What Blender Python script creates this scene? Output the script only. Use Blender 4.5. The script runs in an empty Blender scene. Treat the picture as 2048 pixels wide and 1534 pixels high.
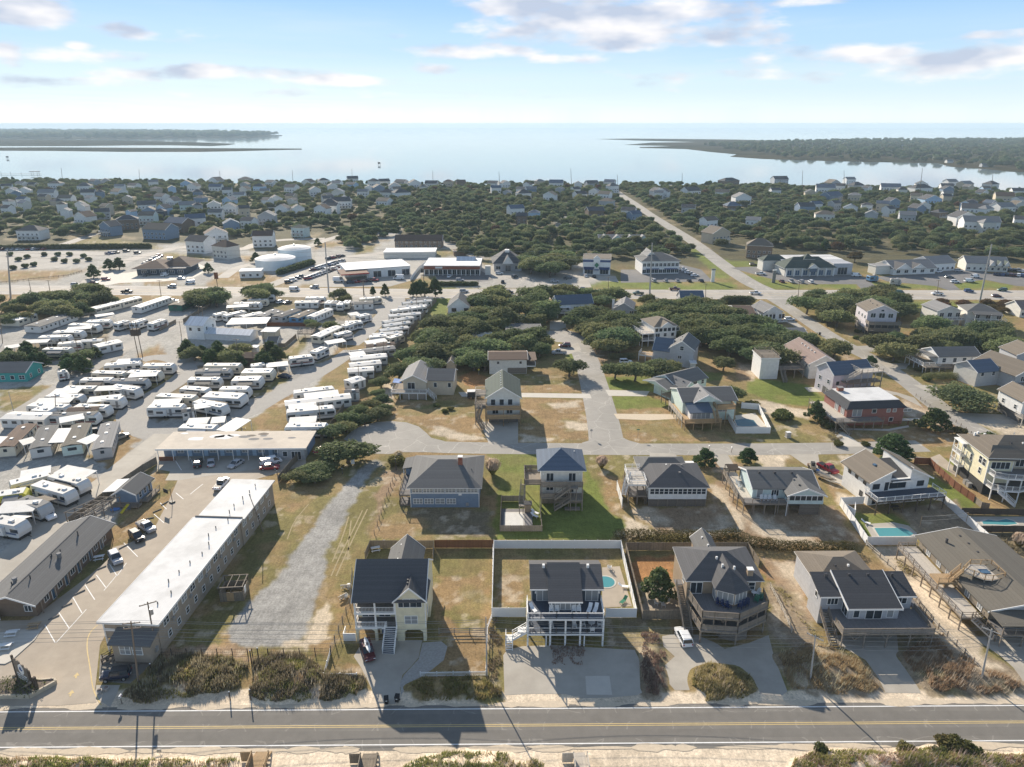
import bpy, math, random
import numpy as np
from mathutils import Vector, Matrix
R=math.radians
rnd=random.Random(11)
rng=np.random.default_rng(5)
sc=bpy.context.scene; col=sc.collection
# ---------------------------------------------------------------- camera, sky, sun, exposure
FPX=1420.0; PITCH=R(20.1); CH=80.0
cd=bpy.data.cameras.new('camera'); cam=bpy.data.objects.new('camera',cd); col.objects.link(cam)
cam.location=(0,0,CH); cam.rotation_euler=(R(90)-PITCH,0,0)
cd.sensor_width=36; cd.lens=FPX/2048*36; cd.clip_start=1; cd.clip_end=200000
sc.camera=cam
SUN_EL=24.5; SUN_AZ=-23.0      # the sun stands ahead of the camera, left of the view axis
sd=bpy.data.lights.new('sun','SUN'); so=bpy.data.objects.new('sun',sd); col.objects.link(so)
sd.energy=4.6; sd.angle=R(.5); sd.color=(1,.895,.755)
sv=Vector((math.sin(R(SUN_AZ))*math.cos(R(SUN_EL)),math.cos(R(SUN_AZ))*math.cos(R(SUN_EL)),math.sin(R(SUN_EL))))
so.rotation_euler=sv.to_track_quat('Z','Y').to_euler(); so.location=sv*300
sc.view_settings.view_transform='Standard'; sc.view_settings.look='None'
sc.view_settings.exposure=.85; sc.view_settings.gamma=1; sc.view_settings.use_curve_mapping=False
sc.render.engine='CYCLES'; sc.cycles.use_denoising=True
sc.cycles.max_bounces=6; sc.cycles.diffuse_bounces=3; sc.cycles.transparent_max_bounces=6; sc.cycles.volume_bounces=1
W=bpy.data.worlds.new('World'); sc.world=W; W.use_nodes=True
def build_world():
 nt=W.node_tree; N=nt.nodes; L=nt.links; N.clear()
 def n(t,**k):
  x=N.new(t)
  for a,b in k.items(): setattr(x,a,b)
  return x
 out=n('ShaderNodeOutputWorld'); bg=n('ShaderNodeBackground'); bg.inputs[1].default_value=.11
 sky=n('ShaderNodeTexSky',sky_type='NISHITA',sun_disc=False)
 sky.sun_elevation=R(SUN_EL); sky.sun_rotation=R(SUN_AZ); sky.altitude=80; sky.air_density=1.0; sky.dust_density=.25; sky.ozone_density=2.2
 tc=n('ShaderNodeTexCoord'); sep=n('ShaderNodeSeparateXYZ'); L.new(tc.outputs['Generated'],sep.inputs[0])
 def math_(op,a,b=None,cl=False):
  m=n('ShaderNodeMath',operation=op,use_clamp=cl)
  for i,q in enumerate((a,b)):
   if q is None: continue
   if isinstance(q,(int,float)): m.inputs[i].default_value=q
   else: L.new(q,m.inputs[i])
  return m.outputs[0]
 X,Y,Z=sep.outputs
 zc=math_('MAXIMUM',Z,.02)
 U=math_('DIVIDE',X,zc); V=math_('DIVIDE',Y,zc)
 cmb=n('ShaderNodeCombineXYZ'); L.new(U,cmb.inputs[0]); L.new(V,cmb.inputs[1])
 def noise(vec,scale,detail,rough,loc=(0,0,0),scl=(1,1,1)):
  mp=n('ShaderNodeMapping'); mp.inputs['Location'].default_value=loc; mp.inputs['Scale'].default_value=scl
  L.new(vec,mp.inputs[0]); t=n('ShaderNodeTexNoise'); t.inputs['Scale'].default_value=scale
  t.inputs['Detail'].default_value=detail; t.inputs['Roughness'].default_value=rough
  L.new(mp.outputs[0],t.inputs['Vector']); return t.outputs[0]
 # cloud field on a flat cloud deck
 big=noise(cmb.outputs[0],.33,7,.56,(3.1,1.3,0),(1,.85,1))
 # the named cloud banks: soft ellipses in azimuth / elevation
 az=math_('ARCTAN2',X,Y); el=math_('ARCSINE',Z)
 ae=n('ShaderNodeCombineXYZ'); L.new(az,ae.inputs[0]); L.new(el,ae.inputs[1])
 banks=[(1200,40,330,62,1.0),(1040,8,150,45,.9),(1360,72,230,34,1.0),(960,102,170,20,.9),(1130,117,110,16,.75),(50,25,100,42,1.0),(240,62,75,22,.8),(170,112,150,20,.8),(420,145,280,22,.8),(660,158,220,16,.65),(120,165,160,16,.55),
   (1700,112,280,28,.75),(1920,118,280,44,.75),(1500,150,500,20,.45),(700,190,600,14,.35),(880,140,90,14,.5),(10,105,40,30,.8),(1640,2,110,12,.7),(1980,70,170,14,.55),(160,92,40,14,.8),(1840,88,110,9,.5)]
 acc=None
 for (px,py,rx,ry,s) in banks:
  a=(px-1024)/FPX; b=(767-py)/FPX
  d=Vector((a,math.cos(PITCH)+b*math.sin(PITCH),-math.sin(PITCH)+b*math.cos(PITCH))).normalized()
  a0=math.atan2(d.x,d.y); e0=math.asin(d.z)
  mp=n('ShaderNodeMapping'); mp.vector_type='POINT'
  sx=FPX*1.1/rx; sy=FPX*1.1/ry
  mp.inputs['Scale'].default_value=(sx,sy,1); mp.inputs['Location'].default_value=(-a0*sx,-e0*sy,0)
  L.new(ae.outputs[0],mp.inputs[0]); ln=n('ShaderNodeVectorMath',operation='LENGTH'); L.new(mp.outputs[0],ln.inputs[0])
  mr=n('ShaderNodeMapRange',interpolation_type='SMOOTHSTEP'); L.new(ln.outputs['Value'],mr.inputs[0])
  mr.inputs[1].default_value=1.25; mr.inputs[2].default_value=0.15; mr.inputs[3].default_value=0; mr.inputs[4].default_value=s
  acc=mr.outputs[0] if acc is None else math_('MAXIMUM',acc,mr.outputs[0])
 fine=noise(ae.outputs[0],11,7,.54,(0,0,0),(1,3.2,1))
 tot=math_('ADD',math_('MULTIPLY',acc,.62),math_('MULTIPLY',math_('SUBTRACT',fine,.5),1.5))
 mask=n('ShaderNodeMapRange',interpolation_type='SMOOTHSTEP'); L.new(tot,mask.inputs[0]); mask.inputs[1].default_value=.15; mask.inputs[2].default_value=.52
 veil=n('ShaderNodeMapRange',interpolation_type='SMOOTHSTEP'); L.new(big,veil.inputs[0]); veil.inputs[1].default_value=.42; veil.inputs[2].default_value=.72; veil.inputs[4].default_value=.3
 def mix(f,a,b):
  m=n('ShaderNodeMix',data_type='RGBA');
  if isinstance(f,(int,float)): m.inputs[0].default_value=f
  else: L.new(f,m.inputs[0])
  for i,q in ((6,a),(7,b)):
   if isinstance(q,tuple): m.inputs[i].default_value=(*q,1)
   else: L.new(q,m.inputs[i])
  return m.outputs[2]
 k=.80/.11
 rp=n('ShaderNodeValToRGB'); rp.color_ramp.interpolation='EASE'
 st=[(0,(.66,.74,.75)),(.03,(.50,.635,.72)),(.06,(.37,.54,.72)),(.095,(.26,.45,.72)),(.2,(.22,.32,.48)),(.4,(.155,.22,.34)),(1,(.095,.135,.22))]
 while len(rp.color_ramp.elements)<len(st): rp.color_ramp.elements.new(.5)
 for e_,(p_,c_) in zip(rp.color_ramp.elements,st): e_.position=p_; e_.color=(*c_,1)
 L.new(math_('DIVIDE',el,1.5708),rp.inputs[0])
 gr=n('ShaderNodeVectorMath',operation='SCALE'); L.new(rp.outputs[0],gr.inputs[0]); gr.inputs['Scale'].default_value=k
 dim=n('ShaderNodeVectorMath',operation='SCALE'); L.new(sky.outputs[0],dim.inputs[0]); dim.inputs['Scale'].default_value=.6
 c=mix(.9,dim.outputs[0],gr.outputs[0])
 low=n('ShaderNodeMapRange',interpolation_type='SMOOTHSTEP'); L.new(el,low.inputs[0]); low.inputs[1].default_value=.75; low.inputs[2].default_value=.25
 c=mix(math_('MULTIPLY',veil.outputs[0],low.outputs[0]),c,(.55*k,.63*k,.69*k))
 shade=noise(ae.outputs[0],13,3,.45,(5,2,0),(1,2.6,1))
 sh=n('ShaderNodeMapRange'); L.new(shade,sh.inputs[0]); sh.inputs[1].default_value=.36; sh.inputs[2].default_value=.60
 cc=mix(sh.outputs[0],(.40*k,.45*k,.55*k),(.74*k,.72*k,.72*k))
 c=mix(math_('MULTIPLY',mask.outputs[0],.92),c,cc)
 L.new(c,bg.inputs[0]); L.new(bg.outputs[0],out.inputs[0])
build_world()
# ---------------------------------------------------------------- photograph pixel -> place on the ground
TL={'A':(0,768,3.994),'B':(512,768,3.994),'C':(1024,768,3.994),'D':(1536,768,3.994),'E':(0,1150,3.994),'F':(512,1150,3.994),'G':(1024,1150,3.994),'H':(1536,1150,3.994),
 'a':(0,560,5.851),'b':(350,560,5.851),'c':(700,560,5.851),'d':(1050,560,5.851),'e':(1400,560,5.851),'f':(1700,560,5.885),
 'p':(0,320,2.926),'q':(650,320,2.926),'r':(1300,320,2.738),'w':(0,230,2.0),'x':(1024,230,2.0),'z':(0,550,2.926),'y':(650,550,2.926),'v':(1300,550,2.738),'o':(0,0,1.0)}
def px(t,X,Y):
 o=TL[t]; return (o[0]+X/o[2],o[1]+Y/o[2])
def ray(x,y):
 a=(x-1024)/FPX; b=(767-y)/FPX
 return (a,math.cos(PITCH)+b*math.sin(PITCH),-math.sin(PITCH)+b*math.cos(PITCH))
def G(x,y,z=0.0):
 r=ray(x,y); t=(z-CH)/r[2]; return Vector((r[0]*t,r[1]*t,z))
def P(t,X,Y,z=0.0): return G(*px(t,X,Y),z)
def PL(t,*xy): return [P(t,xy[i],xy[i+1]) for i in range(0,len(xy),2)]
def heightat(base,x,y):
 r=ray(x,y); return CH+r[2]*base[1]/r[1]
# ---------------------------------------------------------------- materials
MAT={}
def nodes(m): m.use_nodes=True; nt=m.node_tree; return nt,nt.nodes,nt.links
def mat(name,c,rough=.8,var=.12,scale=3.0,bump=0.0,spec=.3,metal=0.0,stripe=None,rand=0.0,stretch=(1,1,1),c2=None,c2at=.55,grime=0.0):
 """noise-mottled paint / wood / roofing; stripe=(axis,period,depth) adds boards"""
 if name in MAT: return MAT[name]
 m=bpy.data.materials.new(name); nt,N,L=nodes(m); b=N['Principled BSDF']
 b.inputs['Roughness'].default_value=rough; b.inputs['Metallic'].default_value=metal; b.inputs['Specular IOR Level'].default_value=spec
 tc=N.new('ShaderNodeTexCoord'); mp=N.new('ShaderNodeMapping'); mp.inputs['Scale'].default_value=stretch; L.new(tc.outputs['Object'],mp.inputs[0])
 oi=N.new('ShaderNodeObjectInfo')
 ad=N.new('ShaderNodeVectorMath'); ad.operation='ADD'; L.new(mp.outputs[0],ad.inputs[0]);
 sc_=N.new('ShaderNodeVectorMath'); sc_.operation='SCALE'; L.new(oi.outputs['Location'],sc_.inputs[0]); sc_.inputs['Scale'].default_value=.37; L.new(sc_.outputs[0],ad.inputs[1])
 no=N.new('ShaderNodeTexNoise'); no.inputs['Scale'].default_value=scale; no.inputs['Detail'].default_value=6; no.inputs['Roughness'].default_value=.65; L.new(ad.outputs[0],no.inputs['Vector'])
 mr=N.new('ShaderNodeMapRange'); mr.inputs[1].default_value=.25; mr.inputs[2].default_value=.75; mr.inputs[3].default_value=1-var; mr.inputs[4].default_value=1+var; L.new(no.outputs[0],mr.inputs[0])
 val=mr.outputs[0]
 if rand:
  r2=N.new('ShaderNodeMapRange'); r2.inputs[3].default_value=1-rand; r2.inputs[4].default_value=1+rand; L.new(oi.outputs['Random'],r2.inputs[0])
  mm=N.new('ShaderNodeMath'); mm.operation='MULTIPLY'; L.new(val,mm.inputs[0]); L.new(r2.outputs[0],mm.inputs[1]); val=mm.outputs[0]
 hgt=no.outputs[0]
 if stripe:
  ax,per,dep=stripe
  sp=N.new('ShaderNodeSeparateXYZ'); L.new(tc.outputs['Object'],sp.inputs[0])
  d=N.new('ShaderNodeMath'); d.operation='DIVIDE'; L.new(sp.outputs[ax],d.inputs[0]); d.inputs[1].default_value=per
  fr=N.new('ShaderNodeMath'); fr.operation='FRACT'; L.new(d.outputs[0],fr.inputs[0])
  lt=N.new('ShaderNodeMapRange'); L.new(fr.outputs[0],lt.inputs[0]); lt.inputs[1].default_value=0; lt.inputs[2].default_value=.22; lt.inputs[3].default_value=1-dep; lt.inputs[4].default_value=1
  mm=N.new('ShaderNodeMath'); mm.operation='MULTIPLY'; L.new(val,mm.inputs[0]); L.new(lt.outputs[0],mm.inputs[1]); val=mm.outputs[0]
  fl=N.new('ShaderNodeMath'); fl.operation='FLOOR'; L.new(d.outputs[0],fl.inputs[0])
  wn=N.new('ShaderNodeTexWhiteNoise'); wn.noise_dimensions='1D'; L.new(fl.outputs[0],wn.inputs['W'])
  m3=N.new('ShaderNodeMapRange'); L.new(wn.outputs[0],m3.inputs[0]); m3.inputs[3].default_value=1-dep*.4; m3.inputs[4].default_value=1+dep*.3
  mm=N.new('ShaderNodeMath'); mm.operation='MULTIPLY'; L.new(val,mm.inputs[0]); L.new(m3.outputs[0],mm.inputs[1]); val=mm.outputs[0]
 base=None
 if c2 is not None:
  n2=N.new('ShaderNodeTexNoise'); n2.inputs['Scale'].default_value=scale*.22; n2.inputs['Detail'].default_value=5; L.new(ad.outputs[0],n2.inputs['Vector'])
  f2=N.new('ShaderNodeMapRange'); L.new(n2.outputs[0],f2.inputs[0]); f2.inputs[1].default_value=c2at-.08; f2.inputs[2].default_value=c2at+.08
  mx=N.new('ShaderNodeMix'); mx.data_type='RGBA'; L.new(f2.outputs[0],mx.inputs[0]); mx.inputs[6].default_value=(*c,1); mx.inputs[7].default_value=(*c2,1); base=mx.outputs[2]
 vm=N.new('ShaderNodeVectorMath'); vm.operation='SCALE'
 if base is None: vm.inputs[0].default_value=c
 else: L.new(base,vm.inputs[0])
 L.new(val,vm.inputs['Scale']); L.new(vm.outputs[0],b.inputs['Base Color'])
 if bump:
  bp=N.new('ShaderNodeBump'); bp.inputs['Strength'].default_value=bump; bp.inputs['Distance'].default_value=.1; L.new(hgt,bp.inputs['Height']); L.new(bp.outputs[0],b.inputs['Normal'])
 MAT[name]=m; return m
def glassm(name,c,rough=.08):
 m=bpy.data.materials.new(name); nt,N,L=nodes(m); b=N['Principled BSDF']
 b.inputs['Base Color'].default_value=(*c,1); b.inputs['Roughness'].default_value=rough; b.inputs['Specular IOR Level'].default_value=.7
 no=N.new('ShaderNodeTexNoise'); no.inputs['Scale'].default_value=.8; tc=N.new('ShaderNodeTexCoord'); L.new(tc.outputs['Object'],no.inputs['Vector'])
 bp=N.new('ShaderNodeBump'); bp.inputs['Strength'].default_value=.06; L.new(no.outputs[0],bp.inputs['Height']); L.new(bp.outputs[0],b.inputs['Normal'])
 MAT[name]=m; return m
def foliage(name,c,c2,trans=.25,rand=.25):
 m=bpy.data.materials.new(name); nt,N,L=nodes(m); N.remove(N['Principled BSDF']); out=[x for x in N if x.type=='OUTPUT_MATERIAL'][0]
 oi=N.new('ShaderNodeObjectInfo'); tc=N.new('ShaderNodeTexCoord'); no=N.new('ShaderNodeTexNoise'); no.inputs['Scale'].default_value=.9; no.inputs['Detail'].default_value=4
 L.new(tc.outputs['Object'],no.inputs['Vector'])
 f=N.new('ShaderNodeMapRange'); L.new(no.outputs[0],f.inputs[0]); f.inputs[1].default_value=.35; f.inputs[2].default_value=.65
 mx=N.new('ShaderNodeMix'); mx.data_type='RGBA'; L.new(f.outputs[0],mx.inputs[0]); mx.inputs[6].default_value=(*c,1); mx.inputs[7].default_value=(*c2,1)
 hs=N.new('ShaderNodeHueSaturation'); L.new(mx.outputs[2],hs.inputs['Color'])
 for nm,lo,hi in (('Hue',.5-.05,.5+.025),('Value',1-rand,1+rand)):
  w=N.new('ShaderNodeTexWhiteNoise'); w.noise_dimensions='1D'; a=N.new('ShaderNodeMath'); a.operation='ADD'; a.inputs[1].default_value=7.3 if nm=='Hue' else 1.7
  L.new(oi.outputs['Random'],a.inputs[0]); L.new(a.outputs[0],w.inputs['W'])
  q=N.new('ShaderNodeMapRange'); L.new(w.outputs[0],q.inputs[0]); q.inputs[3].default_value=lo; q.inputs[4].default_value=hi; L.new(q.outputs[0],hs.inputs[nm])
 d=N.new('ShaderNodeBsdfPrincipled'); d.inputs['Roughness'].default_value=.7; d.inputs['Specular IOR Level'].default_value=.1; L.new(hs.outputs[0],d.inputs['Base Color'])
 t=N.new('ShaderNodeBsdfTranslucent'); L.new(hs.outputs[0],t.inputs[0])
 ms=N.new('ShaderNodeMixShader'); ms.inputs[0].default_value=trans; L.new(d.outputs[0],ms.inputs[1]); L.new(t.outputs[0],ms.inputs[2]); L.new(ms.outputs[0],out.inputs[0])
 MAT[name]=m; return m
# ---------------------------------------------------------------- mesh builder
class MB:
 def __init__(s): s.v=[]; s.f=[]; s.m=[]
 def poly(s,vs,fs,mi=0):
  o=len(s.v); s.v+= [tuple(q) for q in vs]; s.f+=[tuple(i+o for i in f) for f in fs]; s.m+=[mi]*len(fs); return s
 def box(s,x0,x1,y0,y1,z0,z1,mi=0):
  return s.poly([(x0,y0,z0),(x1,y0,z0),(x1,y1,z0),(x0,y1,z0),(x0,y0,z1),(x1,y0,z1),(x1,y1,z1),(x0,y1,z1)],
   [(3,2,1,0),(4,5,6,7),(0,1,5,4),(1,2,6,5),(2,3,7,6),(3,0,4,7)],mi)
 def bar(s,p,q,w,h,mi=0):
  p=Vector(p); q=Vector(q); d=(q-p).normalized(); x=d.cross(Vector((0,0,1)))
  x=Vector((1,0,0)) if x.length<1e-3 else x.normalized()
  y=x.cross(d).normalized(); x=x*w/2; y=y*h/2
  return s.poly([p-x-y,p+x-y,p+x+y,p-x+y,q-x-y,q+x-y,q+x+y,q-x+y],[(3,2,1,0),(4,5,6,7),(0,1,5,4),(1,2,6,5),(2,3,7,6),(3,0,4,7)],mi)
 def tube(s,p,q,r0,r1=None,n=6,mi=0,caps=True):
  r1=r0 if r1 is None else r1
  p=Vector(p); q=Vector(q); d=(q-p).normalized(); x=d.cross(Vector((0,0,1)))
  x=Vector((1,0,0)) if x.length<1e-3 else x.normalized()
  y=x.cross(d)
  vs=[];
  for c,r in ((p,r0),(q,r1)):
   for i in range(n):
    a=2*math.pi*i/n; vs.append(c+x*math.cos(a)*r+y*math.sin(a)*r)
  fs=[(i,(i+1)%n,n+(i+1)%n,n+i) for i in range(n)]
  if caps: fs+=[tuple(range(n-1,-1,-1)),tuple(range(n,2*n))]
  return s.poly(vs,fs,mi)
 def prism(s,pts,z0,z1,mi=0):
  n=len(pts); return s.poly([(q[0],q[1],z0) for q in pts]+[(q[0],q[1],z1) for q in pts],[tuple(range(n-1,-1,-1)),tuple(range(n,2*n))]+[(i,(i+1)%n,n+(i+1)%n,n+i) for i in range(n)],mi)
 def ext(s,prof,ax,c0,c1,mi=0):
  """profile of (a,z) pushed along axis ax: 'u' -> a is y ; 'v' -> a is x"""
  n=len(prof); f=(lambda a,z,c:(c,a,z)) if ax=='u' else (lambda a,z,c:(a,c,z))
  return s.poly([f(a,z,c0) for a,z in prof]+[f(a,z,c1) for a,z in prof],[tuple(range(n-1,-1,-1)),tuple(range(n,2*n))]+[(i,(i+1)%n,n+(i+1)%n,n+i) for i in range(n)],mi)
 def ball(s,c,r,nu=8,nv=5,mi=0,sq=(1,1,1)):
  vs=[(c[0],c[1],c[2]-r*sq[2])];
  for j in range(1,nv):
   t=-math.pi/2+math.pi*j/nv
   for i in range(nu):
    a=2*math.pi*i/nu; vs.append((c[0]+r*sq[0]*math.cos(t)*math.cos(a),c[1]+r*sq[1]*math.cos(t)*math.sin(a),c[2]+r*sq[2]*math.sin(t)))
  vs.append((c[0],c[1],c[2]+r*sq[2])); fs=[]
  for i in range(nu):
   fs.append((0,1+(i+1)%nu,1+i)); k=1+(nv-2)*nu; fs.append((len(vs)-1,k+i,k+(i+1)%nu))
   for j in range(nv-2): fs.append((1+j*nu+i,1+j*nu+(i+1)%nu,1+(j+1)*nu+(i+1)%nu,1+(j+1)*nu+i))
  return s.poly(vs,fs,mi)
 def mesh(s,name,mats):
  me=bpy.data.meshes.new(name); me.from_pydata(s.v,[],s.f)
  mats=mats if isinstance(mats,(list,tuple)) else [mats]
  for q in mats: me.materials.append(MAT[q] if isinstance(q,str) else q)
  if len(mats)>1: me.polygons.foreach_set('material_index',s.m)
  me.update(); return me
 def obj(s,name,mats,parent=None,**k): return put(name,s.mesh(name,mats),parent,**k)
def put(name,me,parent=None,loc=None,rz=0.0,kind=None,scale=None):
 o=bpy.data.objects.new(name,me); col.objects.link(o)
 if parent is not None: o.parent=parent
 if loc is not None: o.location=loc
 if rz: o.rotation_euler=(0,0,rz)
 if scale is not None: o.scale=scale
 if kind: o['kind']=kind
 return o
def tag(o,label,cat,group=None):
 o['label']=label; o['category']=cat
 if group: o['group']=group
 return o
def thing(name,label,cat,loc,rz=0.0,group=None):
 o=bpy.data.objects.new(name,None); col.objects.link(o); o.empty_display_size=.3
 o.location=loc; o.rotation_euler=(0,0,rz); return tag(o,label,cat,group)
def dup(root,loc,rz=None,label=None,group=None,scale=None):
 r=root.copy(); col.objects.link(r); r.location=loc
 if rz is not None: r.rotation_euler=(0,0,rz)
 if scale is not None: r.scale=scale
 if label: r['label']=label
 if group: r['group']=group
 for ch in root.children:
  c=ch.copy(); col.objects.link(c); c.parent=r
  for g in ch.children:
   d=g.copy(); col.objects.link(d); d.parent=c
 return r
def fastmesh(name,verts,nside,mats,attr=None):
 """numpy mesh: verts (n*nside,3), consecutive groups of nside make a face"""
 me=bpy.data.meshes.new(name); n=len(verts); me.vertices.add(n); me.vertices.foreach_set('co',np.ascontiguousarray(verts,dtype=np.float32).ravel())
 nf=n//nside; me.loops.add(n); me.loops.foreach_set('vertex_index',np.arange(n,dtype=np.int32))
 me.polygons.add(nf); me.polygons.foreach_set('loop_start',np.arange(0,n,nside,dtype=np.int32))
 me.materials.append(MAT[mats])
 me.update(calc_edges=True); return me
# ---------------------------------------------------------------- palette
S=('u',)
for nm,c in dict(white=(.78,.77,.74),cream=(.72,.66,.46),greyside=(.42,.43,.44),blueside=(.20,.27,.36),slate=(.055,.075,.10),tanside=(.52,.45,.34),shingle=(.34,.26,.18),pale=(.66,.64,.58),beige=(.58,.50,.38),aqua=(.55,.65,.63),
 mint=(.60,.70,.63),teal=(.06,.36,.33),brownside=(.20,.145,.105),redside=(.29,.125,.10),yellowside=(.72,.66,.47),lightgrey=(.46,.465,.48),skyside=(.40,.55,.70),darkgreen=(.04,.12,.09),taupe=(.36,.30,.235),lilac=(.60,.56,.58),navyside=(.07,.12,.26)).items():
 mat(nm,c,.75,.12,1.2,stripe=(2,.20,.10),rand=.05)
mat('trim',(.80,.79,.76),.6,.05,2)
mat('darktrim',(.06,.06,.065),.6,.1,2)
for nm,c in dict(r_black=(.06,.062,.068),r_char=(.095,.094,.097),r_grey=(.15,.148,.143),r_light=(.24,.235,.23),r_tan=(.19,.16,.125),r_brown=(.14,.095,.07),r_green=(.075,.095,.08),r_blue=(.11,.14,.185),r_pink=(.25,.185,.16),r_olive=(.15,.135,.11)).items():
 mat(nm,c,.9,.22,7,bump=.25,stripe=(2,.16,.22),rand=.08)
mat('r_white',(.64,.635,.62),.75,.08,.8,c2=(.52,.515,.50),c2at=.57)
mat('r_membrane',(.70,.69,.66),.8,.07,.6,c2=(.84,.83,.81),c2at=.5)
mat('r_tanflat',(.56,.49,.40),.85,.10,.5,c2=(.47,.41,.34),c2at=.6)
mat('r_metal',(.62,.66,.70),.35,.06,1,stripe=(0,.45,.35),spec=.6)
mat('r_rust',(.20,.12,.085),.9,.2,2)
mat('wood',(.27,.23,.185),.9,.2,4,stripe=(0,.14,.25),rand=.1)
mat('woodv',(.27,.225,.175),.9,.2,4,stripe=(1,.14,.25),rand=.1)
mat('woodfence',(.25,.21,.16),.9,.22,3,stripe=(0,.14,.35),rand=.12)
mat('newwood',(.42,.29,.16),.8,.15,4,stripe=(0,.14,.25),rand=.1)
mat('redwood',(.20,.085,.045),.85,.2,4,stripe=(0,.14,.3),rand=.1)
mat('darkwood',(.09,.07,.055),.9,.2,4,rand=.1)
mat('postwood',(.23,.19,.15),.9,.2,4,rand=.12)
mat('polewood',(.22,.17,.125),.9,.2,3)
mat('greypole',(.40,.39,.37),.8,.1,3)
mat('deckdark',(.07,.085,.115),.7,.12,4,stripe=(0,.14,.25))
mat('decklight',(.52,.47,.40),.8,.15,3,stripe=(0,.14,.2))
mat('deckgrey',(.20,.19,.185),.85,.15,3,stripe=(0,.14,.25))
mat('vinyl',(.80,.80,.79),.45,.04,1)
mat('brick',(.32,.12,.075),.85,.2,5,stripe=(2,.09,.3))
mat('metal',(.45,.46,.47),.4,.1,3,metal=.6)
mat('black',(.018,.018,.02),.6,.15,3)
mat('rubber',(.02,.02,.02),.9,.1,3)
mat('concrete_block',(.42,.40,.37),.9,.12,2)
mat('white_plastic',(.82,.82,.81),.4,.03,2)
mat('green_plastic',(.05,.20,.12),.4,.05,2)
mat('navy_cloth',(.03,.05,.13),.8,.1,4)
mat('blue_tarp',(.10,.22,.50),.5,.15,2)
mat('yellow',(.62,.52,.04),.5,.08,2)
mat('redpaint',(.40,.03,.035),.4,.1,2)
mat('lattice',(.20,.17,.14),.9,.2,4,stripe=(2,.12,.6))
mat('screen',(.045,.045,.045),.7,.2,3)
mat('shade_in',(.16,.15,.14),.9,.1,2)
mat('pool_tile',(.50,.62,.62),.4,.05,1)
mat('sand_mat',(.60,.50,.37),.95,.1,1.5,bump=.2)
glassm('glass',(.035,.045,.055)); glassm('glass_curtain',(.30,.31,.31),.15); glassm('glass_blue',(.07,.13,.20))
def carpaint(n,c):
 mat('car_'+n,c,.28,.02,1,spec=.6)
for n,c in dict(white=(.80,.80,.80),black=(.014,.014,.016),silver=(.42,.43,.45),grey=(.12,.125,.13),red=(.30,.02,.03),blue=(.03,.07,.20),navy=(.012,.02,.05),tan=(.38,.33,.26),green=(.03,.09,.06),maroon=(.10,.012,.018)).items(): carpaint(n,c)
# pool water and the sound
def water(name,c,rough,bs,bscale):
 m=bpy.data.materials.new(name); nt,N,L=nodes(m); b=N['Principled BSDF']
 b.inputs['Base Color'].default_value=(*c,1); b.inputs['Roughness'].default_value=rough; b.inputs['Specular IOR Level'].default_value=.5; b.inputs['IOR'].default_value=1.33
 tc=N.new('ShaderNodeTexCoord'); no=N.new('ShaderNodeTexNoise'); no.inputs['Scale'].default_value=bscale; no.inputs['Detail'].default_value=4; L.new(tc.outputs['Object'],no.inputs['Vector'])
 bp=N.new('ShaderNodeBump'); bp.inputs['Strength'].default_value=bs; bp.inputs['Distance'].default_value=.2; L.new(no.outputs[0],bp.inputs['Height']); L.new(bp.outputs[0],b.inputs['Normal'])
 MAT[name]=m
water('pool_water',(.09,.30,.32),.08,.12,2.0); water('dark_pool',(.05,.13,.15),.08,.1,2.0)
foliage('oak_leaf',(0.132, 0.172, 0.078),(0.23, 0.259, 0.121),0.42,.25)
foliage('oak_dark',(0.106, 0.147, 0.074),(0.19, 0.224, 0.109),0.4,.25)
foliage('forest_leaf',(0.12, 0.168, 0.084),(0.21, 0.24, 0.118),0.4,.3)
foliage('pine_leaf',(0.066, 0.11, 0.044),(0.11, 0.165, 0.066),.3,.2)
foliage('bush_leaf',(0.1, 0.12, 0.038),(0.19, 0.19, 0.065),.3,.25)
foliage('hedge_leaf',(.075,.09,.032),(.15,.14,.05),.35,.15)
foliage('autumn_leaf',(.13,.095,.05),(.19,.125,.06),.3,.2)
foliage('dune_grass',(.34,.26,.14),(.46,.37,.21),.38,.1)
foliage('dune_brown',(.20,.16,.105),(.35,.285,.195),.35,.1)
foliage('dune_green',(0.2, 0.22, 0.065),(0.36, 0.33, 0.13),.38,.1)
foliage('pampas',(.48,.42,.31),(.60,.52,.38),.4,.1)
mat('bark',(.16,.13,.105),.95,.2,5)
mat('twig',(.20,.16,.14),.95,.2,5,rand=.15)
mat('marsh',(.075,.065,.04),.95,.25,.02,spec=0,c2=(.05,.05,.03),c2at=.5)
mat('asphalt',(.205,.19,.166),.9,.12,.5,bump=.1,c2=(.185,.171,.15),c2at=.5)
mat('asphalt_old',(.36,.335,.295),.9,.09,.35,bump=.1,c2=(.32,.30,.265),c2at=.5)
mat('asphalt_lot',(.17,.165,.16),.9,.10,.3,c2=(.20,.19,.18),c2at=.55)
mat('highway_pave',(.44,.40,.345),.9,.08,.3,c2=(.39,.355,.31),c2at=.5)
mat('concrete',(.43,.395,.335),.85,.09,.5,c2=(.38,.345,.29),c2at=.52)
mat('concrete_warm',(.43,.365,.285),.85,.09,.5,c2=(.375,.315,.245),c2at=.5)
mat('concrete_pale',(.55,.51,.44),.85,.08,.5)
mat('gravel_road',(.38,.36,.325),.95,.22,2.5,bump=.5,c2=(.36,.34,.31),c2at=.55)
mat('paint_white',(.80,.79,.76),.7,.12,1.5)
mat('paint_yellow',(.60,.45,.20),.7,.15,1.5)
mat('worn_grass',(.36,.29,.16),.95,.25,1.2)
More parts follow.
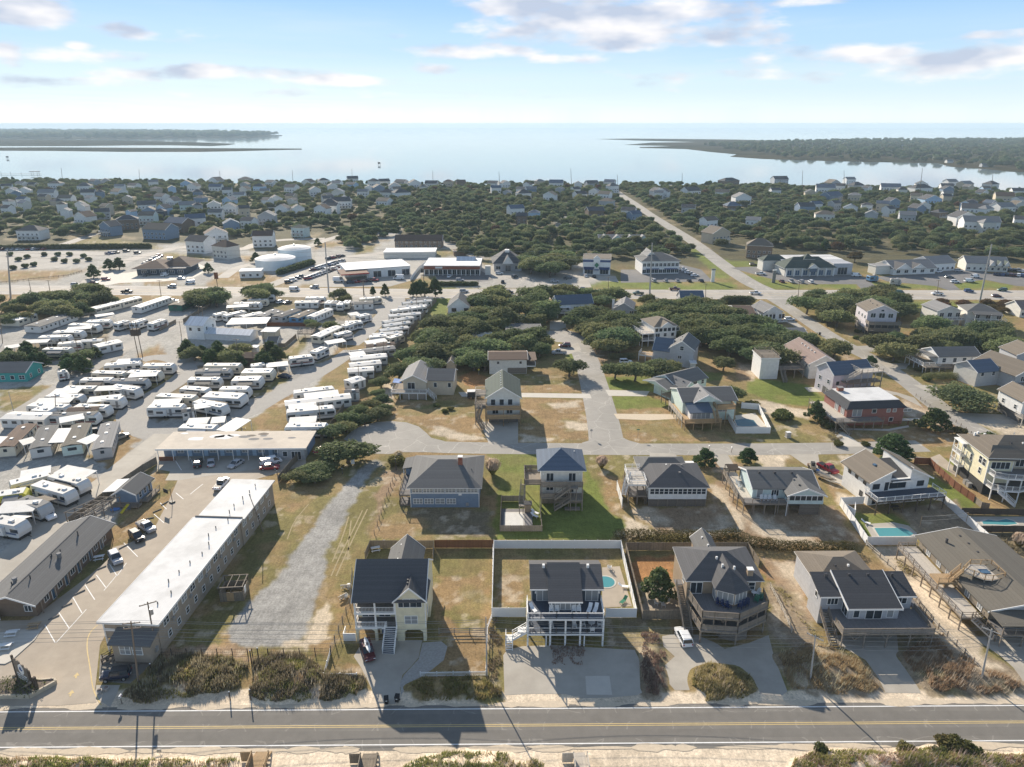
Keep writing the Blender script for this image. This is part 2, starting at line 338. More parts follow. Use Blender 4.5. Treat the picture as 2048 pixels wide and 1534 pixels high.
# ---------------------------------------------------------------- ground sheet
def vnoise(x,y,scale,seed=0,oct=3):
 out=np.zeros_like(x); amp=1.0; tot=0
 for o in range(oct):
  fx=x/scale*2**o+seed*17.3+1000; fy=y/scale*2**o+seed*9.1+1000
  ix=np.floor(fx).astype(np.int64); iy=np.floor(fy).astype(np.int64); tx=fx-ix; ty=fy-iy; tx=tx*tx*(3-2*tx); ty=ty*ty*(3-2*ty)
  def h(a,b):
   n=(a*374761393+b*668265263+(seed+o*7)*974634777)&0x7fffffff; n=(n^(n>>13))*1274126177&0x7fffffff; return ((n^(n>>16))&0xffff)/65535.0
  out+=amp*((h(ix,iy)*(1-tx)+h(ix+1,iy)*tx)*(1-ty)+(h(ix,iy+1)*(1-tx)+h(ix+1,iy+1)*tx)*ty); tot+=amp; amp*=.5
 return out/tot
def inpoly(x,y,poly):
 ins=np.zeros(x.shape,bool); n=len(poly); j=n-1
 for i in range(n):
  xi,yi=poly[i][0],poly[i][1]; xj,yj=poly[j][0],poly[j][1]
  if yi!=yj:
   c=((yi>y)!=(yj>y))&(x<(xj-xi)*(y-yi)/(yj-yi)+xi); ins^=c
  j=i
 return ins
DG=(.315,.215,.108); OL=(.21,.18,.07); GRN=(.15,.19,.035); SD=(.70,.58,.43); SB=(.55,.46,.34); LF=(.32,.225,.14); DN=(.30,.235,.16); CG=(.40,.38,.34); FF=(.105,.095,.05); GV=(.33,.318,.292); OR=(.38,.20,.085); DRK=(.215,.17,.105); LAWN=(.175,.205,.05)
PAINT=[ # colour, ragged width (m), tile, polygon
 (SD,1.0,'o',-300,1386,2400,1376,2400,1700,-300,1700),
 (CG,1.5,'o',-500,1240,60,1215,210,1060,340,930,420,860,620,800,700,640,880,600,470,585,-500,720),
 (DG,1.5,'A',700,590,900,700,1050,520,1110,420,1030,340,930,420), (DG,1,'A',720,740,820,750,760,800,700,830),
 (OL,1.0,'A',830,210,1050,200,980,290,900,330),(OL,1.0,'A',1060,120,1180,110,1360,0,1480,-60,1420,-90,1120,60),(DG,1,'A',1150,200,1200,310,1160,260),
 (DRK,2.2,'z',480,600,640,500,1030,510,1060,600,900,660,640,850,560,900,330,880,60,880,30,840,200,740),(DRK,2.2,'z',880,780,1200,500,1620,510,1700,600,1480,720,1280,820,900,860),(DRK,2,'c',-20,1200,260,680,520,200,960,200,900,330,500,800,300,1060,100,1229),(DRK,2,'z',30,450,600,260,660,290,560,470,200,520),(DRK,2,'b',450,420,900,170,1240,170,1700,190,2040,220,2040,480,1700,480,1100,480),
 (OL,1,'z',1000,560,1080,560,1060,620,960,680,800,770,700,770,780,700),(DG,1,'z',640,860,780,780,700,870),(OL,1.2,'z',1440,740,1700,610,1640,570,1400,690),(DG,1.5,'z',1480,850,1690,690,1720,700,1640,900,1500,920),(OL,1,'z',1840,520,2048,470,2048,440,1900,490),
 (OL,1.5,'z',0,670,300,640,160,760,0,810),(DG,1,'z',700,420,740,430,700,490),(DG,2,'z',790,470,930,400,1000,510,830,515),(OL,1.5,'z',1150,490,1640,460,1760,420,1600,400,1200,430),
 (OL,1.5,'b',1100,960,1450,880,1560,700,1480,640,1400,760,1180,900),
 (OL,1.5,'A',1060,870,1180,800,1360,640,1300,590,1240,620,1120,760,1230,930),(DG,1,'A',1180,680,1330,690,1340,720,1280,880,1360,900,1440,770,1330,770,1250,800),
 (OL,1,'A',1360,770,1450,770,1330,900,1220,920),(DG,1,'A',860,1160,960,1100,1280,960,1200,1060,980,1280,900,1300),
 (OL,1.5,'o',300,1320,480,1090,560,990,620,930,760,905,790,930,700,1130,655,1300,640,1320),
 (DG,2.5,'F',-80,640,-40,330,-300,480,-330,700,300,640,650,560,700,300,560,220,480,560),(DG,2,'B',200,900,330,870,480,900,300,1010,200,1000),
 (LF,1.2,'B',1010,700,1100,660,1180,690,1130,800,1060,900,1000,1080,960,1200,900,1220,960,1000),
 (GV,.9,'B',960,610,1000,640,870,770,760,990,650,1180,590,1330,540,1560,490,1700,400,1990,250,2085,0,2100,-200,2060,-240,1960,-120,1800,170,1534,290,1370,420,1190,560,990,720,800,820,690,900,620),
 (SB,1.2,'F',430,360,560,220,620,330,600,480,420,560,200,570,200,520,370,500),
 (OL,1.5,'B',1000,1240,900,1230,1000,1000,1100,880,1180,960,1240,1000,1900,1000,1940,1240),(DRK,1.5,'B',1180,1000,1900,990,1900,1200,1400,1200),(DG,1.5,'B',960,1080,1240,1020,1400,1200,1300,1240,930,1240),
 (LAWN,.6,'B',1830,550,2400,550,2380,640,2330,1240,1900,1240,1930,900,1830,700),(OL,1.2,'B',1800,560,1900,620,1920,880,1850,900,1800,800),
 (LAWN,1.2,'C',-20,550,200,550,230,1240,850,1240,930,1180,720,900,620,720,600,560,560,550,560,800,180,800),(OL,1.2,'C',560,560,1090,550,1000,650,900,700,870,1060,780,1000,740,760,640,700),(DG,1.5,'C',700,700,880,780,910,960,1000,1020,900,1100,800,1020,720,800),
 (SB,1.5,'C',900,1040,1190,1200,900,1240),(LF,1.2,'C',940,990,1560,990,1640,940,1760,1180,1180,1200),(SB,1,'C',1280,1180,1760,1150,1780,1190,1500,1230),
 (LF,1.5,'C',1560,580,1740,560,1830,690,1700,720,1820,1040,2020,1260,1800,1190,1640,860),(SB,1.2,'C',1560,800,1640,800,1820,1080,1990,1250,1830,1200),(SB,1.2,'C',1720,560,2200,560,2180,680,2040,690,1920,640),(OL,1,'C',1760,570,1900,570,2000,640,1850,680),
 (LF,1.5,'D',-200,1000,540,980,760,1260,100,1300,-200,1300),(SB,1.2,'D',-130,980,0,1100,300,1240,450,1280,100,1270,-120,1160),(DG,1.2,'D',420,700,560,980,690,900,600,760,500,740),(SB,1,'D',540,860,700,900,560,980),
 (OL,1.2,'D',400,570,760,570,640,640,600,740,540,740),(SB,.8,'D',540,570,720,580,620,680),
 (LAWN,.6,'D',1160,640,1660,940,1600,1000,1540,990,1360,860,1280,800,1180,700),(LAWN,.5,'D',1370,580,1500,620,1490,660,1370,610),(LAWN,.5,'D',1350,640,1480,710,1470,730,1360,670),
 (LAWN,.3,'D',690,1030,1000,1030,1220,1180,1080,1160,800,1220,690,1090),(DN,.5,'D',1000,1010,1500,920,1680,1220,1200,1230,1090,1060),
 # dry strips and yards of the front row
 (DG,1.5,'F',1420,0,1880,0,1850,820,1320,820,1500,560,1420,300),(OL,1.2,'F',1500,300,1700,200,1800,420,1640,470),
 (OL,1.5,'F',1890,-180,3000,-180,3040,350,1890,300),(DG,1.2,'G',-90,-160,100,-160,80,250,-120,250),(SB,1,'G',180,-100,420,-100,420,-60,180,-60),
 (OR,1.2,'G',980,-130,1330,-150,1330,-20,1260,40,980,60),(SB,1.0,'G',1030,80,1400,60,1400,290,1040,290),
 (DRK,1.2,'G',740,330,1240,330,1260,440,980,600,740,590),(DN,1.2,'G',960,440,1280,420,1290,660,1200,740,1260,900,1180,1010,1060,980,990,600),
 (DRK,1,'G',300,560,580,560,560,720,320,720),
 (OR,1.5,'H',-60,-80,300,-90,340,-60,260,180,0,40),(LF,1.5,'H',-60,-120,340,-120,250,160,380,360,200,330,20,40),(DN,1.2,'H',-10,60,120,100,460,560,780,700,930,920,800,970,560,980,160,900,60,700,0,560),
 (DN,1.0,'H',1030,480,1240,420,1640,700,1800,640,2300,1000,2048,970,1300,960,1200,900,1060,700),(SB,1.2,'H',1080,0,1240,0,1560,380,1700,520,1860,760,1600,700,1240,420,1090,200),(SD,1,'H',1120,60,1240,20,1500,330,1600,420,1500,420,1200,200),(SB,1.2,'D',800,1290,1060,1290,1330,1534,1000,1534,880,1400),
 (SD,1.0,'H',1700,-60,2100,-60,2300,260,1960,0),(DRK,1.2,'D',1720,1290,1800,1280,2048,1500,2300,1600,2300,1180,1790,1190),(SD,1,'D',1780,1340,1840,1330,2080,1540,2048,1600),
 (OL,1.2,'F',680,560,820,700,860,860,620,850,600,760),(DG,1.0,'F',620,700,830,720,860,850,640,850),(OL,1.2,'F',1160,800,1900,780,1960,1000,1280,1010),
 (LF,1.5,'E',1250,560,1980,560,1980,700,1250,640),
 # the lots round the cul-de-sac
 (DG,1.5,'y',350,720,900,760,970,960,940,980,720,960,560,880,390,840),(SB,.8,'y',640,880,860,940,960,960,800,970,620,930),(SB,.8,'y',340,620,420,640,400,740,370,800,330,740),(OL,1,'y',440,800,720,730,900,740,880,830),
 (DG,1.5,'y',1150,720,1560,730,1600,940,1560,970,1140,970),(SB,1,'y',1400,850,1560,870,1570,910,1420,900),(SB,1,'y',1300,750,1480,740,1500,770,1340,780),(SB,.8,'y',1140,930,1340,960,1310,980,1140,975),
 (DG,1.5,'y',760,580,950,600,960,640,1540,640,1540,690,1150,690,800,660),(OR,1,'y',790,600,860,560,970,600,1000,640,840,660),(OL,1.2,'y',1150,580,1520,590,1530,640,1150,640),
 (DG,1.5,'y',1710,850,2400,840,2500,960,1820,980,1730,930),(LAWN,.8,'y',1670,710,1900,705,2030,760,2000,800,1700,800),(DG,1.0,'y',1690,790,2048,770,2048,815,1700,810),(LAWN,.8,'y',1630,600,1920,590,1930,680,1650,670),
 (LAWN,.8,'y',1400,460,1490,470,1490,510,1420,520),(OL,1.0,'y',1330,390,1480,400,1490,440,1350,440),(LF,1.0,'y',1560,380,1650,400,1700,480,1600,520,1560,440),
 (OL,1.5,'v',0,790,140,750,470,850,640,870,1060,930,0,930),(DG,1.5,'v',0,800,260,850,620,900,240,920,0,900),(SB,1.5,'v',540,680,720,700,760,720,900,740,840,830,640,780),(OL,1.2,'v',660,760,960,800,1050,930,640,930),(LAWN,1,'v',520,560,620,570,850,600,980,690,860,720,640,690,540,640),(LAWN,.8,'v',290,530,400,540,400,580,310,580),(LF,1.2,'v',480,480,570,490,560,590,480,570),
 (DG,1.5,'v',1090,850,1600,830,1800,920,1400,950,1200,940),(LF,1.2,'v',1370,670,1450,680,1660,800,1780,900,1560,830,1380,770),(OL,1.5,'v',1180,430,1500,400,1640,480,1740,590,1640,560,1460,590,1330,510),(OL,1.5,'v',1480,590,2048,680,2048,760,1820,760,1600,690),(SB,1.2,'v',1800,810,2048,810,2200,920,2048,920,1900,870),
 (OL,1.5,'v',760,140,1100,130,1120,330,1250,370,1080,370,900,260),(DG,1.5,'v',900,230,1100,260,1180,370,1000,340),(OL,1.2,'v',860,290,1140,480,1060,470,900,350),(LF,1.2,'v',1010,400,1160,480,1100,480),
 (OL,1,'v',560,130,700,190,790,260,700,200,560,170),(LAWN,1,'v',1420,140,2300,150,2300,210,1420,190),
 (DG,2,'z',-300,110,430,105,400,140,0,170,-300,180),(DG,2,'z',650,110,1130,110,1100,150,700,140),(OL,1.5,'z',-300,0,400,-10,300,40,-300,60),(LAWN,1,'y',620,130,730,130,720,240,620,240),(LAWN,1,'y',1810,190,1950,190,1950,250,1830,250),(OL,1,'y',1830,140,2000,150,1900,190),
 (LAWN,1,'y',660,50,1080,45,1020,75,660,78),(LAWN,1,'y',1160,0,1250,0,1230,72,1150,65),(LAWN,1,'y',1300,55,1460,45,1450,75,1310,78),(LAWN,1,'y',1530,40,1700,30,2048,45,2048,80,1560,78),
 (LAWN,1,'v',-40,55,420,35,490,60,430,85,-40,82),(LAWN,1,'v',490,0,640,30,800,62,1120,50,1140,72,680,75,560,40),(LAWN,1,'v',340,0,400,0,440,22,380,22),(LAWN,1,'v',1170,40,1300,45,1600,70,1560,80,1300,75),(LAWN,1,'v',1640,60,1800,50,2000,72,1960,80,1700,76),
 (LAWN,1,'r',210,500,240,470,420,610,440,650,380,650,300,570),(LAWN,1,'r',350,540,640,570,560,590,420,580),(LAWN,1,'r',460,605,620,640,800,680,1130,680,1140,705,680,700,560,660),(OL,1,'r',280,500,370,510,380,525,300,525),(LF,1,'r',180,400,300,470,350,500,240,480),(LAWN,1,'r',1170,660,1300,670,1600,690,1560,708,1200,690),(LAWN,1,'r',1650,680,1800,660,2010,690,1950,708,1700,705),
 (CG,3,'p',-300,500,900,500,1080,480,1600,540,1900,460,2048,480,2048,720,1600,740,-300,760),(DG,3,'p',-300,650,560,640,600,620,330,700,-300,720),(OL,2,'p',940,540,1240,560,1230,590,960,590),(DG,2,'p',1280,660,1460,640,1700,700,1680,740,1200,735),(DG,2.5,'p',1830,480,2300,470,2100,540,1860,600),(DG,2,'p',1400,560,1560,560,1440,600),(DG,2,'p',840,705,1000,700,1060,730,850,735),(DG,2,'p',650,700,780,700,760,725,660,725),(OL,2,'p',400,490,560,450,900,500,960,520,500,530),(OL,2,'p',1020,500,1090,500,1090,520),
 (CG,2,'q',-60,520,560,450,720,470,900,560,1180,600,1480,560,1700,680,1480,760,700,745,640,680,-60,700),(OL,1.5,'q',640,520,830,520,820,560,650,570),(OL,1.5,'q',870,580,990,590,980,620,880,600),(OL,2,'q',200,500,320,490,280,540,160,560),(LF,3,'q',640,270,900,250,900,290,700,300),(CG,3,'q',1330,330,1540,330,1500,400,1340,390),
 (CG,3,'q',300,410,460,390,420,460,300,470),
]
def ground():
 ys=[40.0]
 while ys[-1]<250: ys.append(ys[-1]*1.0036)
 while ys[-1]<1350: ys.append(ys[-1]*1.014)
 ys=np.array(ys); NC=860; s=np.linspace(-1,1,NC)
 Y=np.repeat(ys[:,None],NC,1); X=s[None,:]*(Y*.86+34)
 w1=vnoise(X,Y,4,1)-.5; w2=vnoise(X,Y,4,2)-.5
 f1=vnoise(X,Y,1.1,3)-.5; f2=vnoise(X,Y,1.1,4)-.5
 spk=vnoise(X,Y,2.2,9,4); big=vnoise(X,Y,22,6); mid=vnoise(X,Y,6,7)
 C=np.zeros(X.shape+(3,)); a=np.array(OL); b=np.array(DG)
 t=np.clip((mid*.6+big*.4-.35)/.3,0,1)[...,None]; C[:]=a*(1-t)+b*t
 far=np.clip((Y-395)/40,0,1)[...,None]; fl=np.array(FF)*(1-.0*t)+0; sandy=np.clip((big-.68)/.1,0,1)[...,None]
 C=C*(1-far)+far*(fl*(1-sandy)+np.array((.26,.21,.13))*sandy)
 for it in PAINT:
  c,rw,t_=it[0],it[1],it[2]; poly=PL(t_,*it[3:])
  x0=min(p.x for p in poly)-4; x1=max(p.x for p in poly)+4; y0=min(p.y for p in poly)-4; y1=max(p.y for p in poly)+4
  i0,i1=np.searchsorted(ys,[y0,y1]);
  if i1<=i0: continue
  sl=slice(max(0,i0-1),i1+1); xs=X[sl]; yy=Y[sl]
  m=np.zeros(xs.shape)
  for k,(ax,ay) in enumerate(((1,1),(.4,.7),(1.6,.5))):
   m+=inpoly(xs+w1[sl]*rw*2.6*ax+f1[sl]*rw*1.6,yy+w2[sl]*rw*2.6*ay+f2[sl]*rw*1.6,poly)
  m=m/3; m[1:-1,1:-1]=(m[1:-1,1:-1]*2+m[:-2,1:-1]+m[2:,1:-1]+m[1:-1,:-2]+m[1:-1,2:])/6; m=m[...,None]
  cc=np.array(c)[None,None,:]*(1+ (mid[sl][...,None]-.5)*.35)
  if c in (LAWN,GRN): # a worn lawn: browner patches
   q=np.clip((mid[sl]*.5+big[sl]*.5-.50)/.18,0,1)[...,None]*.65; cc=cc*(1-q)+np.array(OL)*q
  elif c in (OL,DG,LF,DN,DRK):
   sp_=np.clip((spk[sl]-.60)/.12,0,1)[...,None]*.55; cc=cc*(1-sp_)+np.array(SB)*sp_
   o=np.array(DG if c==OL else (SB if c==LF else OL)); q=np.clip((mid[sl]-.52)/.2,0,1)[...,None]*.7; cc=cc*(1-q)+o*q
  C[sl]=C[sl]*(1-m)+cc*m
 Z=np.zeros(X.shape)
 for (t_,hh,*pl) in MOUNDS:
  poly=PL(t_,*pl); cx=sum(p.x for p in poly)/len(poly); cy=sum(p.y for p in poly)/len(poly)
  m=np.zeros(X.shape)
  near=(Y<130)
  for sc_ in (1.0,.86,.72,.58,.44,.3):
   pp=[(cx+(p.x-cx)*sc_,cy+(p.y-cy)*sc_) for p in poly]; m+=inpoly(X+w1*1.2,Y+w2*1.2,pp)
  Z+=m/6*hh*(.75+.5*mid)
 for _ in range(5): Z[1:-1,1:-1]=(Z[1:-1,1:-1]*2+Z[:-2,1:-1]+Z[2:,1:-1]+Z[1:-1,:-2]+Z[1:-1,2:])/6
 shore=np.interp(X,[-1500,-900,-760,-300,0,300,520,640,760,1700],[1140,1110,1095,1040,1022,1008,1015,938,915,905])+(big-.5)*30
 Z-=np.clip((Y-shore)/12,0,1)*1.6
 me=bpy.data.meshes.new('ground'); nr=len(ys)
 co=np.stack([X,Y,Z],-1).reshape(-1,3).astype(np.float32); me.vertices.add(len(co)); me.vertices.foreach_set('co',co.ravel())
 i=np.arange((nr-1)*NC).reshape(nr-1,NC)[:,:-1].ravel(); q=np.stack([i,i+1,i+NC+1,i+NC],-1).astype(np.int32)
 me.loops.add(q.size); me.loops.foreach_set('vertex_index',q.ravel()); me.polygons.add(len(q)); me.polygons.foreach_set('loop_start',np.arange(0,q.size,4,dtype=np.int32))
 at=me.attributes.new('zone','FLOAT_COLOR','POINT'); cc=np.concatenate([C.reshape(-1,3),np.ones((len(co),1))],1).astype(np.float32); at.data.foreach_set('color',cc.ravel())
 m=bpy.data.materials.new('soil_and_grass'); nt,N,L=nodes(m); b_=N['Principled BSDF']; b_.inputs['Roughness'].default_value=.95; b_.inputs['Specular IOR Level'].default_value=.1
 at_=N.new('ShaderNodeAttribute'); at_.attribute_name='zone'; geo=N.new('ShaderNodeNewGeometry')
 val=None
 for sc_,lo,hi,rg in ((2.6,.62,1.38,.8),(.55,.76,1.24,.7),(.09,.86,1.14,.5),(.5,.84,1.14,.75)):
  no=N.new('ShaderNodeTexNoise'); no.inputs['Scale'].default_value=sc_; no.inputs['Detail'].default_value=6; no.inputs['Roughness'].default_value=rg
  if lo==.84:
   mpn=N.new('ShaderNodeMapping'); mpn.inputs['Scale'].default_value=(4,.5,1); mpn.inputs['Rotation'].default_value=(0,0,.5); L.new(geo.outputs['Position'],mpn.inputs[0]); L.new(mpn.outputs[0],no.inputs['Vector'])
  else: L.new(geo.outputs['Position'],no.inputs['Vector'])
  mr=N.new('ShaderNodeMapRange'); L.new(no.outputs[0],mr.inputs[0]); mr.inputs[1].default_value=.3; mr.inputs[2].default_value=.7; mr.inputs[3].default_value=lo; mr.inputs[4].default_value=hi
  if val is None: val=mr.outputs[0]; hh=no.outputs[0]
  else:
   mm=N.new('ShaderNodeMath'); mm.operation='MULTIPLY'; L.new(val,mm.inputs[0]); L.new(mr.outputs[0],mm.inputs[1]); val=mm.outputs[0]
 vm=N.new('ShaderNodeVectorMath'); vm.operation='SCALE'; L.new(at_.outputs['Color'],vm.inputs[0]); L.new(val,vm.inputs['Scale']); L.new(vm.outputs[0],b_.inputs['Base Color'])
 bp=N.new('ShaderNodeBump'); bp.inputs['Strength'].default_value=.3; bp.inputs['Distance'].default_value=.2; L.new(hh,bp.inputs['Height']); L.new(bp.outputs[0],b_.inputs['Normal'])
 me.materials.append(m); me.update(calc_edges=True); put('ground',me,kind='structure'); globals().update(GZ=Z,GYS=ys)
MOUNDS=[('E',.9,960,980,1100,850,1250,690,1500,640,1850,680,1930,760,1900,900,1700,960,1300,1010,1050,1030),('F',.95,-70,960,-60,720,100,620,400,640,540,760,840,840,850,950,500,1000,0,1020),
 ('F',.7,1180,900,1320,830,1850,800,1960,900,1900,1000,1300,1010),('G',.9,1420,850,1450,760,1560,715,1800,740,1900,820,1950,940,1850,990,1560,1010,1460,930),('H',1.0,60,640,300,560,480,560,700,680,900,900,780,960,500,950,180,900),('H',1.0,1060,640,1300,480,1640,700,2000,850,2200,960,1400,930,1220,880),
 ('G',.7,1000,480,1180,440,1200,740,1240,900,1150,980,1070,950),('F',1.0,1060,1600,1300,1460,1640,1410,2048,1430,2300,1560,2200,1700,1100,1700),('H',1.3,200,1480,400,1400,900,1420,1300,1390,1800,1430,2300,1440,2300,1700,100,1700),('E',1.0,-200,1500,300,1460,900,1480,1500,1470,1900,1480,1950,1700,-200,1700)]
ground()
def gz(x,y):
 i=np.clip(np.searchsorted(GYS,y),0,len(GYS)-1); j=np.clip(((np.asarray(x)/(GYS[i]*.86+34)+1)/2*(GZ.shape[1]-1)).round().astype(int),0,GZ.shape[1]-1); return GZ[i,j]
# land beyond the visible wedge so that the ground runs on to the sides and behind
def ground_rest():
 m=MB()
 m.poly([(-3000,-300,-.6),(3000,-300,-.6),(3000,900,-.6),(-3000,900,-.6)],[(0,1,2,3)]); m.obj('outer_ground','sand_mat',kind='structure')
mat('sand_mat2',(.2,.17,.10))
ground_rest()
def sheet(name,mt,t,*xy,z=.012,pts=None):
 pts=pts or PL(t,*xy); m=MB(); m.poly([(p[0],p[1],z) for p in pts],[tuple(range(len(pts)))]); o=m.obj(name,mt,kind='structure')
 if o.data.polygons[0].normal.z<0: o.data.flip_normals()
 return o
def strip(name,mt,t,xy,w,z=.012,ends=None):
 """a ribbon of constant width (m) along a pixel polyline; w may be a list"""
 p=PL(t,*xy) if t else [Vector((q[0],q[1],0)) for q in xy]
 # smooth the line
 for _ in range(2):
  q=[p[0]]
  for i in range(len(p)-1): q+=[p[i]*.75+p[i+1]*.25,p[i]*.25+p[i+1]*.75]
  q.append(p[-1]); p=q if len(p)>2 else p
 vs=[]; n=len(p)
 for i in range(n):
  d=(p[min(i+1,n-1)]-p[max(i-1,0)]); d=Vector((-d.y,d.x,0)).normalized(); ww=w if not isinstance(w,(list,tuple)) else w[0]+(w[1]-w[0])*i/(n-1)
  vs+=[(p[i]+d*ww/2)[:2]+(z,),(p[i]-d*ww/2)[:2]+(z,)]
 m=MB(); m.poly(vs,[(2*i+1,2*i+3,2*i+2,2*i) for i in range(n-1)]); return m.obj(name,mt,kind='structure')
# beach road
def beach_road():
 A0=G(0,1424); A1=G(2048,1411); d=(A1-A0).normalized(); n=Vector((-d.y,d.x,0)); B0=G(0,1495); wd=abs((B0-A0).dot(n))
 L0=A0-d*160; Ln=(A1-A0).length+320
 def band(name,mt,off0,off1,z,s0=0,s1=1):
  p=[L0+d*Ln*s0+n*off0,L0+d*Ln*s1+n*off0,L0+d*Ln*s1+n*off1,L0+d*Ln*s0+n*off1]; sheet(name,mt,'',z=z,pts=[(q.x,q.y) for q in p])
 band('road','asphalt',.75,-wd-.95,.016)
 band('edge_line','paint_white',.09,-.09,.024); band('edge_line','paint_white',-wd+.09,-wd-.09,.024)
 c=-wd*.485
 band('centre_line','paint_yellow',c+.22,c+.09,.024); band('centre_line','paint_yellow',c-.09,c-.22,.024)
 # tyre-worn lanes, slightly darker
 for o in (-wd*.27,-wd*.74): band('lane_wear','asphalt_wear',o+.75,o-.75,.020)
def cracks(name):
 m=MAT[name]; nt,N,L=nodes(m); b=N['Principled BSDF']; src=b.inputs['Base Color'].links[0].from_socket; tc=N.new('ShaderNodeTexCoord'); no=N.new('ShaderNodeTexNoise'); no.inputs['Scale'].default_value=.6; L.new(tc.outputs['Object'],no.inputs['Vector']); mx=N.new('ShaderNodeVectorMath'); mx.operation='ADD'; L.new(tc.outputs['Object'],mx.inputs[0]); L.new(no.outputs['Color'],mx.inputs[1])
 v=N.new('ShaderNodeTexVoronoi'); v.feature='DISTANCE_TO_EDGE'; v.inputs['Scale'].default_value=.16; L.new(mx.outputs[0],v.inputs['Vector']); r=N.new('ShaderNodeMapRange'); L.new(v.outputs['Distance'],r.inputs[0]); r.inputs[1].default_value=.004; r.inputs[2].default_value=.016; r.inputs[3].default_value=1.35; r.inputs[4].default_value=1
 q=N.new('ShaderNodeVectorMath'); q.operation='SCALE'; L.new(src,q.inputs[0]); L.new(r.outputs[0],q.inputs['Scale']); L.new(q.outputs[0],b.inputs['Base Color'])
cracks('asphalt'); cracks('asphalt_old')
def sand_drift():
 m=MB(); r=random.Random(2); A0=G(0,1424); A1=G(2048,1411); B0=G(0,1495); B1=G(2048,1482)
 for e0,e1,o in ((A0,A1,.75),(B0,B1,-.75)):
  for i in range(70):
   f=r.uniform(-.1,1.1); c=e0+(e1-e0)*f+Vector((0,o,0)); rx,ry=r.uniform(.8,4.5),r.uniform(.15,.75); n=12; m.poly([(c.x+math.cos(2*math.pi*k/n)*rx*r.uniform(.7,1.2),c.y+math.sin(2*math.pi*k/n)*ry*r.uniform(.6,1.2),.030+i*.0001) for k in range(n)],[tuple(range(n))])
 m.obj('sand_drift','drift',kind='stuff')
mat('drift',(.60,.50,.37),.95,.15,2)
sand_drift()
mat('asphalt_wear',(.18,.167,.147),.9,.14,.5)
beach_road()
# bypass highway
hw=[(-900,574),(0,579.5),(350,581.5),(700,586),(1024,588),(1400,588.5),(2048,590),(3000,592)]
strip('highway','highway_pave','o',[q for p_ in hw for q in p_],20.5,.018)
for off in (-9.2,9.2):
 pp=[G(*q) for q in hw]; strip('edge_line','paint_white',None,[(p.x,p.y+off) for p in pp],.22,.026)
for off in (-2.0,2.0):
 pp=[G(*q) for q in hw]; strip('turn_lane_line','paint_yellow',None,[(p.x,p.y+off) for p in pp],.25,.026)
def dashes():
 m=MB()
 a=G(-200,578.5); b=G(2300,591)
 for off in (-5.6,5.6):
  x=-330
  while x<330:
   t=(x-a.x)/(b.x-a.x);
   y=np.interp(x,[G(*q).x for q in hw],[G(*q).y for q in hw])+off
   m.poly([(x,y-.1,.026),(x+3,y-.1,.026),(x+3,y+.1,.026),(x,y+.1,.026)],[(0,1,2,3)]); x+=12
 m.obj('lane_dashes','paint_white',kind='structure')
dashes()
# side streets
strip('side_street','asphalt_old','v',(620,100,730,160,860,250,1000,345,1130,415,1260,480,1420,590,1600,740,1800,860,2048,985,2300,1110),7.2,.014)
strip('side_street','asphalt_old','r',(760,760,640,715,540,670,400,575,250,455,130,380,0,300,-60,255,-120,215,-160,190,-190,165),[10.5,8.5],.014)
sheet('street_mouth','asphalt_old','v',640,95,800,95,770,165,790,215,690,150,z=.022)
strip('side_street','asphalt_old','v',(1100,405,1180,405,1260,400),[7,8],.020)
# cul-de-sac street parallel to the shore
strip('back_street','asphalt_old','y',(340,985,600,1005,900,1012,1200,1015,1500,1018,1900,1020,2300,1020,2700,1018,3100,1012,3500,1000),7.0,.0135)
sheet('turning_circle','asphalt_old','B',700,440,760,380,840,335,960,305,1080,296,1200,306,1300,340,1360,390,1400,430,1500,455,1560,480,1560,545,1180,545,1060,560,900,555,820,500,z=.020)
sheet('street_corner','asphalt_old','C',690,378,850,378,870,420,930,450,1060,485,1060,520,560,520,560,468,640,445,680,410,z=.021)
strip('cross_street','asphalt_old','y',(1650,1010,1640,920,1620,820,1580,660,1545,540,1520,470,1480,400,1440,360),[9.5,8.5],.0145)
sheet('turning_circle','asphalt_old','y',1270,330,1400,318,1480,340,1540,380,1570,440,1590,500,1500,520,1500,450,1440,400,1350,390,1290,370,z=.021)
sheet('driveway','concrete','d',290,480,470,470,480,560,380,585,290,580,z=.023)
sheet('driveway','concrete','y',1330,440,1480,395,1500,440,1410,470,z=.0235)
sheet('driveway','concrete_pale','y',1150,690,1550,695,1560,722,1150,715,z=.016); sheet('driveway','concrete_pale','y',780,685,850,685,900,712,800,712,z=.016)
sheet('driveway','concrete_pale','y',1640,672,1900,680,1880,710,1660,707,z=.016); sheet('driveway','sand_mat','y',1690,812,2048,815,2100,840,1900,850,1710,842,z=.016)
sheet('driveway','concrete','y',905,860,1130,850,1130,990,960,990,z=.0165)
sheet('driveway','concrete','C',1590,560,1720,560,1800,690,1690,700,1640,640,z=.0165); sheet('driveway','concrete','D',170,560,400,560,410,620,640,760,600,800,480,780,330,670,z=.0165)
sheet('driveway','concrete_pale','D',530,360,600,380,770,500,610,500,540,410,z=.0165); sheet('path','concrete_pale','D',570,352,960,360,1120,330,1130,345,960,375,560,365,z=.017)
sheet('driveway','concrete','D',800,20,1040,70,1170,110,1240,190,1030,90,760,60,z=.0165); sheet('driveway','concrete','D',1520,230,2048,250,2200,330,1660,310,z=.0165)
sheet('driveway','concrete','D',1130,575,1280,590,1370,610,1340,650,1290,600,1130,600,z=.0175); sheet('driveway','concrete_warm','D',1290,590,1370,560,1520,690,1490,730,1350,640,z=.0165)
sheet('path','concrete_pale','D',1070,275,1210,272,1210,290,1070,295,z=.017); sheet('driveway','concrete','v',1260,480,1420,485,1400,515,1310,518,z=.0165); sheet('driveway','concrete','v',1440,600,1560,605,1600,640,1540,650,z=.0165)
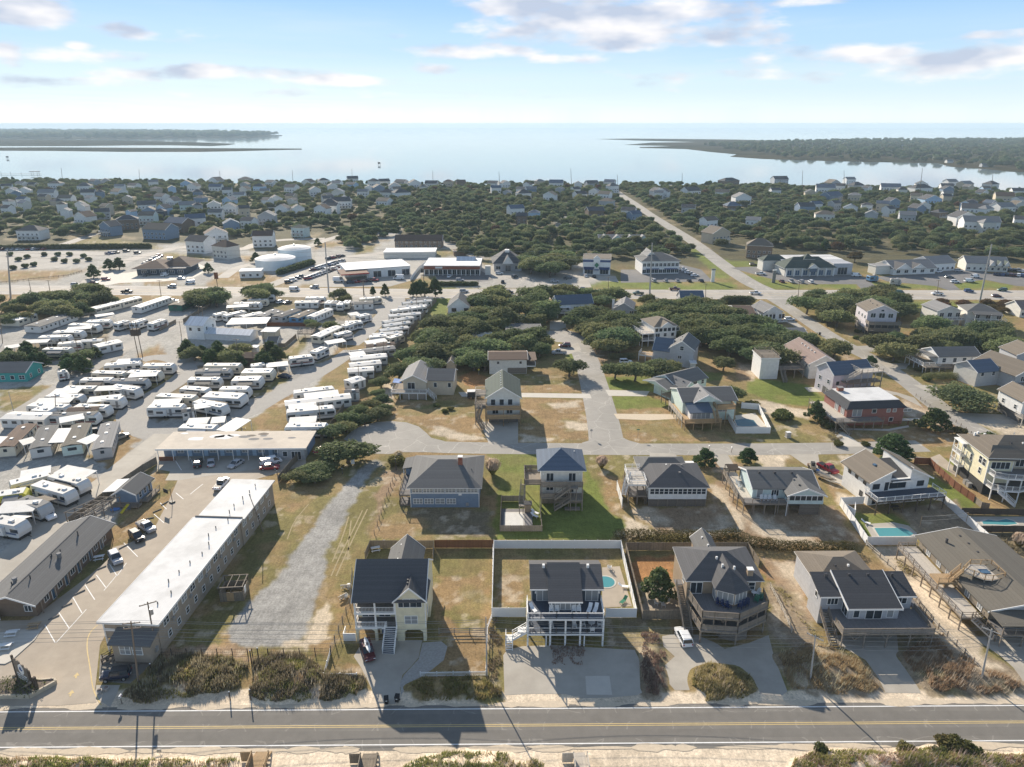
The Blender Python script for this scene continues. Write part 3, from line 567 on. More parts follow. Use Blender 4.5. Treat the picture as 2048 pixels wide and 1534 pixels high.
sheet('driveway','concrete','v',740,255,830,300,860,300,790,250,z=.0165)
sheet('driveway','concrete_pale','y',1800,205,1860,205,1870,215,1820,210,z=.016)
sheet('back_verge','concrete','y',1900,1040,2048,1045,2060,1062,1900,1062,z=.024)
sheet('patio','concrete_pale','v',845,615,930,615,940,640,870,640,z=.016)
# front-row driveways
sheet('driveway','concrete','F',780,650,860,520,1330,520,1310,600,1300,660,1240,730,1170,800,1150,900,1155,1000,1100,1030,980,1040,900,860,840,740,z=.016)
sheet('gravel_apron','gravel_road','F',1330,540,1480,530,1530,570,1500,680,1400,760,1290,830,1200,900,1160,960,1150,870,1180,800,1300,670,z=.018)
sheet('driveway','concrete','G',-70,640,-40,600,80,570,320,560,980,600,1010,660,1040,800,1060,930,1000,960,780,980,560,985,420,950,130,950,-60,960,z=.016)
sheet('driveway_slab','concrete_pale','G',586,808,778,806,800,958,596,956,z=.020)
sheet('driveway','concrete','G',1130,500,1310,470,1480,480,1620,540,1700,590,1900,540,2050,480,2090,640,2150,800,2200,930,2160,960,1960,950,1930,860,1880,780,1800,740,1640,720,1480,740,1420,800,1440,920,1300,920,1240,850,1200,740,1300,650,z=.016)
sheet('driveway','concrete','H',480,500,540,480,1030,480,1040,600,1090,740,1200,900,1220,945,940,940,880,820,780,680,620,590,z=.016)
sheet('driveway','concrete','H',1640,500,2200,470,2300,900,2048,860,1960,740,1860,650,z=.016)
sheet('pool_patio','concrete_warm','G',720,-60,860,-70,960,250,720,260,z=.016)
sheet('brick_patio','concrete_warm','G',1090,110,1330,90,1390,270,1060,270,z=.017)
sheet('walk','concrete','G',138,-90,262,-90,262,-60,138,-60,z=.02); sheet('walk','concrete','G',525,-90,650,-90,660,-60,525,-60,z=.02)
# motel lot
sheet('parking_lot','concrete_warm','o',-120,1414,120,1411,193,1405,190,1380,194,1345,200,1290,215,1262,370,1085,500,962,612,930,612,898,312,898,335,935,362,945,338,1000,322,1030,312,1050,262,1085,225,1095,215,1120,180,1150,60,1240,-120,1245,z=.016)
sheet('parking_lot','concrete','A',1250,520,2048,540,2440,540,2440,600,1980,690,1420,770,1320,770,1360,700,1250,680,z=.022)
sheet('bin_pad','concrete','E',770,880,960,880,930,960,880,1055,760,980,z=.023); sheet('dark_pad','asphalt','E',800,640,1210,640,1210,760,1060,870,790,850,z=.022)
for i in range(9):  # painted stalls along the office
 x0,y0=(400,1420);a=i/8
 q=[(1410,870),(1470,920)]
stalls=[('A',1405,870,1465,920),('A',1330,1000,1280,950),('A',1230,1040,1310,1110),('E',770,0,845,100),('E',680,80,757,198),('E',582,178,655,304),('E',470,300,550,422),('E',360,400,440,540),('A',875,1440,935,1534),('A',990,1270,1100,1380),('A',1400,610,1450,690),('A',1520,590,1545,650),('A',1620,800,1520,880)]
for s_ in stalls:
 a=P(*s_[:3]); b=P(s_[0],s_[3],s_[4]); strip('stall_line','paint_white',None,[(a.x,a.y),(b.x,b.y)],.15,.030)
for s_ in ([('E',690,275),('E',450,540)],[('E',935,0),('E',830,125)],[('A',1010,1430),('A',935,1534)]):
 a,b=P(*s_[0]),P(*s_[1]); strip('aisle_line','paint_white',None,[(a.x,a.y),(b.x,b.y)],.12,.030)
strip('lane_line','paint_yellow','E',(780,400,710,465,690,570,720,740,740,910,790,1010,815,1050),.16,.030)
# yellow arrows
def arrow(t,X0,Y0,X1,Y1):
 a,b=P(t,X0,Y0),P(t,X1,Y1); d=(b-a); l=d.length; d.normalize(); n=Vector((-d.y,d.x,0)); pts=[a+n*.12,a+d*(l-.8)+n*.12,a+d*(l-.8)+n*.45,b,a+d*(l-.8)-n*.45,a+d*(l-.8)-n*.12,a-n*.12]
 sheet('lane_arrow','paint_yellow','',z=.031,pts=[(p.x,p.y) for p in pts[::-1]])
arrow('E',605,825,618,780); arrow('E',560,970,578,918)
# campground lanes
strip('camp_lane','asphalt_old','z',(-150,1010,0,870,120,800,300,690,480,585,620,490,830,375,1000,300,1180,225,1350,145,1430,85),[6,6.5],.017)
strip('camp_lane','concrete','A',(-120,1560,60,1420,300,1220,480,1080,640,950,760,850,900,750,1010,650,1100,580,1200,500,1330,400),[7,7],.016)
strip('gravel_lane','gravel_road','A',(1330,390,1220,390,1120,350,1060,290,1040,230,1090,160,1230,90,1370,10,1480,-70,1500,-130,1400,-200,1250,-220,1130,-190),[9,6],.015)
strip('gravel_lane','gravel_road','z',(900,930,1080,900,1280,860,1450,805,1600,715,1780,620,1950,520,2060,440),[8,6.5],.0155)
strip('gravel_lane','gravel_road','c',(0,760,60,720,200,600,330,480,430,380,520,290,560,220,520,150),[7,8],.0158)
# lots along the bypass
sheet('parking_lot','asphalt_lot','q',640,650,900,640,1000,700,900,715,660,715,z=.020); sheet('parking_lot','asphalt_old','q',960,620,1160,620,1190,680,1130,745,1050,745,1090,690,1000,720,960,670,z=.021)
sheet('parking_lot','asphalt_old','q',1240,680,1300,690,1450,640,1480,680,1450,720,1300,720,1250,745,1220,740,z=.021); sheet('parking_lot','concrete','q',1450,640,1500,670,1700,680,1720,715,1540,700,1560,745,1480,745,z=.022)
sheet('parking_lot','asphalt_lot','r',-160,600,160,600,160,570,280,600,330,650,360,665,-160,672,z=.020); sheet('parking_lot','asphalt_lot','r',440,590,650,580,720,630,1130,630,1190,650,1260,715,1160,710,1130,680,820,680,660,650,z=.020)
sheet('parking_lot','asphalt_lot','r',1230,640,1560,620,1660,600,1780,600,1900,630,2048,640,2200,680,2200,700,2010,690,1830,655,1660,680,1700,710,1640,715,1560,690,1300,665,z=.020)
sheet('parking_lot','asphalt_old','q',-60,560,560,600,560,690,380,740,-60,745,z=.0205)
strip('camp_lane','highway_pave','p',(1560,740,1700,690,1800,630,2000,570,2100,560,2250,545,2400,500,2500,440),8,.017); strip('town_street','highway_pave','p',(480,760,560,680,700,600,900,545,1080,500,1400,540,1540,470,1900,460),9,.016)
strip('town_street','highway_pave','p',(1300,690,1400,620,1560,600,1900,470,2000,440),7,.0165); strip('town_street','highway_pave','p',(-100,560,300,520,560,430),8,.0172)
sheet('parking_lot','concrete_pale','p',740,660,1150,600,1230,640,1130,690,960,710,700,720,560,745,600,660,z=.019)
# golf-like pale garden
sheet('mini_golf_course','asphalt_old','p',-40,540,300,530,700,540,540,570,480,600,380,630,220,640,60,640,-40,640,z=.02)
# the sound, far shores and horizon land
def sound():
 R0=16000
 m=MB(); sh=[(-1500,1180),(-760,1085),(-300,1035),(0,1015),(300,1000),(520,1010),(640,930),(760,905),(1700,900)]
 pts=[(x,y) for x,y in sh]+[(R0,900),(R0,R0),(-R0,R0),(-R0,1180)]
 # fan strips keep the sheet simple
 for i in range(len(sh)-1): m.poly([(sh[i][0],sh[i][1]-40,-.35),(sh[i+1][0],sh[i+1][1]-40,-.35),(sh[i+1][0],2200,-.35),(sh[i][0],2200,-.35)],[(0,1,2,3)])
 m.poly([(-R0,1140,-.35),(-1500,1140,-.35),(-1500,2200,-.35),(-R0,2200,-.35)],[(0,1,2,3)]); m.poly([(1700,860,-.35),(R0,860,-.35),(R0,2200,-.35),(1700,2200,-.35)],[(0,1,2,3)])
 m.poly([(-R0,2200,-.35),(R0,2200,-.35),(R0,R0,-.35),(-R0,R0,-.35)],[(0,1,2,3)])
 m.obj('water','sound_water',kind='structure')
water('sound_water',(.27,.34,.365),.05,.03,.02)
sound()
for q in ((890,1000,800,1180,700,1400,640,1534),(850,1010,760,1200,690,1330,600,1534),(740,1060,700,1200,610,1420),(760,1090,740,1260,735,1390)): strip('tyre_track','worn_grass','B',q,.28,.016)
for q in ((250,1240,300,1100,420,960),): strip('tyre_track','worn_grass','B',q,.25,.016)
# ---------------------------------------------------------------- building kit
_WC={}
def win_meshes(w,h,n,fm,gm,style):
 k=(round(w,2),round(h,2),n,fm,gm,style)
 if k in _WC: return _WC[k]
 m=MB(); t=.09; d=.07
 m.box(-w/2-t,w/2+t,-d,.02,h,h+t); m.box(-w/2-t,w/2+t,-d,.02,-t,0); m.box(-w/2-t,-w/2,-d,.02,0,h); m.box(w/2,w/2+t,-d,.02,0,h)
 pw=w/n
 for i in range(1,n): m.box(-w/2+i*pw-.045,-w/2+i*pw+.045,-d+.012,.02,0,h)
 if style=='sash': m.box(-w/2,w/2,-d+.02,.02,h*.5-.03,h*.5+.03)
 f=m.mesh('window',fm); p=MB(); p.poly([(-pw/2,-.025,0),(pw/2,-.025,0),(pw/2,-.025,h),(-pw/2,-.025,h)],[(0,1,2,3)]); p=p.mesh('pane',gm)
 _WC[k]=(f,p,pw); return _WC[k]
FACE={'F':0,'B':math.pi,'L':-math.pi/2,'R':math.pi/2}
class House:
 def __init__(s,name,label,cat,A,B=None,rz=None,group=None,z=0):
  s.A=Vector((A[0],A[1],z))
  if B is not None: d=Vector((B[0]-A[0],B[1]-A[1])); s.w=d.length; s.rz=math.atan2(d.y,d.x)
  else: s.rz=rz or 0; s.w=None
  s.root=thing(name,label,cat,s.A,s.rz,group); s.bx=None; s.tr='trim'
  s.ca,s.sa=math.cos(s.rz),math.sin(s.rz)
 def W(s,u,v,z=0): return Vector((s.A.x+u*s.ca-v*s.sa,s.A.y+u*s.sa+v*s.ca,s.A.z+z))
 def loc(s,p): # world point -> local (u,v)
  dx,dy=p[0]-s.A.x,p[1]-s.A.y; return (dx*s.ca+dy*s.sa,-dx*s.sa+dy*s.ca)
 def add(s,name,m,mt,parent=None,kind=None): return m.obj(name,mt,parent or s.root,kind=kind)
 def wall(s,u0,u1,v0,v1,z0,z1,mt,name='wall',corner=False):
  s.bx=(u0,u1,v0,v1); m=MB(); m.box(u0,u1,v0,v1,z0,z1); o=s.add(name,m,mt); s.lw=o
  if corner:
   for (u,v) in ((u0,v0),(u1,v0),(u0,v1),(u1,v1)):
    m=MB(); m.box(u-.07,u+.07,v-.07,v+.07,z0+.01,z1-.01); s.add('corner_board',m,s.tr,o)
  return o
 def gable(s,u0,u1,v0,v1,z,h,ax,rm,wm,ov=.4,t=.17,ove=None,infill=True,vents=0,ridge=.5):
  """ridge along 'u' or 'v'"""
  ove=ov*.7 if ove is None else ove
  if ax=='v': a0,a1,c0,c1=u0,u1,v0,v1
  else: a0,a1,c0,c1=v0,v1,u0,u1
  mid=a0+(a1-a0)*ridge; sl0=h/(mid-a0); sl1=h/(a1-mid)
  e0,e1=z-ov*sl0,z-ov*sl1
  prof=[(a0-ov,e0),(mid,z+h),(a1+ov,e1),(a1+ov,e1+t),(mid,z+h+t*1.15),(a0-ov,e0+t)]
  m=MB(); m.ext(prof,ax,c0-ove,c1+ove); r=s.add('roof',m,rm)
  for c in (c0-ove,c1+ove):
   m=MB(); k=.05; m.ext([(a0-ov-.03,e0-.10),(mid,z+h-.10),(a1+ov+.03,e1-.10),(a1+ov+.03,e1+t+.02),(mid,z+h+t*1.15+.02),(a0-ov-.03,e0+t+.02)],ax,c-k,c+k); s.add('rake_board',m,s.tr,r)
  if infill:
   m=MB(); q=.02; m.ext([(a0,z-.01),(a1,z-.01),(mid,z+h-.01)],ax,c0+q*0,c1-q*0); s.add('gable_wall',m,wm)
  for i in range(vents):
   f=(i+.7)/(vents+.4); c=c0+(c1-c0)*f; a=mid+(a0-mid)*.35*(1 if i%2 else .8); zz=z+h+t-(mid-a)*sl0
   m=MB(); m.box(*( (a-.16,a+.16,c-.16,c+.16) if ax=='v' else (c-.16,c+.16,a-.16,a+.16)),zz-.1,zz+.28); s.add('roof_vent',m,'r_light' if i%2 else 'darktrim',r)
  return r
 def hip(s,u0,u1,v0,v1,z,h,rm,ov=.45,ridge=None,vents=0,fascia=True):
  a0,a1,b0,b1=u0-ov,u1+ov,v0-ov,v1+ov; W_,D=a1-a0,b1-b0
  m=MB(); ft=.16
  if W_>=D:
   k=D/2 if ridge is None else (W_-ridge)/2; r0,r1=(a0+k,(b0+b1)/2),(a1-k,(b0+b1)/2);
   fs=[(0,1,5,4),(1,2,5),(2,3,4,5),(3,0,4)]
  else:
   k=W_/2 if ridge is None else (D-ridge)/2; r0,r1=((a0+a1)/2,b0+k),((a0+a1)/2,b1-k); fs=[(0,1,4),(1,2,5,4),(2,3,5),(3,0,4,5)]
  zz=z+ft
  vs=[(a0,b0,zz),(a1,b0,zz),(a1,b1,zz),(a0,b1,zz),(r0[0],r0[1],zz+h),(r1[0],r1[1],zz+h)]
  m.poly(vs,fs+[(3,2,1,0)]); r=s.add('roof',m,rm)
  if fascia:
   m=MB(); m.box(a0+.02,a1-.02,b0+.02,b1-.02,z+.005,zz-.003); s.add('fascia',m,s.tr,r)
  for i in range(vents):
   f=(i+.5)/vents; x=a0+(a1-a0)*(.3+.4*f); y=(b0+b1)/2-(b1-b0)*.18; zt=zz+h*.62
   m=MB(); m.box(x-.16,x+.16,y-.16,y+.16,zt-.2,zt+.35); s.add('roof_vent',m,'trim' if i%2 else 'darktrim',r)
  return r
 def slab(s,name,pts,t,mt,parent=None):
  """sloping slab from 4 top points (local)"""
  m=MB(); m.poly([tuple(p) for p in pts]+[(p[0],p[1],p[2]-t) for p in pts],[(0,1,2,3),(7,6,5,4),(0,4,5,1),(1,5,6,2),(2,6,7,3),(3,7,4,0)]); return s.add(name,m,mt,parent)
 def flat(s,u0,u1,v0,v1,z,rm,t=.25,ov=.3,fm='trim'):
  m=MB(); m.box(u0-ov,u1+ov,v0-ov,v1+ov,z,z+t); r=s.add('roof',m,rm)
  m=MB();
  for b in ((u0-ov-.05,u1+ov+.05,v0-ov-.05,v0-ov-.004),(u0-ov-.05,u1+ov+.05,v1+ov+.004,v1+ov+.05),(u0-ov-.05,u0-ov-.004,v0-ov-.003,v1+ov+.003),(u1+ov+.004,u1+ov+.05,v0-ov-.003,v1+ov+.003)): m.box(*b,z-.03,z+t+.06)
  s.add('fascia',m,fm,r); return r
 def win(s,face,c,z,w,h,n=1,fm=None,gm='glass',style=None,bx=None,off=0.0,parent=None,name='window'):
  u0,u1,v0,v1=bx or s.bx; f,p,pw=win_meshes(w,h,n,fm or s.tr,gm,style)
  pos={'F':(u0+c,v0-off,z),'B':(u0+c,v1+off,z),'L':(u0-off,v0+c,z),'R':(u1+off,v0+c,z)}[face]
  o=put(name,f,s.root,pos,FACE[face])
  for i in range(n): put('pane',p,o,(-w/2+pw*(i+.5),0,0))
  return o
 def wins(s,face,cs,z,w,h,n=1,**k):
  for c in cs: s.win(face,c,z,w,h,n,**k)
 def deck(s,u0,u1,v0,v1,z,mt='deckgrey',sides='FLR',rm='postwood',post=None,g=0.0,hr=1.0,fill='bal',pm=None,step=2.6,trim=None,skirt=None):
  m=MB(); m.box(u0,u1,v0,v1,z-.12,z); d=s.add('deck',m,mt)
  m=MB(); m.box(u0-.03,u1+.03,v0-.03,v0+.04,z-.34,z-.02); m.box(u0-.03,u0+.04,v0+.045,v1,z-.34,z-.02); m.box(u1-.04,u1+.03,v0+.045,v1,z-.34,z-.02); s.add('rim_board',m,trim or rm,d)
  E={'F':((u0,v0),(u1,v0)),'B':((u0,v1),(u1,v1)),'L':((u0,v0),(u0,v1)),'R':((u1,v0),(u1,v1))}
  for c in sides: s.rail(E[c][0]+(z,),E[c][1]+(z,),rm,hr,fill,parent=None)
  if post:
   pts=set()
   for c in post:
    (a,b),(e,f)=E[c]; L=math.hypot(e-a,f-b); n=max(1,round(L/step))
    for i in range(n+1): pts.add((round(a+(e-a)*i/n,2),round(b+(f-b)*i/n,2)))
   for (a,b) in sorted(pts):
    m=MB(); aa=min(max(a,u0+.1),u1-.1); bb=min(max(b,v0+.1),v1-.1); m.box(aa-.09,aa+.09,bb-.09,bb+.09,g-.1,z-.13); s.add('post',m,pm or rm)
  return d
 def rail(s,p,q,mt,h=1.0,fill='bal',parent=None,posts=True):
  p=Vector(p); q=Vector(q); L=(q-p).length; n=max(1,round(L/2.0)); up=Vector((0,0,1)); m=MB()
  m.bar(p+up*h,q+up*h,.12,.06); m.bar(p+up*.12,q+up*.12,.06,.06)
  d=(q-p)/max(L,.01)
  if fill=='bal':
   k=max(2,int(L/.22))
   for i in range(1,k): a=p+(q-p)*(i/k); m.bar(a+up*.15,a+up*(h-.03),.035,.05) if False else m.poly([(a+d*x+up*zz) for x,zz in ((-.022,.15),(.022,.15),(.022,h-.03),(-.022,h-.03))],[(0,1,2,3)])
  elif fill=='slat':
   for zz in (.28,.46,.64,.82): m.bar(p+up*h*zz,q+up*h*zz,.03,.11)
  elif fill=='solid':
   k=max(2,int(L/.15))
   for i in range(k):
    a=p+(q-p)*((i+.06)/k); b=p+(q-p)*((i+.94)/k); m.poly([a+up*.14,b+up*.14,b+up*(h-.03),a+up*(h-.03)],[(0,1,2,3)])
  elif fill=='rails': m.bar(p+up*h*.55,q+up*h*.55,.05,.09)
  o=m.obj('railing',mt,parent or s.root,kind='stuff' if False else None)
  if posts:
   for i in range(n+1):
    a=p+(q-p)*(i/n); m=MB(); m.box(a.x-.055,a.x+.055,a.y-.055,a.y+.055,a.z-.1,a.z+h+.10); m.obj('rail_post',mt,o)
  return o
 def stairs(s,p,q,w,mt='postwood',tread=None,rails='LR',rm=None,fill='rails',solid=None):
  """p = top (u,v,z), q = foot (u,v,z)"""
  p=Vector(p); q=Vector(q); rm=rm or mt; dz=p.z-q.z; n=max(2,round(dz/.19)); d=q-p; run=Vector((d.x,d.y,0)); L=run.length; f=run/L; sd_=Vector((-f.y,f.x,0))
  st=None
  for k in (-1,1): m=MB(); m.bar(p+sd_*k*w/2+Vector((0,0,-.18)),q+sd_*k*w/2+Vector((0,0,-.02)),.07,.3); o=m.obj('stringer' if st else 'stairs',mt,st or s.root); st=st or o
  t=MB(); t.box(-.16,.16,-w/2+.04,w/2-.04,-.05,0); tm=t.mesh('step',tread or mt); ang=math.atan2(f.y,f.x)
  for i in range(n):
   a=p+d*((i+.5)/n); put('step',tm,st,(a.x,a.y,p.z-dz*(i+.5)/n),ang)
   if solid:
    if i==0: t2=MB(); t2.box(.10,.14,-w/2+.04,w/2-.04,-dz/n-.05,-.055); rm2=t2.mesh('riser',solid)
    put('riser',rm2,st,(a.x,a.y,p.z-dz*(i+.5)/n),ang)
  for k,c in ((1,'L'),(-1,'R')):
   if c in rails: s.rail(p+sd_*k*w/2,q+sd_*k*w/2,rm,.95,fill)
  return st
 def chimney(s,u,v,z0,z1,w=.9,d=.9,mt='brick',cap='trim'):
  m=MB(); m.box(u-w/2,u+w/2,v-d/2,v+d/2,z0,z1); c=s.add('chimney',m,mt); m=MB(); m.box(u-w/2-.08,u+w/2+.08,v-d/2-.08,v+d/2+.08,z1+.003,z1+.14); s.add('chimney_cap',m,cap,c); return c
 def bxs(s,name,mt,*b,parent=None):
  m=MB(); m.box(*b); return s.add(name,m,mt,parent)
 def posts(s,pts,z0,z1,mt='postwood',w=.18):
  me=None
  for u,v in pts:
   m=MB(); m.box(u-w/2,u+w/2,v-w/2,v+w/2,z0,z1); s.add('post',m,mt)
# ---------------------------------------------------------------- fences
def fence(name,label,pts,h,mt,panel=2.4,style='board',postm=None,z=0,group=None,cat='fence'):
 """pts: world points; every panel and post is a part"""
 root=thing(name,label,cat,(pts[0].x,pts[0].y,z),0,group); o=Vector((pts[0].x,pts[0].y,0)); cache={}
 for i in range(len(pts)-1):
  a=pts[i]-o; b=pts[i+1]-o; a=Vector((a.x,a.y,0)); b=Vector((b.x,b.y,0)); L=(b-a).length; n=max(1,round(L/panel)); pl=L/n; rz=math.atan2((b-a).y,(b-a).x)
  m=MB()
  if style=='board': # close boards with small gaps and uneven tops
   k=max(3,int(pl/.16)); r=random.Random(i)
   for j in range(k):
    x0=.06+(pl-.12)*j/k; x1=.06+(pl-.12)*(j+.93)/k; t=h-.03*r.random(); m.box(x0,x1,-.015,.015,.05,t)
   for zz in (.35,h-.35): m.box(.05,pl-.05,.018,.07,zz,zz+.09)
  elif style=='vinyl':
   m.box(.06,pl-.06,-.02,.02,.05,h-.02); m.box(.05,pl-.05,-.035,.035,h-.10,h); m.box(.05,pl-.05,-.035,.035,.04,.16)
  elif style=='picket':
   m.box(.05,pl-.05,-.03,.03,h*.82,h*.9); m.box(.05,pl-.05,-.03,.03,h*.18,h*.26); k=int(pl/.16)
   for j in range(1,k): x=pl*j/k; m.box(x-.04,x+.04,-.015,.015,.08,h)
  elif style=='rail':
   for zz in (h*.45,h*.85): m.bar((.05,0,zz),(pl-.05,0,zz-.02),.07,.13)
  elif style=='rail3':
   for zz in (h*.25,h*.55,h*.88): m.bar((.05,0,zz),(pl-.05,0,zz),.05,.12)
  elif style=='wire':
   for zz in (.12,h*.5,h-.03): m.bar((0,0,zz),(pl,0,zz),.03,.03)
   k=int(pl/.28)
   for j in range(1,k): x=pl*j/k; m.bar((x,0,.1),(x,0,h-.03),.012,.012)
  elif style=='rope': m.bar((0,0,h*.75),(pl,0,h*.75),.03,.03)
  me=m.mesh('panel',mt)
  p_=MB(); w=.07 if style in('board','vinyl','picket') else .06; p_.box(-w,w,-w,w,0,h+(.08 if style!='board' else .02)); pm=p_.mesh('post',postm or mt)
  for j in range(n):
   c=a+(b-a)*(j/n); put('panel',me,root,(c.x,c.y,0),rz); put('post',pm,root,(c.x,c.y,0),rz)
  if i==len(pts)-2: put('post',pm,root,(b.x,b.y,0),rz)
 return root
# ---------------------------------------------------------------- cars
CARS={}
def car_proto(kind,paint):
 k=(kind,paint)
 if k in CARS: return CARS[k]
 L,Wd,belt,top={'sedan':(4.7,1.82,.92,1.45),'suv':(4.6,1.88,1.05,1.72),'pickup':(5.6,1.98,1.12,1.86),'van':(5.2,2.0,1.15,2.0),'jeep':(4.2,1.85,1.12,1.82),'bigvan':(6.0,2.1,1.2,2.6)}[kind]
 h=Wd/2
 # lower body: stations x, half width, sill z, deck z
 if kind=='sedan': st=[(-.5,.80,.42,.72),(-.48,.9,.3,.86),(-.3,1,.26,.95),(.12,1,.26,.94),(.42,.95,.28,.80),(.48,.88,.32,.70),(.5,.78,.40,.58)]; cabin=[(-.36,.93),(-.22,1.45),(.06,1.45),(.24,.92)]
 elif kind=='pickup': st=[(-.5,.90,.55,1.08),(-.49,.96,.48,1.12),(.16,1,.42,1.14),(.44,.96,.42,1.08),(.49,.9,.45,.95),(.5,.84,.5,.8)]; cabin=[(-.10,1.12),(-.07,1.84),(.14,1.86),(.25,1.12)]
 elif kind=='jeep': st=[(-.5,.92,.55,1.1),(-.49,.96,.5,1.14),(.14,.96,.45,1.15),(.46,.90,.5,1.08),(.5,.86,.55,.9)]; cabin=[(-.49,1.13),(-.45,1.80),(.12,1.80),(.17,1.14)]
 elif kind in('van','bigvan'): st=[(-.5,.92,.5,belt),(-.49,.98,.4,belt),(.3,1,.35,belt),(.46,.96,.38,belt*.85),(.5,.84,.45,.7)]; cabin=[(-.49,belt-.01),(-.47,top),(.22,top),(.40,belt-.05)]
 else: st=[(-.5,.86,.45,.95),(-.48,.95,.36,1.04),(.12,1,.32,1.06),(.42,.95,.34,.98),(.48,.88,.38,.84),(.5,.8,.45,.66)]; cabin=[(-.48,1.03),(-.43,1.66),(.04,1.72),(.22,1.05)]
 m=MB(); rings=[]
 for (x,w,z0,z1) in st:
  X=x*L; ww=h*w; rings.append([(X,-ww*.96,z0),(X,-ww,z0+.16),(X,-ww,(z0+z1)/2+.08),(X,-ww*.93,z1-.03),(X,-ww*.5,z1+.02),(X,ww*.5,z1+.02),(X,ww*.93,z1-.03),(X,ww,(z0+z1)/2+.08),(X,ww,z0+.16),(X,ww*.96,z0)])
 n=10; vs=[q for r in rings for q in r]; fs=[]
 for i in range(len(rings)-1):
  for j in range(n): fs.append((i*n+j,i*n+(j+1)%n,(i+1)*n+(j+1)%n,(i+1)*n+j))
 fs+=[tuple(range(n)),tuple(range((len(rings)-1)*n+n-1,(len(rings)-1)*n-1,-1))]
 m.poly(vs,fs); body=m.mesh('body','car_'+paint)
 for p_ in body.polygons: p_.use_smooth=False
 m=MB(); cb=[(x*L,z) for x,z in cabin]; hb,ht=h*.92,h*.76
 (x0,z0),(x1,z1),(x2,z2),(x3,z3)=cb
 m.poly([(x0,-hb,z0),(x1,-ht,z1),(x2,-ht,z2),(x3,-hb,z3),(x0,hb,z0),(x1,ht,z1),(x2,ht,z2),(x3,hb,z3)],[(0,1,2,3),(7,6,5,4),(0,4,5,1),(2,6,7,3)],0); glass=m.mesh('windows','glass')
 m=MB(); e=.05; rx0,rx1=x1-.06,x2+.10
 m.poly([(rx0,-ht-e,z1-.02),(rx1,-ht-e,z2-.02),(rx1,ht+e,z2-.02),(rx0,ht+e,z1-.02),(rx0+.1,-ht+.1,z1+.05),(rx1-.14,-ht+.1,z2+.05),(rx1-.14,ht-.1,z2+.05),(rx0+.1,ht-.1,z1+.05)],[(4,5,6,7),(0,1,5,4),(1,2,6,5),(2,3,7,6),(3,0,4,7),(3,2,1,0)])
 for sgn in (-1,1):   # pillars
  for t0,t1 in (((x0,z0),(x1,z1)),((x3,z3),(x2,z2)),(((x0+x3)/2-.1,(z0+z3)/2),((x1+x2)/2-.1,(z1+z2)/2))): m.bar((t0[0],sgn*(hb+.005),t0[1]),(t1[0],sgn*(ht+.012),t1[1]),.07,.09)
 if kind in('van','bigvan'):
  for sgn in (-1,1): m.poly([(x0+.1,sgn*(hb+.02),z0+.06),(x3-.9*1.6,sgn*(hb+.02),z0+.06),(x2-.75,sgn*(ht+.03),z2-.06),(x1+.1,sgn*(ht+.03),z1-.06)],[(0,1,2,3) if sgn<0 else (3,2,1,0)])
 roof=m.mesh('roof_panel','car_black' if kind=='jeep' else 'car_'+paint)
 r=.36 if kind in('pickup','jeep','van','bigvan') else .33
 m=MB(); m.tube((0,-.12,0),(0,.12,0),r,r,14); wheel=m.mesh('wheel','rubber'); m=MB(); m.tube((0,-.13,0),(0,.13,0),r*.6,r*.6,10); hub=m.mesh('rim','metal')
 m=MB(); m.box(-.03,.03,-.16,.16,-.08,.08); hl=m.mesh('headlight','white_plastic'); m=MB(); m.box(-.03,.03,-.1,.1,-.14,.14); tl=m.mesh('taillight','redpaint')
 bed=None
 if kind=='pickup': m=MB(); m.box(-L*.47,-L*.13,-h*.8,h*.8,1.145,1.17); bed=m.mesh('cargo_bed','black')
 pl=MB(); pl.box(-.02,.02,-.15,.15,-.07,.07); pl=pl.mesh('number_plate','white_plastic')
 CARS[k]=dict(L=L,W=Wd,body=body,glass=glass,roof=roof,wheel=wheel,hub=hub,r=r,hl=hl,tl=tl,bed=bed,plate=pl,st=st); return CARS[k]
FAR={}
def car(kind,paint,loc,rz,label,group=None,detail=True,name=None):
 p=car_proto(kind,paint); nm=name or {'sedan':'parked_car','suv':'parked_car','pickup':'pickup_truck','van':'van','jeep':'jeep_wrangler','bigvan':'van'}[kind]
 if nm=='jeep_wrangler': nm='offroad_car'
 L,Wd=p['L'],p['W']
 if not detail:
  k=(kind,paint)
  if k not in FAR:
   mm=MB(); mats=[]
   def app(me,mat_i,off=(0,0,0)):
    mm.poly([(v.co.x+off[0],v.co.y+off[1],v.co.z+off[2]) for v in me.vertices],[tuple(q.vertices) for q in me.polygons],mat_i)
   app(p['body'],0); app(p['glass'],1); app(p['roof'],0)
   for sx in (-.31,.30):
    for sy in (-1,1): app(p['wheel'],2,(sx*L,sy*(Wd/2-.1),p['r']))
   if p['bed']: app(p['bed'],2)
   FAR[k]=mm.mesh(nm,['car_'+paint,'glass','rubber'])
  o=put(nm,FAR[k],None,loc,rz); tag(o,label,{'pickup_truck':'pickup truck','van':'van'}.get(nm,'car'),group); return o
 t=thing(nm,label,{'pickup_truck':'pickup truck','van':'van'}.get(nm,'car'),loc,rz,group)
 put('body',p['body'],t); put('windows',p['glass'],t); put('roof_panel',p['roof'],t)
 if p['bed']: put('cargo_bed',p['bed'],t)
 for sx in (-.31,.30):
  for sy in (-1,1):
   w=put('wheel',p['wheel'],t,(sx*L,sy*(Wd/2-.1),p['r'])); put('rim',p['hub'],w)
 zf=p['st'][-2][3]-.12; zb=p['st'][0][3]-.12
 for sy in (-1,1): put('headlight',p['hl'],t,(L*.487,sy*Wd*.34,zf)); put('taillight',p['tl'],t,(-L*.497,sy*Wd*.38,zb))
 put('number_plate',p['plate'],t,(-L*.503,0,.62))
 return t
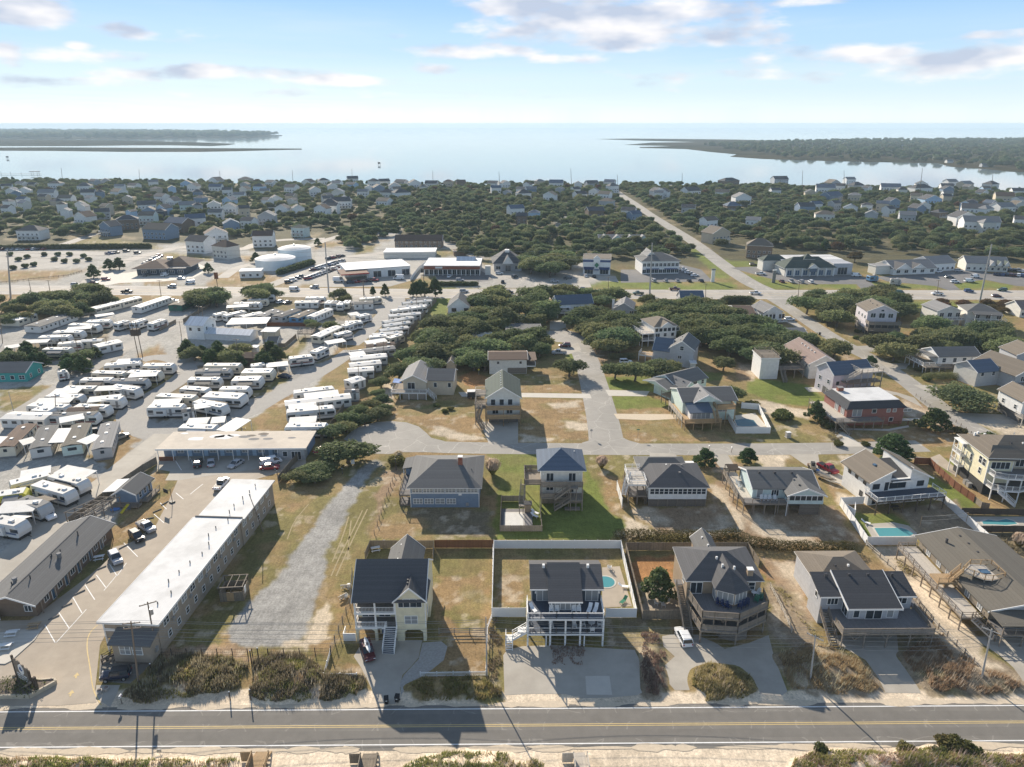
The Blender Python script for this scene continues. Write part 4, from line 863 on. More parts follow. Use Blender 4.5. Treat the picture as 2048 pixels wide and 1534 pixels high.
# ---------------------------------------------------------------- vegetation kit
TREES={}
def crown_mesh(key,lobes,n,leaf,mt,flat=.35,seed=1,shear=0.0,jag=.25):
 """leaf clumps spread over and inside lumpy lobes: each clump two bent leaf-sized faces"""
 r=np.random.default_rng(seed); vs=[]
 vol=np.array([l[3]*l[4]+l[3]*l[5] for l in lobes]); cnt=(n*vol/vol.sum()).astype(int)
 for (cx,cy,cz,rx,ry,rz),k in zip(lobes,cnt):
  d=r.normal(size=(k,3)); d/=np.linalg.norm(d,axis=1)[:,None]
  rad=r.uniform(.55,1.0,k)**.5
  # lumpy radius
  lump=1+jag*np.sin(d[:,0]*5+seed)*np.sin(d[:,1]*6+seed*2)*np.cos(d[:,2]*5+seed*.7)
  p=d*(rad*lump)[:,None]*np.array([rx,ry,rz])
  keep=p[:,2]>-rz*flat; p=p[keep]; d=d[keep]
  p=p+np.array([cx,cy,cz]); p[:,0]+=shear*(p[:,2]-cz)
  # leaf face: normal between outward and random
  nn=d*.65+r.normal(size=d.shape)*.85; nn[:,2]+=.2; nn/=np.linalg.norm(nn,axis=1)[:,None]
  t=np.cross(nn,r.normal(size=nn.shape)); t/=np.linalg.norm(t,axis=1)[:,None]; b=np.cross(nn,t)
  s=leaf*r.uniform(.6,1.35,len(p))[:,None]
  q=np.stack([p-t*s*.5-b*s*.3,p+t*s*.5-b*s*.35+nn*s*.1,p+t*s*.35+b*s*.45,p-t*s*.4+b*s*.4-nn*s*.12],1)
  vs.append(q.reshape(-1,3))
 return fastmesh('crown',np.concatenate(vs),4,mt)
def limb_mesh(limbs,mt='bark',n=6):
 m=MB()
 for (p,q,r0,r1) in limbs: m.tube(p,q,r0,r1,n)
 return m.mesh('trunk',mt)
def oak_proto(i,mt):
 k=('oak',i,mt)
 if k in TREES: return TREES[k]
 r=random.Random(100+i); lobes=[]; limbs=[((0,0,-.1),(.15,0,1.5),.28,.2)]
 nl=r.randint(8,11)
 for j in range(nl):
  a=2*math.pi*j/nl+r.uniform(-.4,.4); d=r.uniform(.9,2.8); z=r.uniform(2.6,3.9)-(.14*d*d*.5)
  rr=r.uniform(1.1,1.8); c=(math.cos(a)*d,math.sin(a)*d*.9,z); lobes.append((*c,rr*1.1,rr*1.05,rr*.85)); limbs.append(((.15,0,1.4),(c[0]*.75,c[1]*.75,c[2]-.3),.13,.05))
 lobes.append((0,0,3.6,2.0,2.0,1.3))
 TREES[k]=(crown_mesh(k,lobes,9000,.25,mt,.6,i+3,.25,.45),limb_mesh(limbs)); return TREES[k]
def pine_proto(i,mt='pine_leaf'):
 k=('pine',i,mt)
 if k in TREES: return TREES[k]
 r=random.Random(300+i); lobes=[]; limbs=[((0,0,-.1),(.1,.05,4.4),.20,.06)]
 for lv in range(5):
  z=1.3+lv*.75; nb=6-lv//2; R_=2.0-lv*.33
  for j in range(nb):
   a=2*math.pi*(j+lv*.5)/nb+r.uniform(-.3,.3); d=R_*r.uniform(.75,1.1); c=(math.cos(a)*d,math.sin(a)*d,z+r.uniform(-.2,.3)); s=r.uniform(.45,.75); lobes.append((*c,s*1.2,s*1.2,s*.6)); limbs.append(((0,0,z-.2),c,.06,.025))
 lobes.append((0,0,4.7,.55,.55,.7))
 TREES[k]=(crown_mesh(k,lobes,4200,.27,mt,.9,i+30,0,.4),limb_mesh(limbs)); return TREES[k]
def bush_proto(i,mt='bush_leaf'):
 k=('bush',i,mt)
 if k in TREES: return TREES[k]
 r=random.Random(500+i); lobes=[(0,0,.5,.8,.8,.6)]
 for j in range(5): a=j*1.25+r.random(); lobes.append((math.cos(a)*.6,math.sin(a)*.6,.45+r.random()*.25,.5,.5,.45))
 limbs=[((0,0,-.05),(.1*math.cos(j),.1*math.sin(j),.6),.05,.02) for j in range(3)]
 TREES[k]=(crown_mesh(k,lobes,1500,.17,mt,.8,i+60),limb_mesh(limbs)); return TREES[k]
def tree(proto,loc,scale,label,name,cat='tree',group=None,rz=None):
 t=thing(name,label,cat,loc,rnd.uniform(0,6.28) if rz is None else rz,group); t.scale=scale if isinstance(scale,tuple) else (scale,)*3
 put('crown' if name!='bush' else 'foliage',proto[0],t); put('trunk' if name!='bush' else 'stem',proto[1],t); return t
# ---------------------------------------------------------------- utility poles and wires
def upole(label,base,h,lean=(0,0),mt='polewood',arm=None,transformer=False,r=.15,name='utility_pole',group=None,arms=1):
 t=thing(name,label,'utility pole',(base.x,base.y,0),0,group); m=MB(); m.tube((0,0,-.2),(lean[0],lean[1],h),r,r*.62,8); m.obj('pole',mt,t)
 if arm is not None:
  for k in range(arms):
   m=MB(); a=Vector((math.cos(arm),math.sin(arm),0))*1.25; c=Vector((lean[0],lean[1],h-.35-.9*k)); m.bar(c-a,c+a,.1,.13); x=m.obj('crossarm',mt,t)
   for q in (-.92,-.35,.35,.92): m=MB(); m.tube(c+a*q+Vector((0,0,.06)),c+a*q+Vector((0,0,.28)),.05,.03,6); m.obj('insulator','metal',x)
 if transformer:
  m=MB(); m.tube((lean[0]+.33,lean[1],h-2.3),(lean[0]+.33,lean[1],h-1.3),.24,.24,10); m.obj('transformer','metal',t)
 return t
def wire(a,b,sag,label,group=None,r=.026,name='overhead_wire'):
 m=MB(); n=14; pts=[a+(b-a)*(i/n)+Vector((0,0,-sag*4*(i/n)*(1-i/n))) for i in range(n+1)]
 for i in range(n): m.tube(pts[i],pts[i+1],r,r,3,caps=False)
 o=m.obj(name,'wire'); tag(o,label,'wire',group); return o
mat('wire',(.30,.28,.25),.6,.1,1)
# ---------------------------------------------------------------- the front row along the beach road
def at(t,X,Y,z=0): return P(t,X,Y,z)
def yellow_house():
 h=House('beach_house','pale yellow house with wide front stairs and two stacked porches','house',G(713.5,1282.7),G(853.8,1281.5)); W_=11.5; D=11.2
 M='yellowside'
 # ground storey: garage hall, piers and entry
 h.wall(6.7,W_,6,D,0,2.65,M); h.wall(0,6.7,5,D,0,2.65,M)
 h.wall(0,6.7,2.6,D,2.8,8.0,M); h.wall(6.7,W_,0,D,2.72,8.0,M,corner=True)
 for a,b in ((6.7,7.9),(11.0,W_)): h.bxs('pier',M,a,b,0,.9,0,2.70)
 h.bxs('garage_header',M,7.9,11.0,.02,.6,2.2,2.70)
 for a,s_ in ((7.9,1),(11.0,-1)):
  m=MB(); m.ext([(a,1.75),(a,2.2),(a+.55*s_,2.2)] if s_>0 else [(a-.55,2.2),(a,2.2),(a,1.75)],'v',.03,.5); h.add('arch_bracket',m,M)
 for a in (0,3.1): h.bxs('pier',M,a,a+.45,0,.5,0,2.40)
 h.bxs('porch_header',M,0,3.55,.02,.5,2.40,2.66)
 for a,s_ in ((.45,1),(3.1,-1)):
  m=MB(); m.ext([(a,1.95),(a,2.4),(a+.5*s_,2.4)] if s_>0 else [(a-.5,2.4),(a,2.4),(a,1.95)],'v',.03,.5); h.add('arch_bracket',m,M)
 h.bxs('door','navyside',3.9,4.9,1.8,1.9,0,2.2); h.bxs('entry_wall',M,3.55,5.2,1.92,2.1,0,2.65)
 h.bxs('lattice_screen','lattice',.6,3.0,3.2,3.26,.1,2.3)
 for z in (2.66,5.5):
  h.bxs('porch_floor','deckgrey',0,6.68,0,2.58,z,z+.12); h.bxs('porch_beam','trim',-.05,6.66,-.06,.10,z-.22,z+.16)
 for u in (.12,3.35): h.bxs('column','trim',u-.13,u+.13,.02,.28,2.78,8.0)
 h.bxs('column','trim',6.42,6.66,.02,.28,5.62,8.0)
 h.bxs('porch_beam','trim',0,6.66,.03,.27,7.72,7.98)
 for z,segs in ((5.64,((.25,3.22),(3.48,6.42))),(2.8,((.25,3.22),(3.48,5.1)))):
  for a,b in segs: h.rail((a,.12,z),(b,.12,z),'trim',.95)
 h.rail((.06,.3,5.64),(.06,2.5,5.64),'trim',.95); h.rail((.06,.3,2.8),(.06,2.5,2.8),'trim',.95)
 b=(0,6.7,2.6,D)
 h.win('F',1.7,5.8,2.0,1.9,2,bx=b); h.win('F',5.0,5.8,2.0,1.9,2,bx=b); h.win('F',1.7,2.95,2.0,2.0,2,bx=b); h.win('F',4.4,2.95,1.8,2.0,2,bx=b)
 b=(6.7,W_,0,D)
 h.win('F',.90,6.72,.75,1.15,bx=b); h.win('F',2.38,6.72,2.05,1.5,2,bx=b); h.win('F',3.87,6.72,.75,1.15,bx=b); h.win('F',2.45,3.5,2.0,1.45,2,bx=b,gm='glass_curtain',style='sash')
 h.wins('R',(2.5,),3.6,.9,1.3,1,bx=b,style='sash'); h.wins('R',(6.5,),6.2,1.0,1.3,bx=b,style='sash')
 h.stairs((5.85,-.02,2.78),(5.65,-3.0,.05),1.9,'trim',tread='deckdark',rm='trim',fill='bal',solid='trim')
 r=h.gable(0,W_,0,D,8.0,3.9,'u','r_char',M,ov=.35)
 h.gable(6.65,W_+.05,0,5.2,8.05,2.35,'v','r_char',M,ov=.35,ove=.35,vents=0)
 for y,a in ((1.2,8.95),(2.0,8.9)): h.bxs('roof_vent','darktrim',a-.35,a-.1,y-.12,y+.12,10.1,10.6)
 # rear wing
 h.wall(3.4,9.2,D+.01,19,0,5.4,M); h.gable(3.4,9.2,D-1.4,19,5.4,2.7,'v','r_grey',M,ov=.35)
 for i,v in enumerate((12.5,14.5,17)): h.bxs('roof_vent','trim' if i!=1 else 'darktrim',5.35,5.65,v-.15,v+.15,6.8,7.55)
 # sign with house number by the stairs
 m=MB();
 for i in range(5): m.box(3.62+i*.13,3.71+i*.13,-.075,-.06,2.46,2.62)
 h.add('house_number',m,'darktrim')
 h.bxs('bin_enclosure','vinyl',-2.2,-.1,.1,.18,0,1.5); h.bxs('bin_enclosure_side','vinyl',-2.2,-2.1,.2,2.0,0,1.5)
 return h
H1=yellow_house()
def white_house():
 h=House('beach_house','raised navy house with white double decks and stepped charcoal roof','house',G(1054,1292.7),G(1206,1292.7)); W_=12.4
 M='navyside' if 0 else 'slate'
 h.wall(1.0,11.9,6.2,11.8,0,2.3,'blueside'); h.wall(.9,12.3,4.7,12.0,2.4,8.0,M); sb=h.bx
 h.wall(3.75,8.75,2.3,4.69,5.35,7.2,M); mb=h.bx
 # lower deck and upper deck
 h.deck(0,W_,0,4.68,2.5,'deckdark','',rm='trim',post='F',step=3.1,pm='trim',trim='trim')
 h.deck(0,W_,0,4.68,5.4,'deckdark','',rm='trim',trim='trim')
 for u in (.1,3.75,6.2,8.6,12.3):
  h.bxs('column','trim',u-.14,u+.14,.05,.33,0,5.06)
 h.posts([(.15,3.2),(W_-.15,3.2)],0,5.06,'trim',.26)
 h.bxs('side_beam','trim',-.06,.10,.36,4.6,4.9,5.38)
 for z in (2.5,5.4):
  for a,b in ((.2,2.2),(2.2,4.7),(4.7,7.2),(7.2,9.7),(9.7,12.2)):
   o=h.rail((a,.12,z),(b,.12,z),'trim',1.05,fill='cable')
   m=MB()
   for q in (.3,.5,.7,.85): m.bar((a,.12,z+q),(b,.12,z+q),.012,.012)
   h.add('cable',m,'metal',o)
  h.rail((.08,.3,z),(.08,4.6,z),'trim',1.05,fill='rails'); h.rail((W_-.08,.3,z),(W_-.08,4.6,z),'trim',1.05,fill='rails')
 h.bxs('stair_side_board','trim',-.02,.04,.5,4.6,5.5,6.0)
 for (a,b) in ((.9,3.75),(8.75,12.3)):
  pass
 h.win('F',1.75,5.45,1.9,2.0,2,bx=sb,gm='glass_curtain'); h.win('F',9.9,5.45,2.0,2.0,2,bx=sb,gm='glass_curtain'); h.win('F',2.5,5.42,3.3,1.65,4,bx=mb,gm='glass_curtain')
 h.wins('F',(1.8,4.6,8.6),2.55,1.8,2.0,2,bx=sb)
 for u in (.55,11.1):  h.bxs('lantern','trim',.9+u-.1,.9+u+.1,4.55,4.68,6.9,7.3)
 for u in (.25,4.75): h.bxs('lantern','trim',3.75+u-.1,3.75+u+.1,2.16,2.29,6.4,6.8)
 # roofs: main slope, with the centre run forward and lower
 zr,vr=9.6,9.0
 def slope(u0,u1,vf,zf): h.slab('roof',[(u0,vf,zf),(u1,vf,zf),(u1,vr,zr),(u0,vr,zr)],.2,'r_char')
 slope(.5,3.70,4.2,8.0); slope(8.8,12.7,4.2,8.0); h.slab('roof',[(3.45,1.85,7.25),(9.05,1.85,7.25),(9.05,vr+.02,zr+.35),(3.45,vr+.02,zr+.35)],.2,'r_char')
 h.slab('roof',[(.5,vr+.01,zr),(12.7,vr+.01,zr),(12.7,12.4,8.1),(.5,12.4,8.1)],.2,'r_char')
 h.bxs('eave_board','trim',.5,3.70,4.14,4.18,7.76,8.0); h.bxs('eave_board','trim',8.8,12.7,4.14,4.18,7.76,8.0); h.bxs('eave_board','trim',3.45,9.05,1.79,1.84,7.0,7.26)
 m=MB(); m.poly([(3.76,2.35,7.1),(3.76,4.7,7.1),(3.76,4.7,8.15)],[(0,1,2)]); h.add('cheek_wall',m,M)
 for u in (.9,12.28): m=MB(); m.ext([(4.7,7.98),(12.0,7.98),(9.0,9.4)],'u',u-.02,u+.02); h.add('gable_wall',m,M)
 for u in (2.9,10.4): h.bxs('skylight_vent','trim',u-.2,u+.2,8.2,8.7,9.2,9.9)
 # side stairs down to the left
 h.bxs('landing','trim',-1.5,-.05,.3,1.7,2.3,2.5); h.stairs((-.1,1.0,2.5),(-2.4,1.0,.9),1.2,'trim',rm='trim'); h.bxs('landing','trim',-3.5,-2.35,.2,1.8,.75,.9); h.rail((-3.45,.25,.9),(-3.45,1.7,.9),'trim'); h.rail((-3.4,.25,.9),(-2.4,.25,.9),'trim'); h.stairs((-2.9,.2,.9),(-2.9,-1.0,.05),1.1,'trim',rm='trim'); h.posts([(-3.4,.3),(-3.4,1.7)],0,.75,'trim',.14)
 return h
H2=white_house()
def shingle_house():
 h=House('beach_house','brown shingle house with angled two level deck and glazed bay','house',(33.9,95.7),rz=0.0); M='shingle'
 h.wall(-4.4,8.0,5.0,14.5,0,7.9,M,corner=False); mb=h.bx
 # glazed prow room
 m=MB(); base=[(-.1,5.0),(-.1,2.7),(2.6,1.5),(5.0,2.7),(5.0,5.0)]; m.prism(base,5.35,8.0); h.add('bay_wall',m,M)
 for (a,b,n) in (((-.1,2.7),(2.6,1.5),3),((2.6,1.5),(5.0,2.7),3)):
  L=math.hypot(b[0]-a[0],b[1]-a[1]); rz=math.atan2(b[1]-a[1],b[0]-a[0]); f,p,pw=win_meshes(L*.86,1.85,n,'trim','glass_curtain',None)
  c=((a[0]+b[0])/2,(a[1]+b[1])/2); o=put('window',f,h.root,(c[0],c[1],5.75),rz)
  for i in range(n): put('pane',p,o,(-L*.43+pw*(i+.5),0,0))
 h.win('L',3.6,5.5,1.5,2.0,2,bx=(-.1,5,0,5),gm='glass_curtain')
 # decks : upper and lower follow the same angled outline
 out=[(-4.2,5.0),(-3.2,-1.0),(2.6,-1.6),(8.3,1.6),(8.6,5.0)]
 for z,nm in ((5.3,'deck'),(2.7,'deck')):
  m=MB(); m.prism(out,z-.16,z); d=h.add(nm,m,'deckgrey')
  m=MB()
  for i in range(4): m.bar((*out[i],z-.3),(*out[i+1],z-.3),.1,.3)
  h.add('rim_board',m,'woodv',d)
  for i in range(4): h.rail((*out[i],z),(*out[i+1],z),'woodv',1.05,'solid')
 for i in (1,2,3): h.posts([(out[i][0]*.97,out[i][1]+.15)],0,5.1,'postwood',.22)
 for a,b in ((1,2),(2,3)):
  for f in (.33,.66): u=out[a][0]+(out[b][0]-out[a][0])*f; v=out[a][1]+(out[b][1]-out[a][1])*f+.15; h.posts([(u,v)],2.5,5.1,'postwood',.16)
 # knee braces
 for u,v in ((-3.0,-.85),(.2,-1.2),(2.6,-1.45),(5.4,.1),(8.1,1.7)):
  for z in (5.05,):
   m=MB(); m.bar((u-.7,v+.02,z),(u,v+.05,z-.75),.1,.1); m.bar((u+.7,v+.05,z),(u,v+.05,z-.75),.1,.1); h.add('knee_brace',m,'postwood')
 m=MB(); m.prism([(-.2,3.2),(.4,.2),(2.7,-.6),(4.9,.2),(5.2,3.2)],0,2.35); h.add('lattice_skirt',m,'lattice')
 h.wall(-.5,5.6,3.4,5.0,0,2.6,M)
 # left stair against the side wall
 h.stairs((-4.9,7.5,5.3),(-4.6,.6,.05),1.3,'woodv'); h.bxs('landing','deckgrey',-5.6,-4.25,7.5,9,5.1,5.3)
 # roofs
 h.hip(-4.4,8.0,5.0,14.5,7.9,2.5,'r_char',vents=0)
 m=MB(); a=.45; e=8.0
 o_=[(-.1-a,5.6,e),(-.1-a,2.4,e),(2.6,1.0,e),(5+a,2.4,e),(5+a,5.6,e)]; ap=(2.4,5.2,10.4); rb=(2.4,9.7,10.4)
 m.poly(o_+[ap,rb,(-.1-a,9,e),(5+a,9,e)],[(1,2,5),(2,3,5),(7,1,5,6),(3,8,6,5),(8,3,2,1,7)]); b=h.add('bay_roof',m,'r_char')
 for q in ((1.6,6.2),(1.2,8.4),(3.4,5.6)): h.bxs('roof_vent','trim',q[0]-.15,q[0]+.15,q[1]-.15,q[1]+.15,9.6,10.3,parent=b)
 h.win('F',1.6,5.4,1.9,2.1,2,bx=mb); h.win('F',10.9,6.1,1.0,1.4,bx=mb,style='sash'); h.wins('F',(2,5,9.6),2.9,1.6,1.8,2,bx=mb)
 h.chimney(6.2,5.8,7.6,9.6,.9,.8,M,'trim'); h.win('L',2.4,6.0,.9,1.3,bx=mb,style='sash')
 # rear cross wing
 h.wall(.2,3.6,14.51,20.5,0,6.6,M); h.gable(.2,3.6,12,20.5,6.6,1.6,'v','r_grey',M,ov=.4); h.bxs('roof_vent','trim',1.2,1.5,18,18.3,7.6,8.1); h.bxs('roof_vent','trim',1.5,1.8,15,15.3,7.8,8.4)
 return h
H3=shingle_house()
def grey_house():
 A=P('H',390,385); h=House('beach_house','light grey cottage with dark shed roof stepping forward over a broad weathered deck','house',A,rz=R(.7)); M='lightgrey'
 W_=15.4
 h.wall(0,W_,0,4.4,0,5.6,M); sb=h.bx; h.wall(3.6,11.9,-2.6,-.01,2.9,4.95,M); mb=h.bx
 k=.30
 def zf(v): return 5.0+(v+2.6)*k
 h.slab('roof',[(-.4,-.45,zf(-.45)),(3.45,-.45,zf(-.45)),(3.45,4.6,zf(4.6)),(-.4,4.6,zf(4.6))],.2,'r_black'); h.slab('roof',[(12.05,-.45,zf(-.45)),(15.8,-.45,zf(-.45)),(15.8,4.6,zf(4.6)),(12.05,4.6,zf(4.6))],.2,'r_black')
 h.slab('roof',[(3.3,-3.0,zf(-3)+.3),(12.2,-3.0,zf(-3)+.3),(12.2,4.6,zf(4.6)+.3),(3.3,4.6,zf(4.6)+.3)],.22,'r_black')
 for u in (3.22,12.2): h.slab('rake_board',[(u-.06 if u<5 else u+.01,-3.06,zf(-3.06)+.33),(u+.06 if u<5 else u+.13,-3.06,zf(-3.06)+.33),(u+.06 if u<5 else u+.13,4.65,zf(4.65)+.33),(u-.06 if u<5 else u+.01,4.65,zf(4.65)+.33)],.42,'trim')
 h.bxs('eave_board','trim',3.3,12.2,-3.05,-3.01,zf(-3)-.02,zf(-3)+.30); h.bxs('eave_board','trim',-.4,3.2,-.5,-.46,zf(-.45)-.22,zf(-.45)+.02); h.bxs('eave_board','trim',12.4,15.8,-.5,-.46,zf(-.45)-.22,zf(-.45)+.02)
 for u in (-.02,W_+.02): m=MB(); m.ext([(0,5.55),(4.4,5.55),(4.4,zf(4.4)-.15),(0,zf(0)-.15)],'u',u-.02,u+.02); h.add('side_gable',m,M)
 m=MB(); m.ext([(3.6,4.9),(11.9,4.9),(11.9,5.0),(3.6,5.0)],'v',-2.6,-2.55); h.add('frieze',m,'trim')
 h.bxs('back_wall',M,0,W_,4.42,4.55,3,zf(4.4)-.1)
 for u in (3.6,11.9):
  m=MB(); m.ext([(-2.6,4.9),(0,4.9),(0,zf(0)+.1),(-2.6,zf(-2.6)+.1)],'u',u-.01,u+.01); h.add('cheek_wall',m,M)
 h.win('F',2.0,3.9,1.7,1.15,3,bx=sb); h.win('F',13.7,3.95,1.6,1.1,2,bx=sb); h.win('F',1.3,3.25,.9,1.35,bx=mb); h.win('F',4.2,2.95,2.6,1.75,2,bx=mb); h.win('F',6.9,3.25,1.0,1.4,bx=mb,gm='glass_curtain'); h.win('L',1.3,3.0,1.7,1.8,2,bx=mb); h.win('L',1.8,4.2,.8,1.0,bx=sb)
 # deck with solid board rail
 h.deck(1.2,16.0,-6.2,-.02,2.9,'deckgrey','FR',rm='wood',post='F',fill='solid',step=4.0,hr=.95)
 h.deck(16.05,17.2,-3.6,2.6,2.9,'deckgrey','R',rm='wood',fill='bal',post='R',step=3)
 h.rail((1.25,-6.15,2.9),(1.25,-3.4,2.9),'wood',.95,'solid')
 h.stairs((.55,-.6,2.9),(.3,-6.0,.2),1.3,'wood',rm='postwood')
 h.bxs('landing','deckgrey',-.0,1.18,-.6,-.03,2.7,2.9)
 for u in (3.4,8.6,12.6,15.4):
  m=MB(); m.bar((u-.9,-6.0,2.5),(u,-6.0,1.5),.09,.09); m.bar((u+.9,-6.0,2.5),(u,-6.0,1.5),.09,.09); h.add('knee_brace',m,'postwood')
 # rear hip wing and vents
 h.wall(1.2,11.8,4.6,13.5,0,5.0,M); r=h.hip(1.2,11.8,4.6,13.5,5.0,2.0,'r_tan',vents=2)
 for u in (2.0,6.0,9.2,13.4): h.bxs('roof_vent','darktrim',u-.2,u+.2,3.4,3.7,zf(3.5)+.0,zf(3.5)+.62)
 return h
H4=grey_house()
def long_house():
 h=House('beach_house','long low house with tan roof and a boardwalk deck beside it','house',(75.6,97.0),rz=R(-.5)); M='greyside'
 h.wall(3.6,17.8,.6,22.3,2.5,4.6,'woodfence'); h.wall(6,16,5,21,0,2.4,'woodfence')
 r=h.gable(3.3,18.2,.2,22.6,4.55,1.75,'v','r_olive',M,ov=.5);
 for v,u in ((2.5,12.6),(20.2,9.6),(17.6,9.7),(14.8,9.7),(12.2,9.7),(9.0,9.8),(19,6.5),(7.8,9.9)): h.bxs('roof_vent','darktrim',u-.16,u+.16,v-.16,v+.16,5.4,6.35)
 # porch under the near eave
 h.deck(3.6,18.0,-3.2,.55,2.5,'deckgrey','FR',rm='postwood',post='F',step=3.4); h.posts([(3.8,-3.0),(8.5,-3.0),(13.2,-3.0),(17.8,-3.0)],2.5,4.5,'postwood',.18)
 h.slab('porch_roof',[(3.0,-3.6,4.45),(18.6,-3.6,4.45),(18.6,.3,4.75),(3.0,.3,4.75)],.2,'r_olive')
 h.wins('F',(2,5,8,11),2.7,1.4,1.5,2);
 # side boardwalk
 h.deck(-.6,3.0,.9,22.0,2.6,'decklight','LF',rm='postwood',post='L',fill='rails',step=3.2); h.rail((-.5,21.9,2.6),(3.0,21.9,2.6),'postwood')
 for v in (3,6.5,12.5,15.5,19): h.win('L',v-.6,2.7,1.1,1.7,2,bx=(3.6,17.8,.6,22.3),gm='glass_curtain')
 h.stairs((1.4,.9,2.6),(3.4,-2.2,.9),1.3,'decklight',rm='postwood'); h.posts([(2.9,-1.4),(3.9,-1.9)],0,1,'postwood')
 # roof deck with stairs
 m=MB(); poly=[(3.6,9.0),(6.2,11.2),(9.8,11.0),(9.8,7.2),(7.2,6.4),(6.0,6.6)]; m.prism(poly,5.85,6.0); h.add('roof_deck',m,'decklight')
 for i in range(len(poly)): a=poly[i]; b=poly[(i+1)%len(poly)]; h.rail((*a,6.0),(*b,6.0),'newwood',1.0)
 h.posts([(6.1,6.7),(9.7,7.3),(7.2,6.5)],4.5,5.85,'postwood'); h.stairs((3.7,9.4,6.0),(1.2,9.6,2.65),1.2,'newwood'); h.bxs('hatch','glass_blue',6.6,8.2,8.4,9.6,6.01,6.12)
 h.deck(-.4,2.9,8.6,11.4,3.9,'newwood','F',rm='newwood',post='F',g=2.6)
 return h
H5=long_house()
# ---------------------------------------------------------------- the second row
def blue_hip_house():
 h=House('beach_house','blue grey two storey house with hip roof and brick chimney','house',(-22.4,138.6),rz=0); M='blueside'
 h.wall(0,15.1,0,15,0,5.0,M,corner=True); b=h.bx
 for u in (1.5,3.95,6.4,8.85,11.3,13.7): h.win('F',u,3.75,2.1,1.15,3,style='sash',bx=b,gm='glass_curtain')
 for u in (1.6,4.05,6.5,8.95): h.win('F',u,.95,1.95,1.2,3 if u!=6.5 else 2,style='sash',bx=b,gm='glass_curtain')
 for u in (2.8,5.3,7.7,10.2,12.6): h.bxs('batten',M,u-.06,u+.06,-.05,-.004,.1,3.5)
 h.bxs('belt_board','trim',-.05,15.15,-.06,-.003,3.45,3.6)
 h.hip(0,15.1,0,15,5.0,3.0,'r_grey',ov=.75,ridge=4.0)
 h.slab('lower_roof',[(-3.1,9.8,4.6),(.2,9.8,5.2),(.2,15.6,5.2),(-3.1,15.6,4.6)],.25,'r_grey')
 h.chimney(10.7,6.3,5.5,9.4,.95,.95,'brick','trim')
 for u,v,z in ((3.4,5.6,6.6),(13.2,5.8,6.2)): h.bxs('vent_pipe','r_light',u-.09,u+.09,v-.09,v+.09,z-.6,z+.55)
 h.deck(-2.6,-.02,.8,13,2.7,'deckgrey','LF',rm='postwood',post='L',fill='bal',step=3); h.deck(-2.6,-.02,.6,4,.4,'deckgrey','LF',rm='postwood',fill='bal');
 h.posts([(-2.9,10.2),(-2.9,15.2)],0,4.5,'trim'); h.bxs('storage_wall',M,-2.4,-.02,10.5,15,0,4.2); h.bxs('plaque','trim',10.6,11.3,-.045,-.004,3.0,3.42); h.bxs('utility_box','metal',12.2,12.8,-.2,-.004,.5,1.2)
 return h
H6=blue_hip_house()
def tower_house():
 h=House('beach_house','tall pale three storey house with zigzag outside stairs and slate blue hip roof','house',(6.4,138.4),rz=0); M='pale'; W_=9.1
 h.wall(.2,W_,2.0,11,0,2.5,'woodfence'); h.wall(0,W_,1.9,11.5,2.6,8.3,M,corner=True); b=h.bx
 h.hip(-.2,W_+.3,1.9,11.7,8.3,3.0,'r_blue',ov=.6,ridge=.4)
 h.win('F',2.0,5.7,1.5,1.9,2,bx=b); h.win('F',6.9,5.7,1.5,1.9,2,bx=b); h.win('F',2.0,3.4,1.5,1.1,2,bx=b); h.win('F',6.4,2.9,1.8,1.9,2,bx=b)
 for u in (.5,8.5): h.bxs('lantern','trim',u-.12,u+.12,1.7,1.89,7.3,7.6)
 h.deck(0,W_,-.1,1.88,5.5,'wood','F',rm='wood',post='F',fill='solid',step=3); h.deck(-3.6,-.05,1.0,8.0,5.5,'wood','FLB',rm='wood',post='FL',fill='solid',step=3.2)
 h.deck(0,W_,-.1,1.88,2.65,'wood','',rm='wood'); h.rail((.05,-.1,2.65),(2.8,-.1,2.65),'wood',1,'solid'); h.rail((5.6,-.1,2.65),(9.0,-.1,2.65),'wood')
 h.stairs((6.3,-.7,5.5),(3.0,-.7,2.7),1.1,'wood',rm='wood',fill='bal'); h.stairs((6.4,-.9,2.65),(2.9,-.9,.1),1.1,'wood',rm='wood',fill='bal')
 h.bxs('landing','wood',6.3,8.0,-1.3,-.12,5.3,5.5); h.bxs('landing','wood',6.4,9.0,-1.5,-.12,2.45,2.65); h.posts([(6.4,-1.4),(7.6,-1.4),(9.0,-1.4)],0,5.3,'postwood')
 h.stairs((-3.9,1.0,5.5),(-4.4,-3.2,2.9),1.0,'wood',rm='wood'); h.posts([(-4.8,-3.2),(-4.0,-3.2)],0,2.9,'postwood'); h.bxs('landing','wood',-4.9,-3.8,-4.2,-3.2,2.7,2.9)
 h.bxs('ground_steps','wood',5.2,8.6,-1.6,-.3,.3,.45); h.win('R',5,4.0,1.1,1.3,bx=b,style='sash')
 for u,v in ((2.2,9.6),(7.8,8.5)): h.bxs('vent_pipe','trim',u-.1,u+.1,v-.1,v+.1,8.6,9.9)
 return h
H7=tower_house()
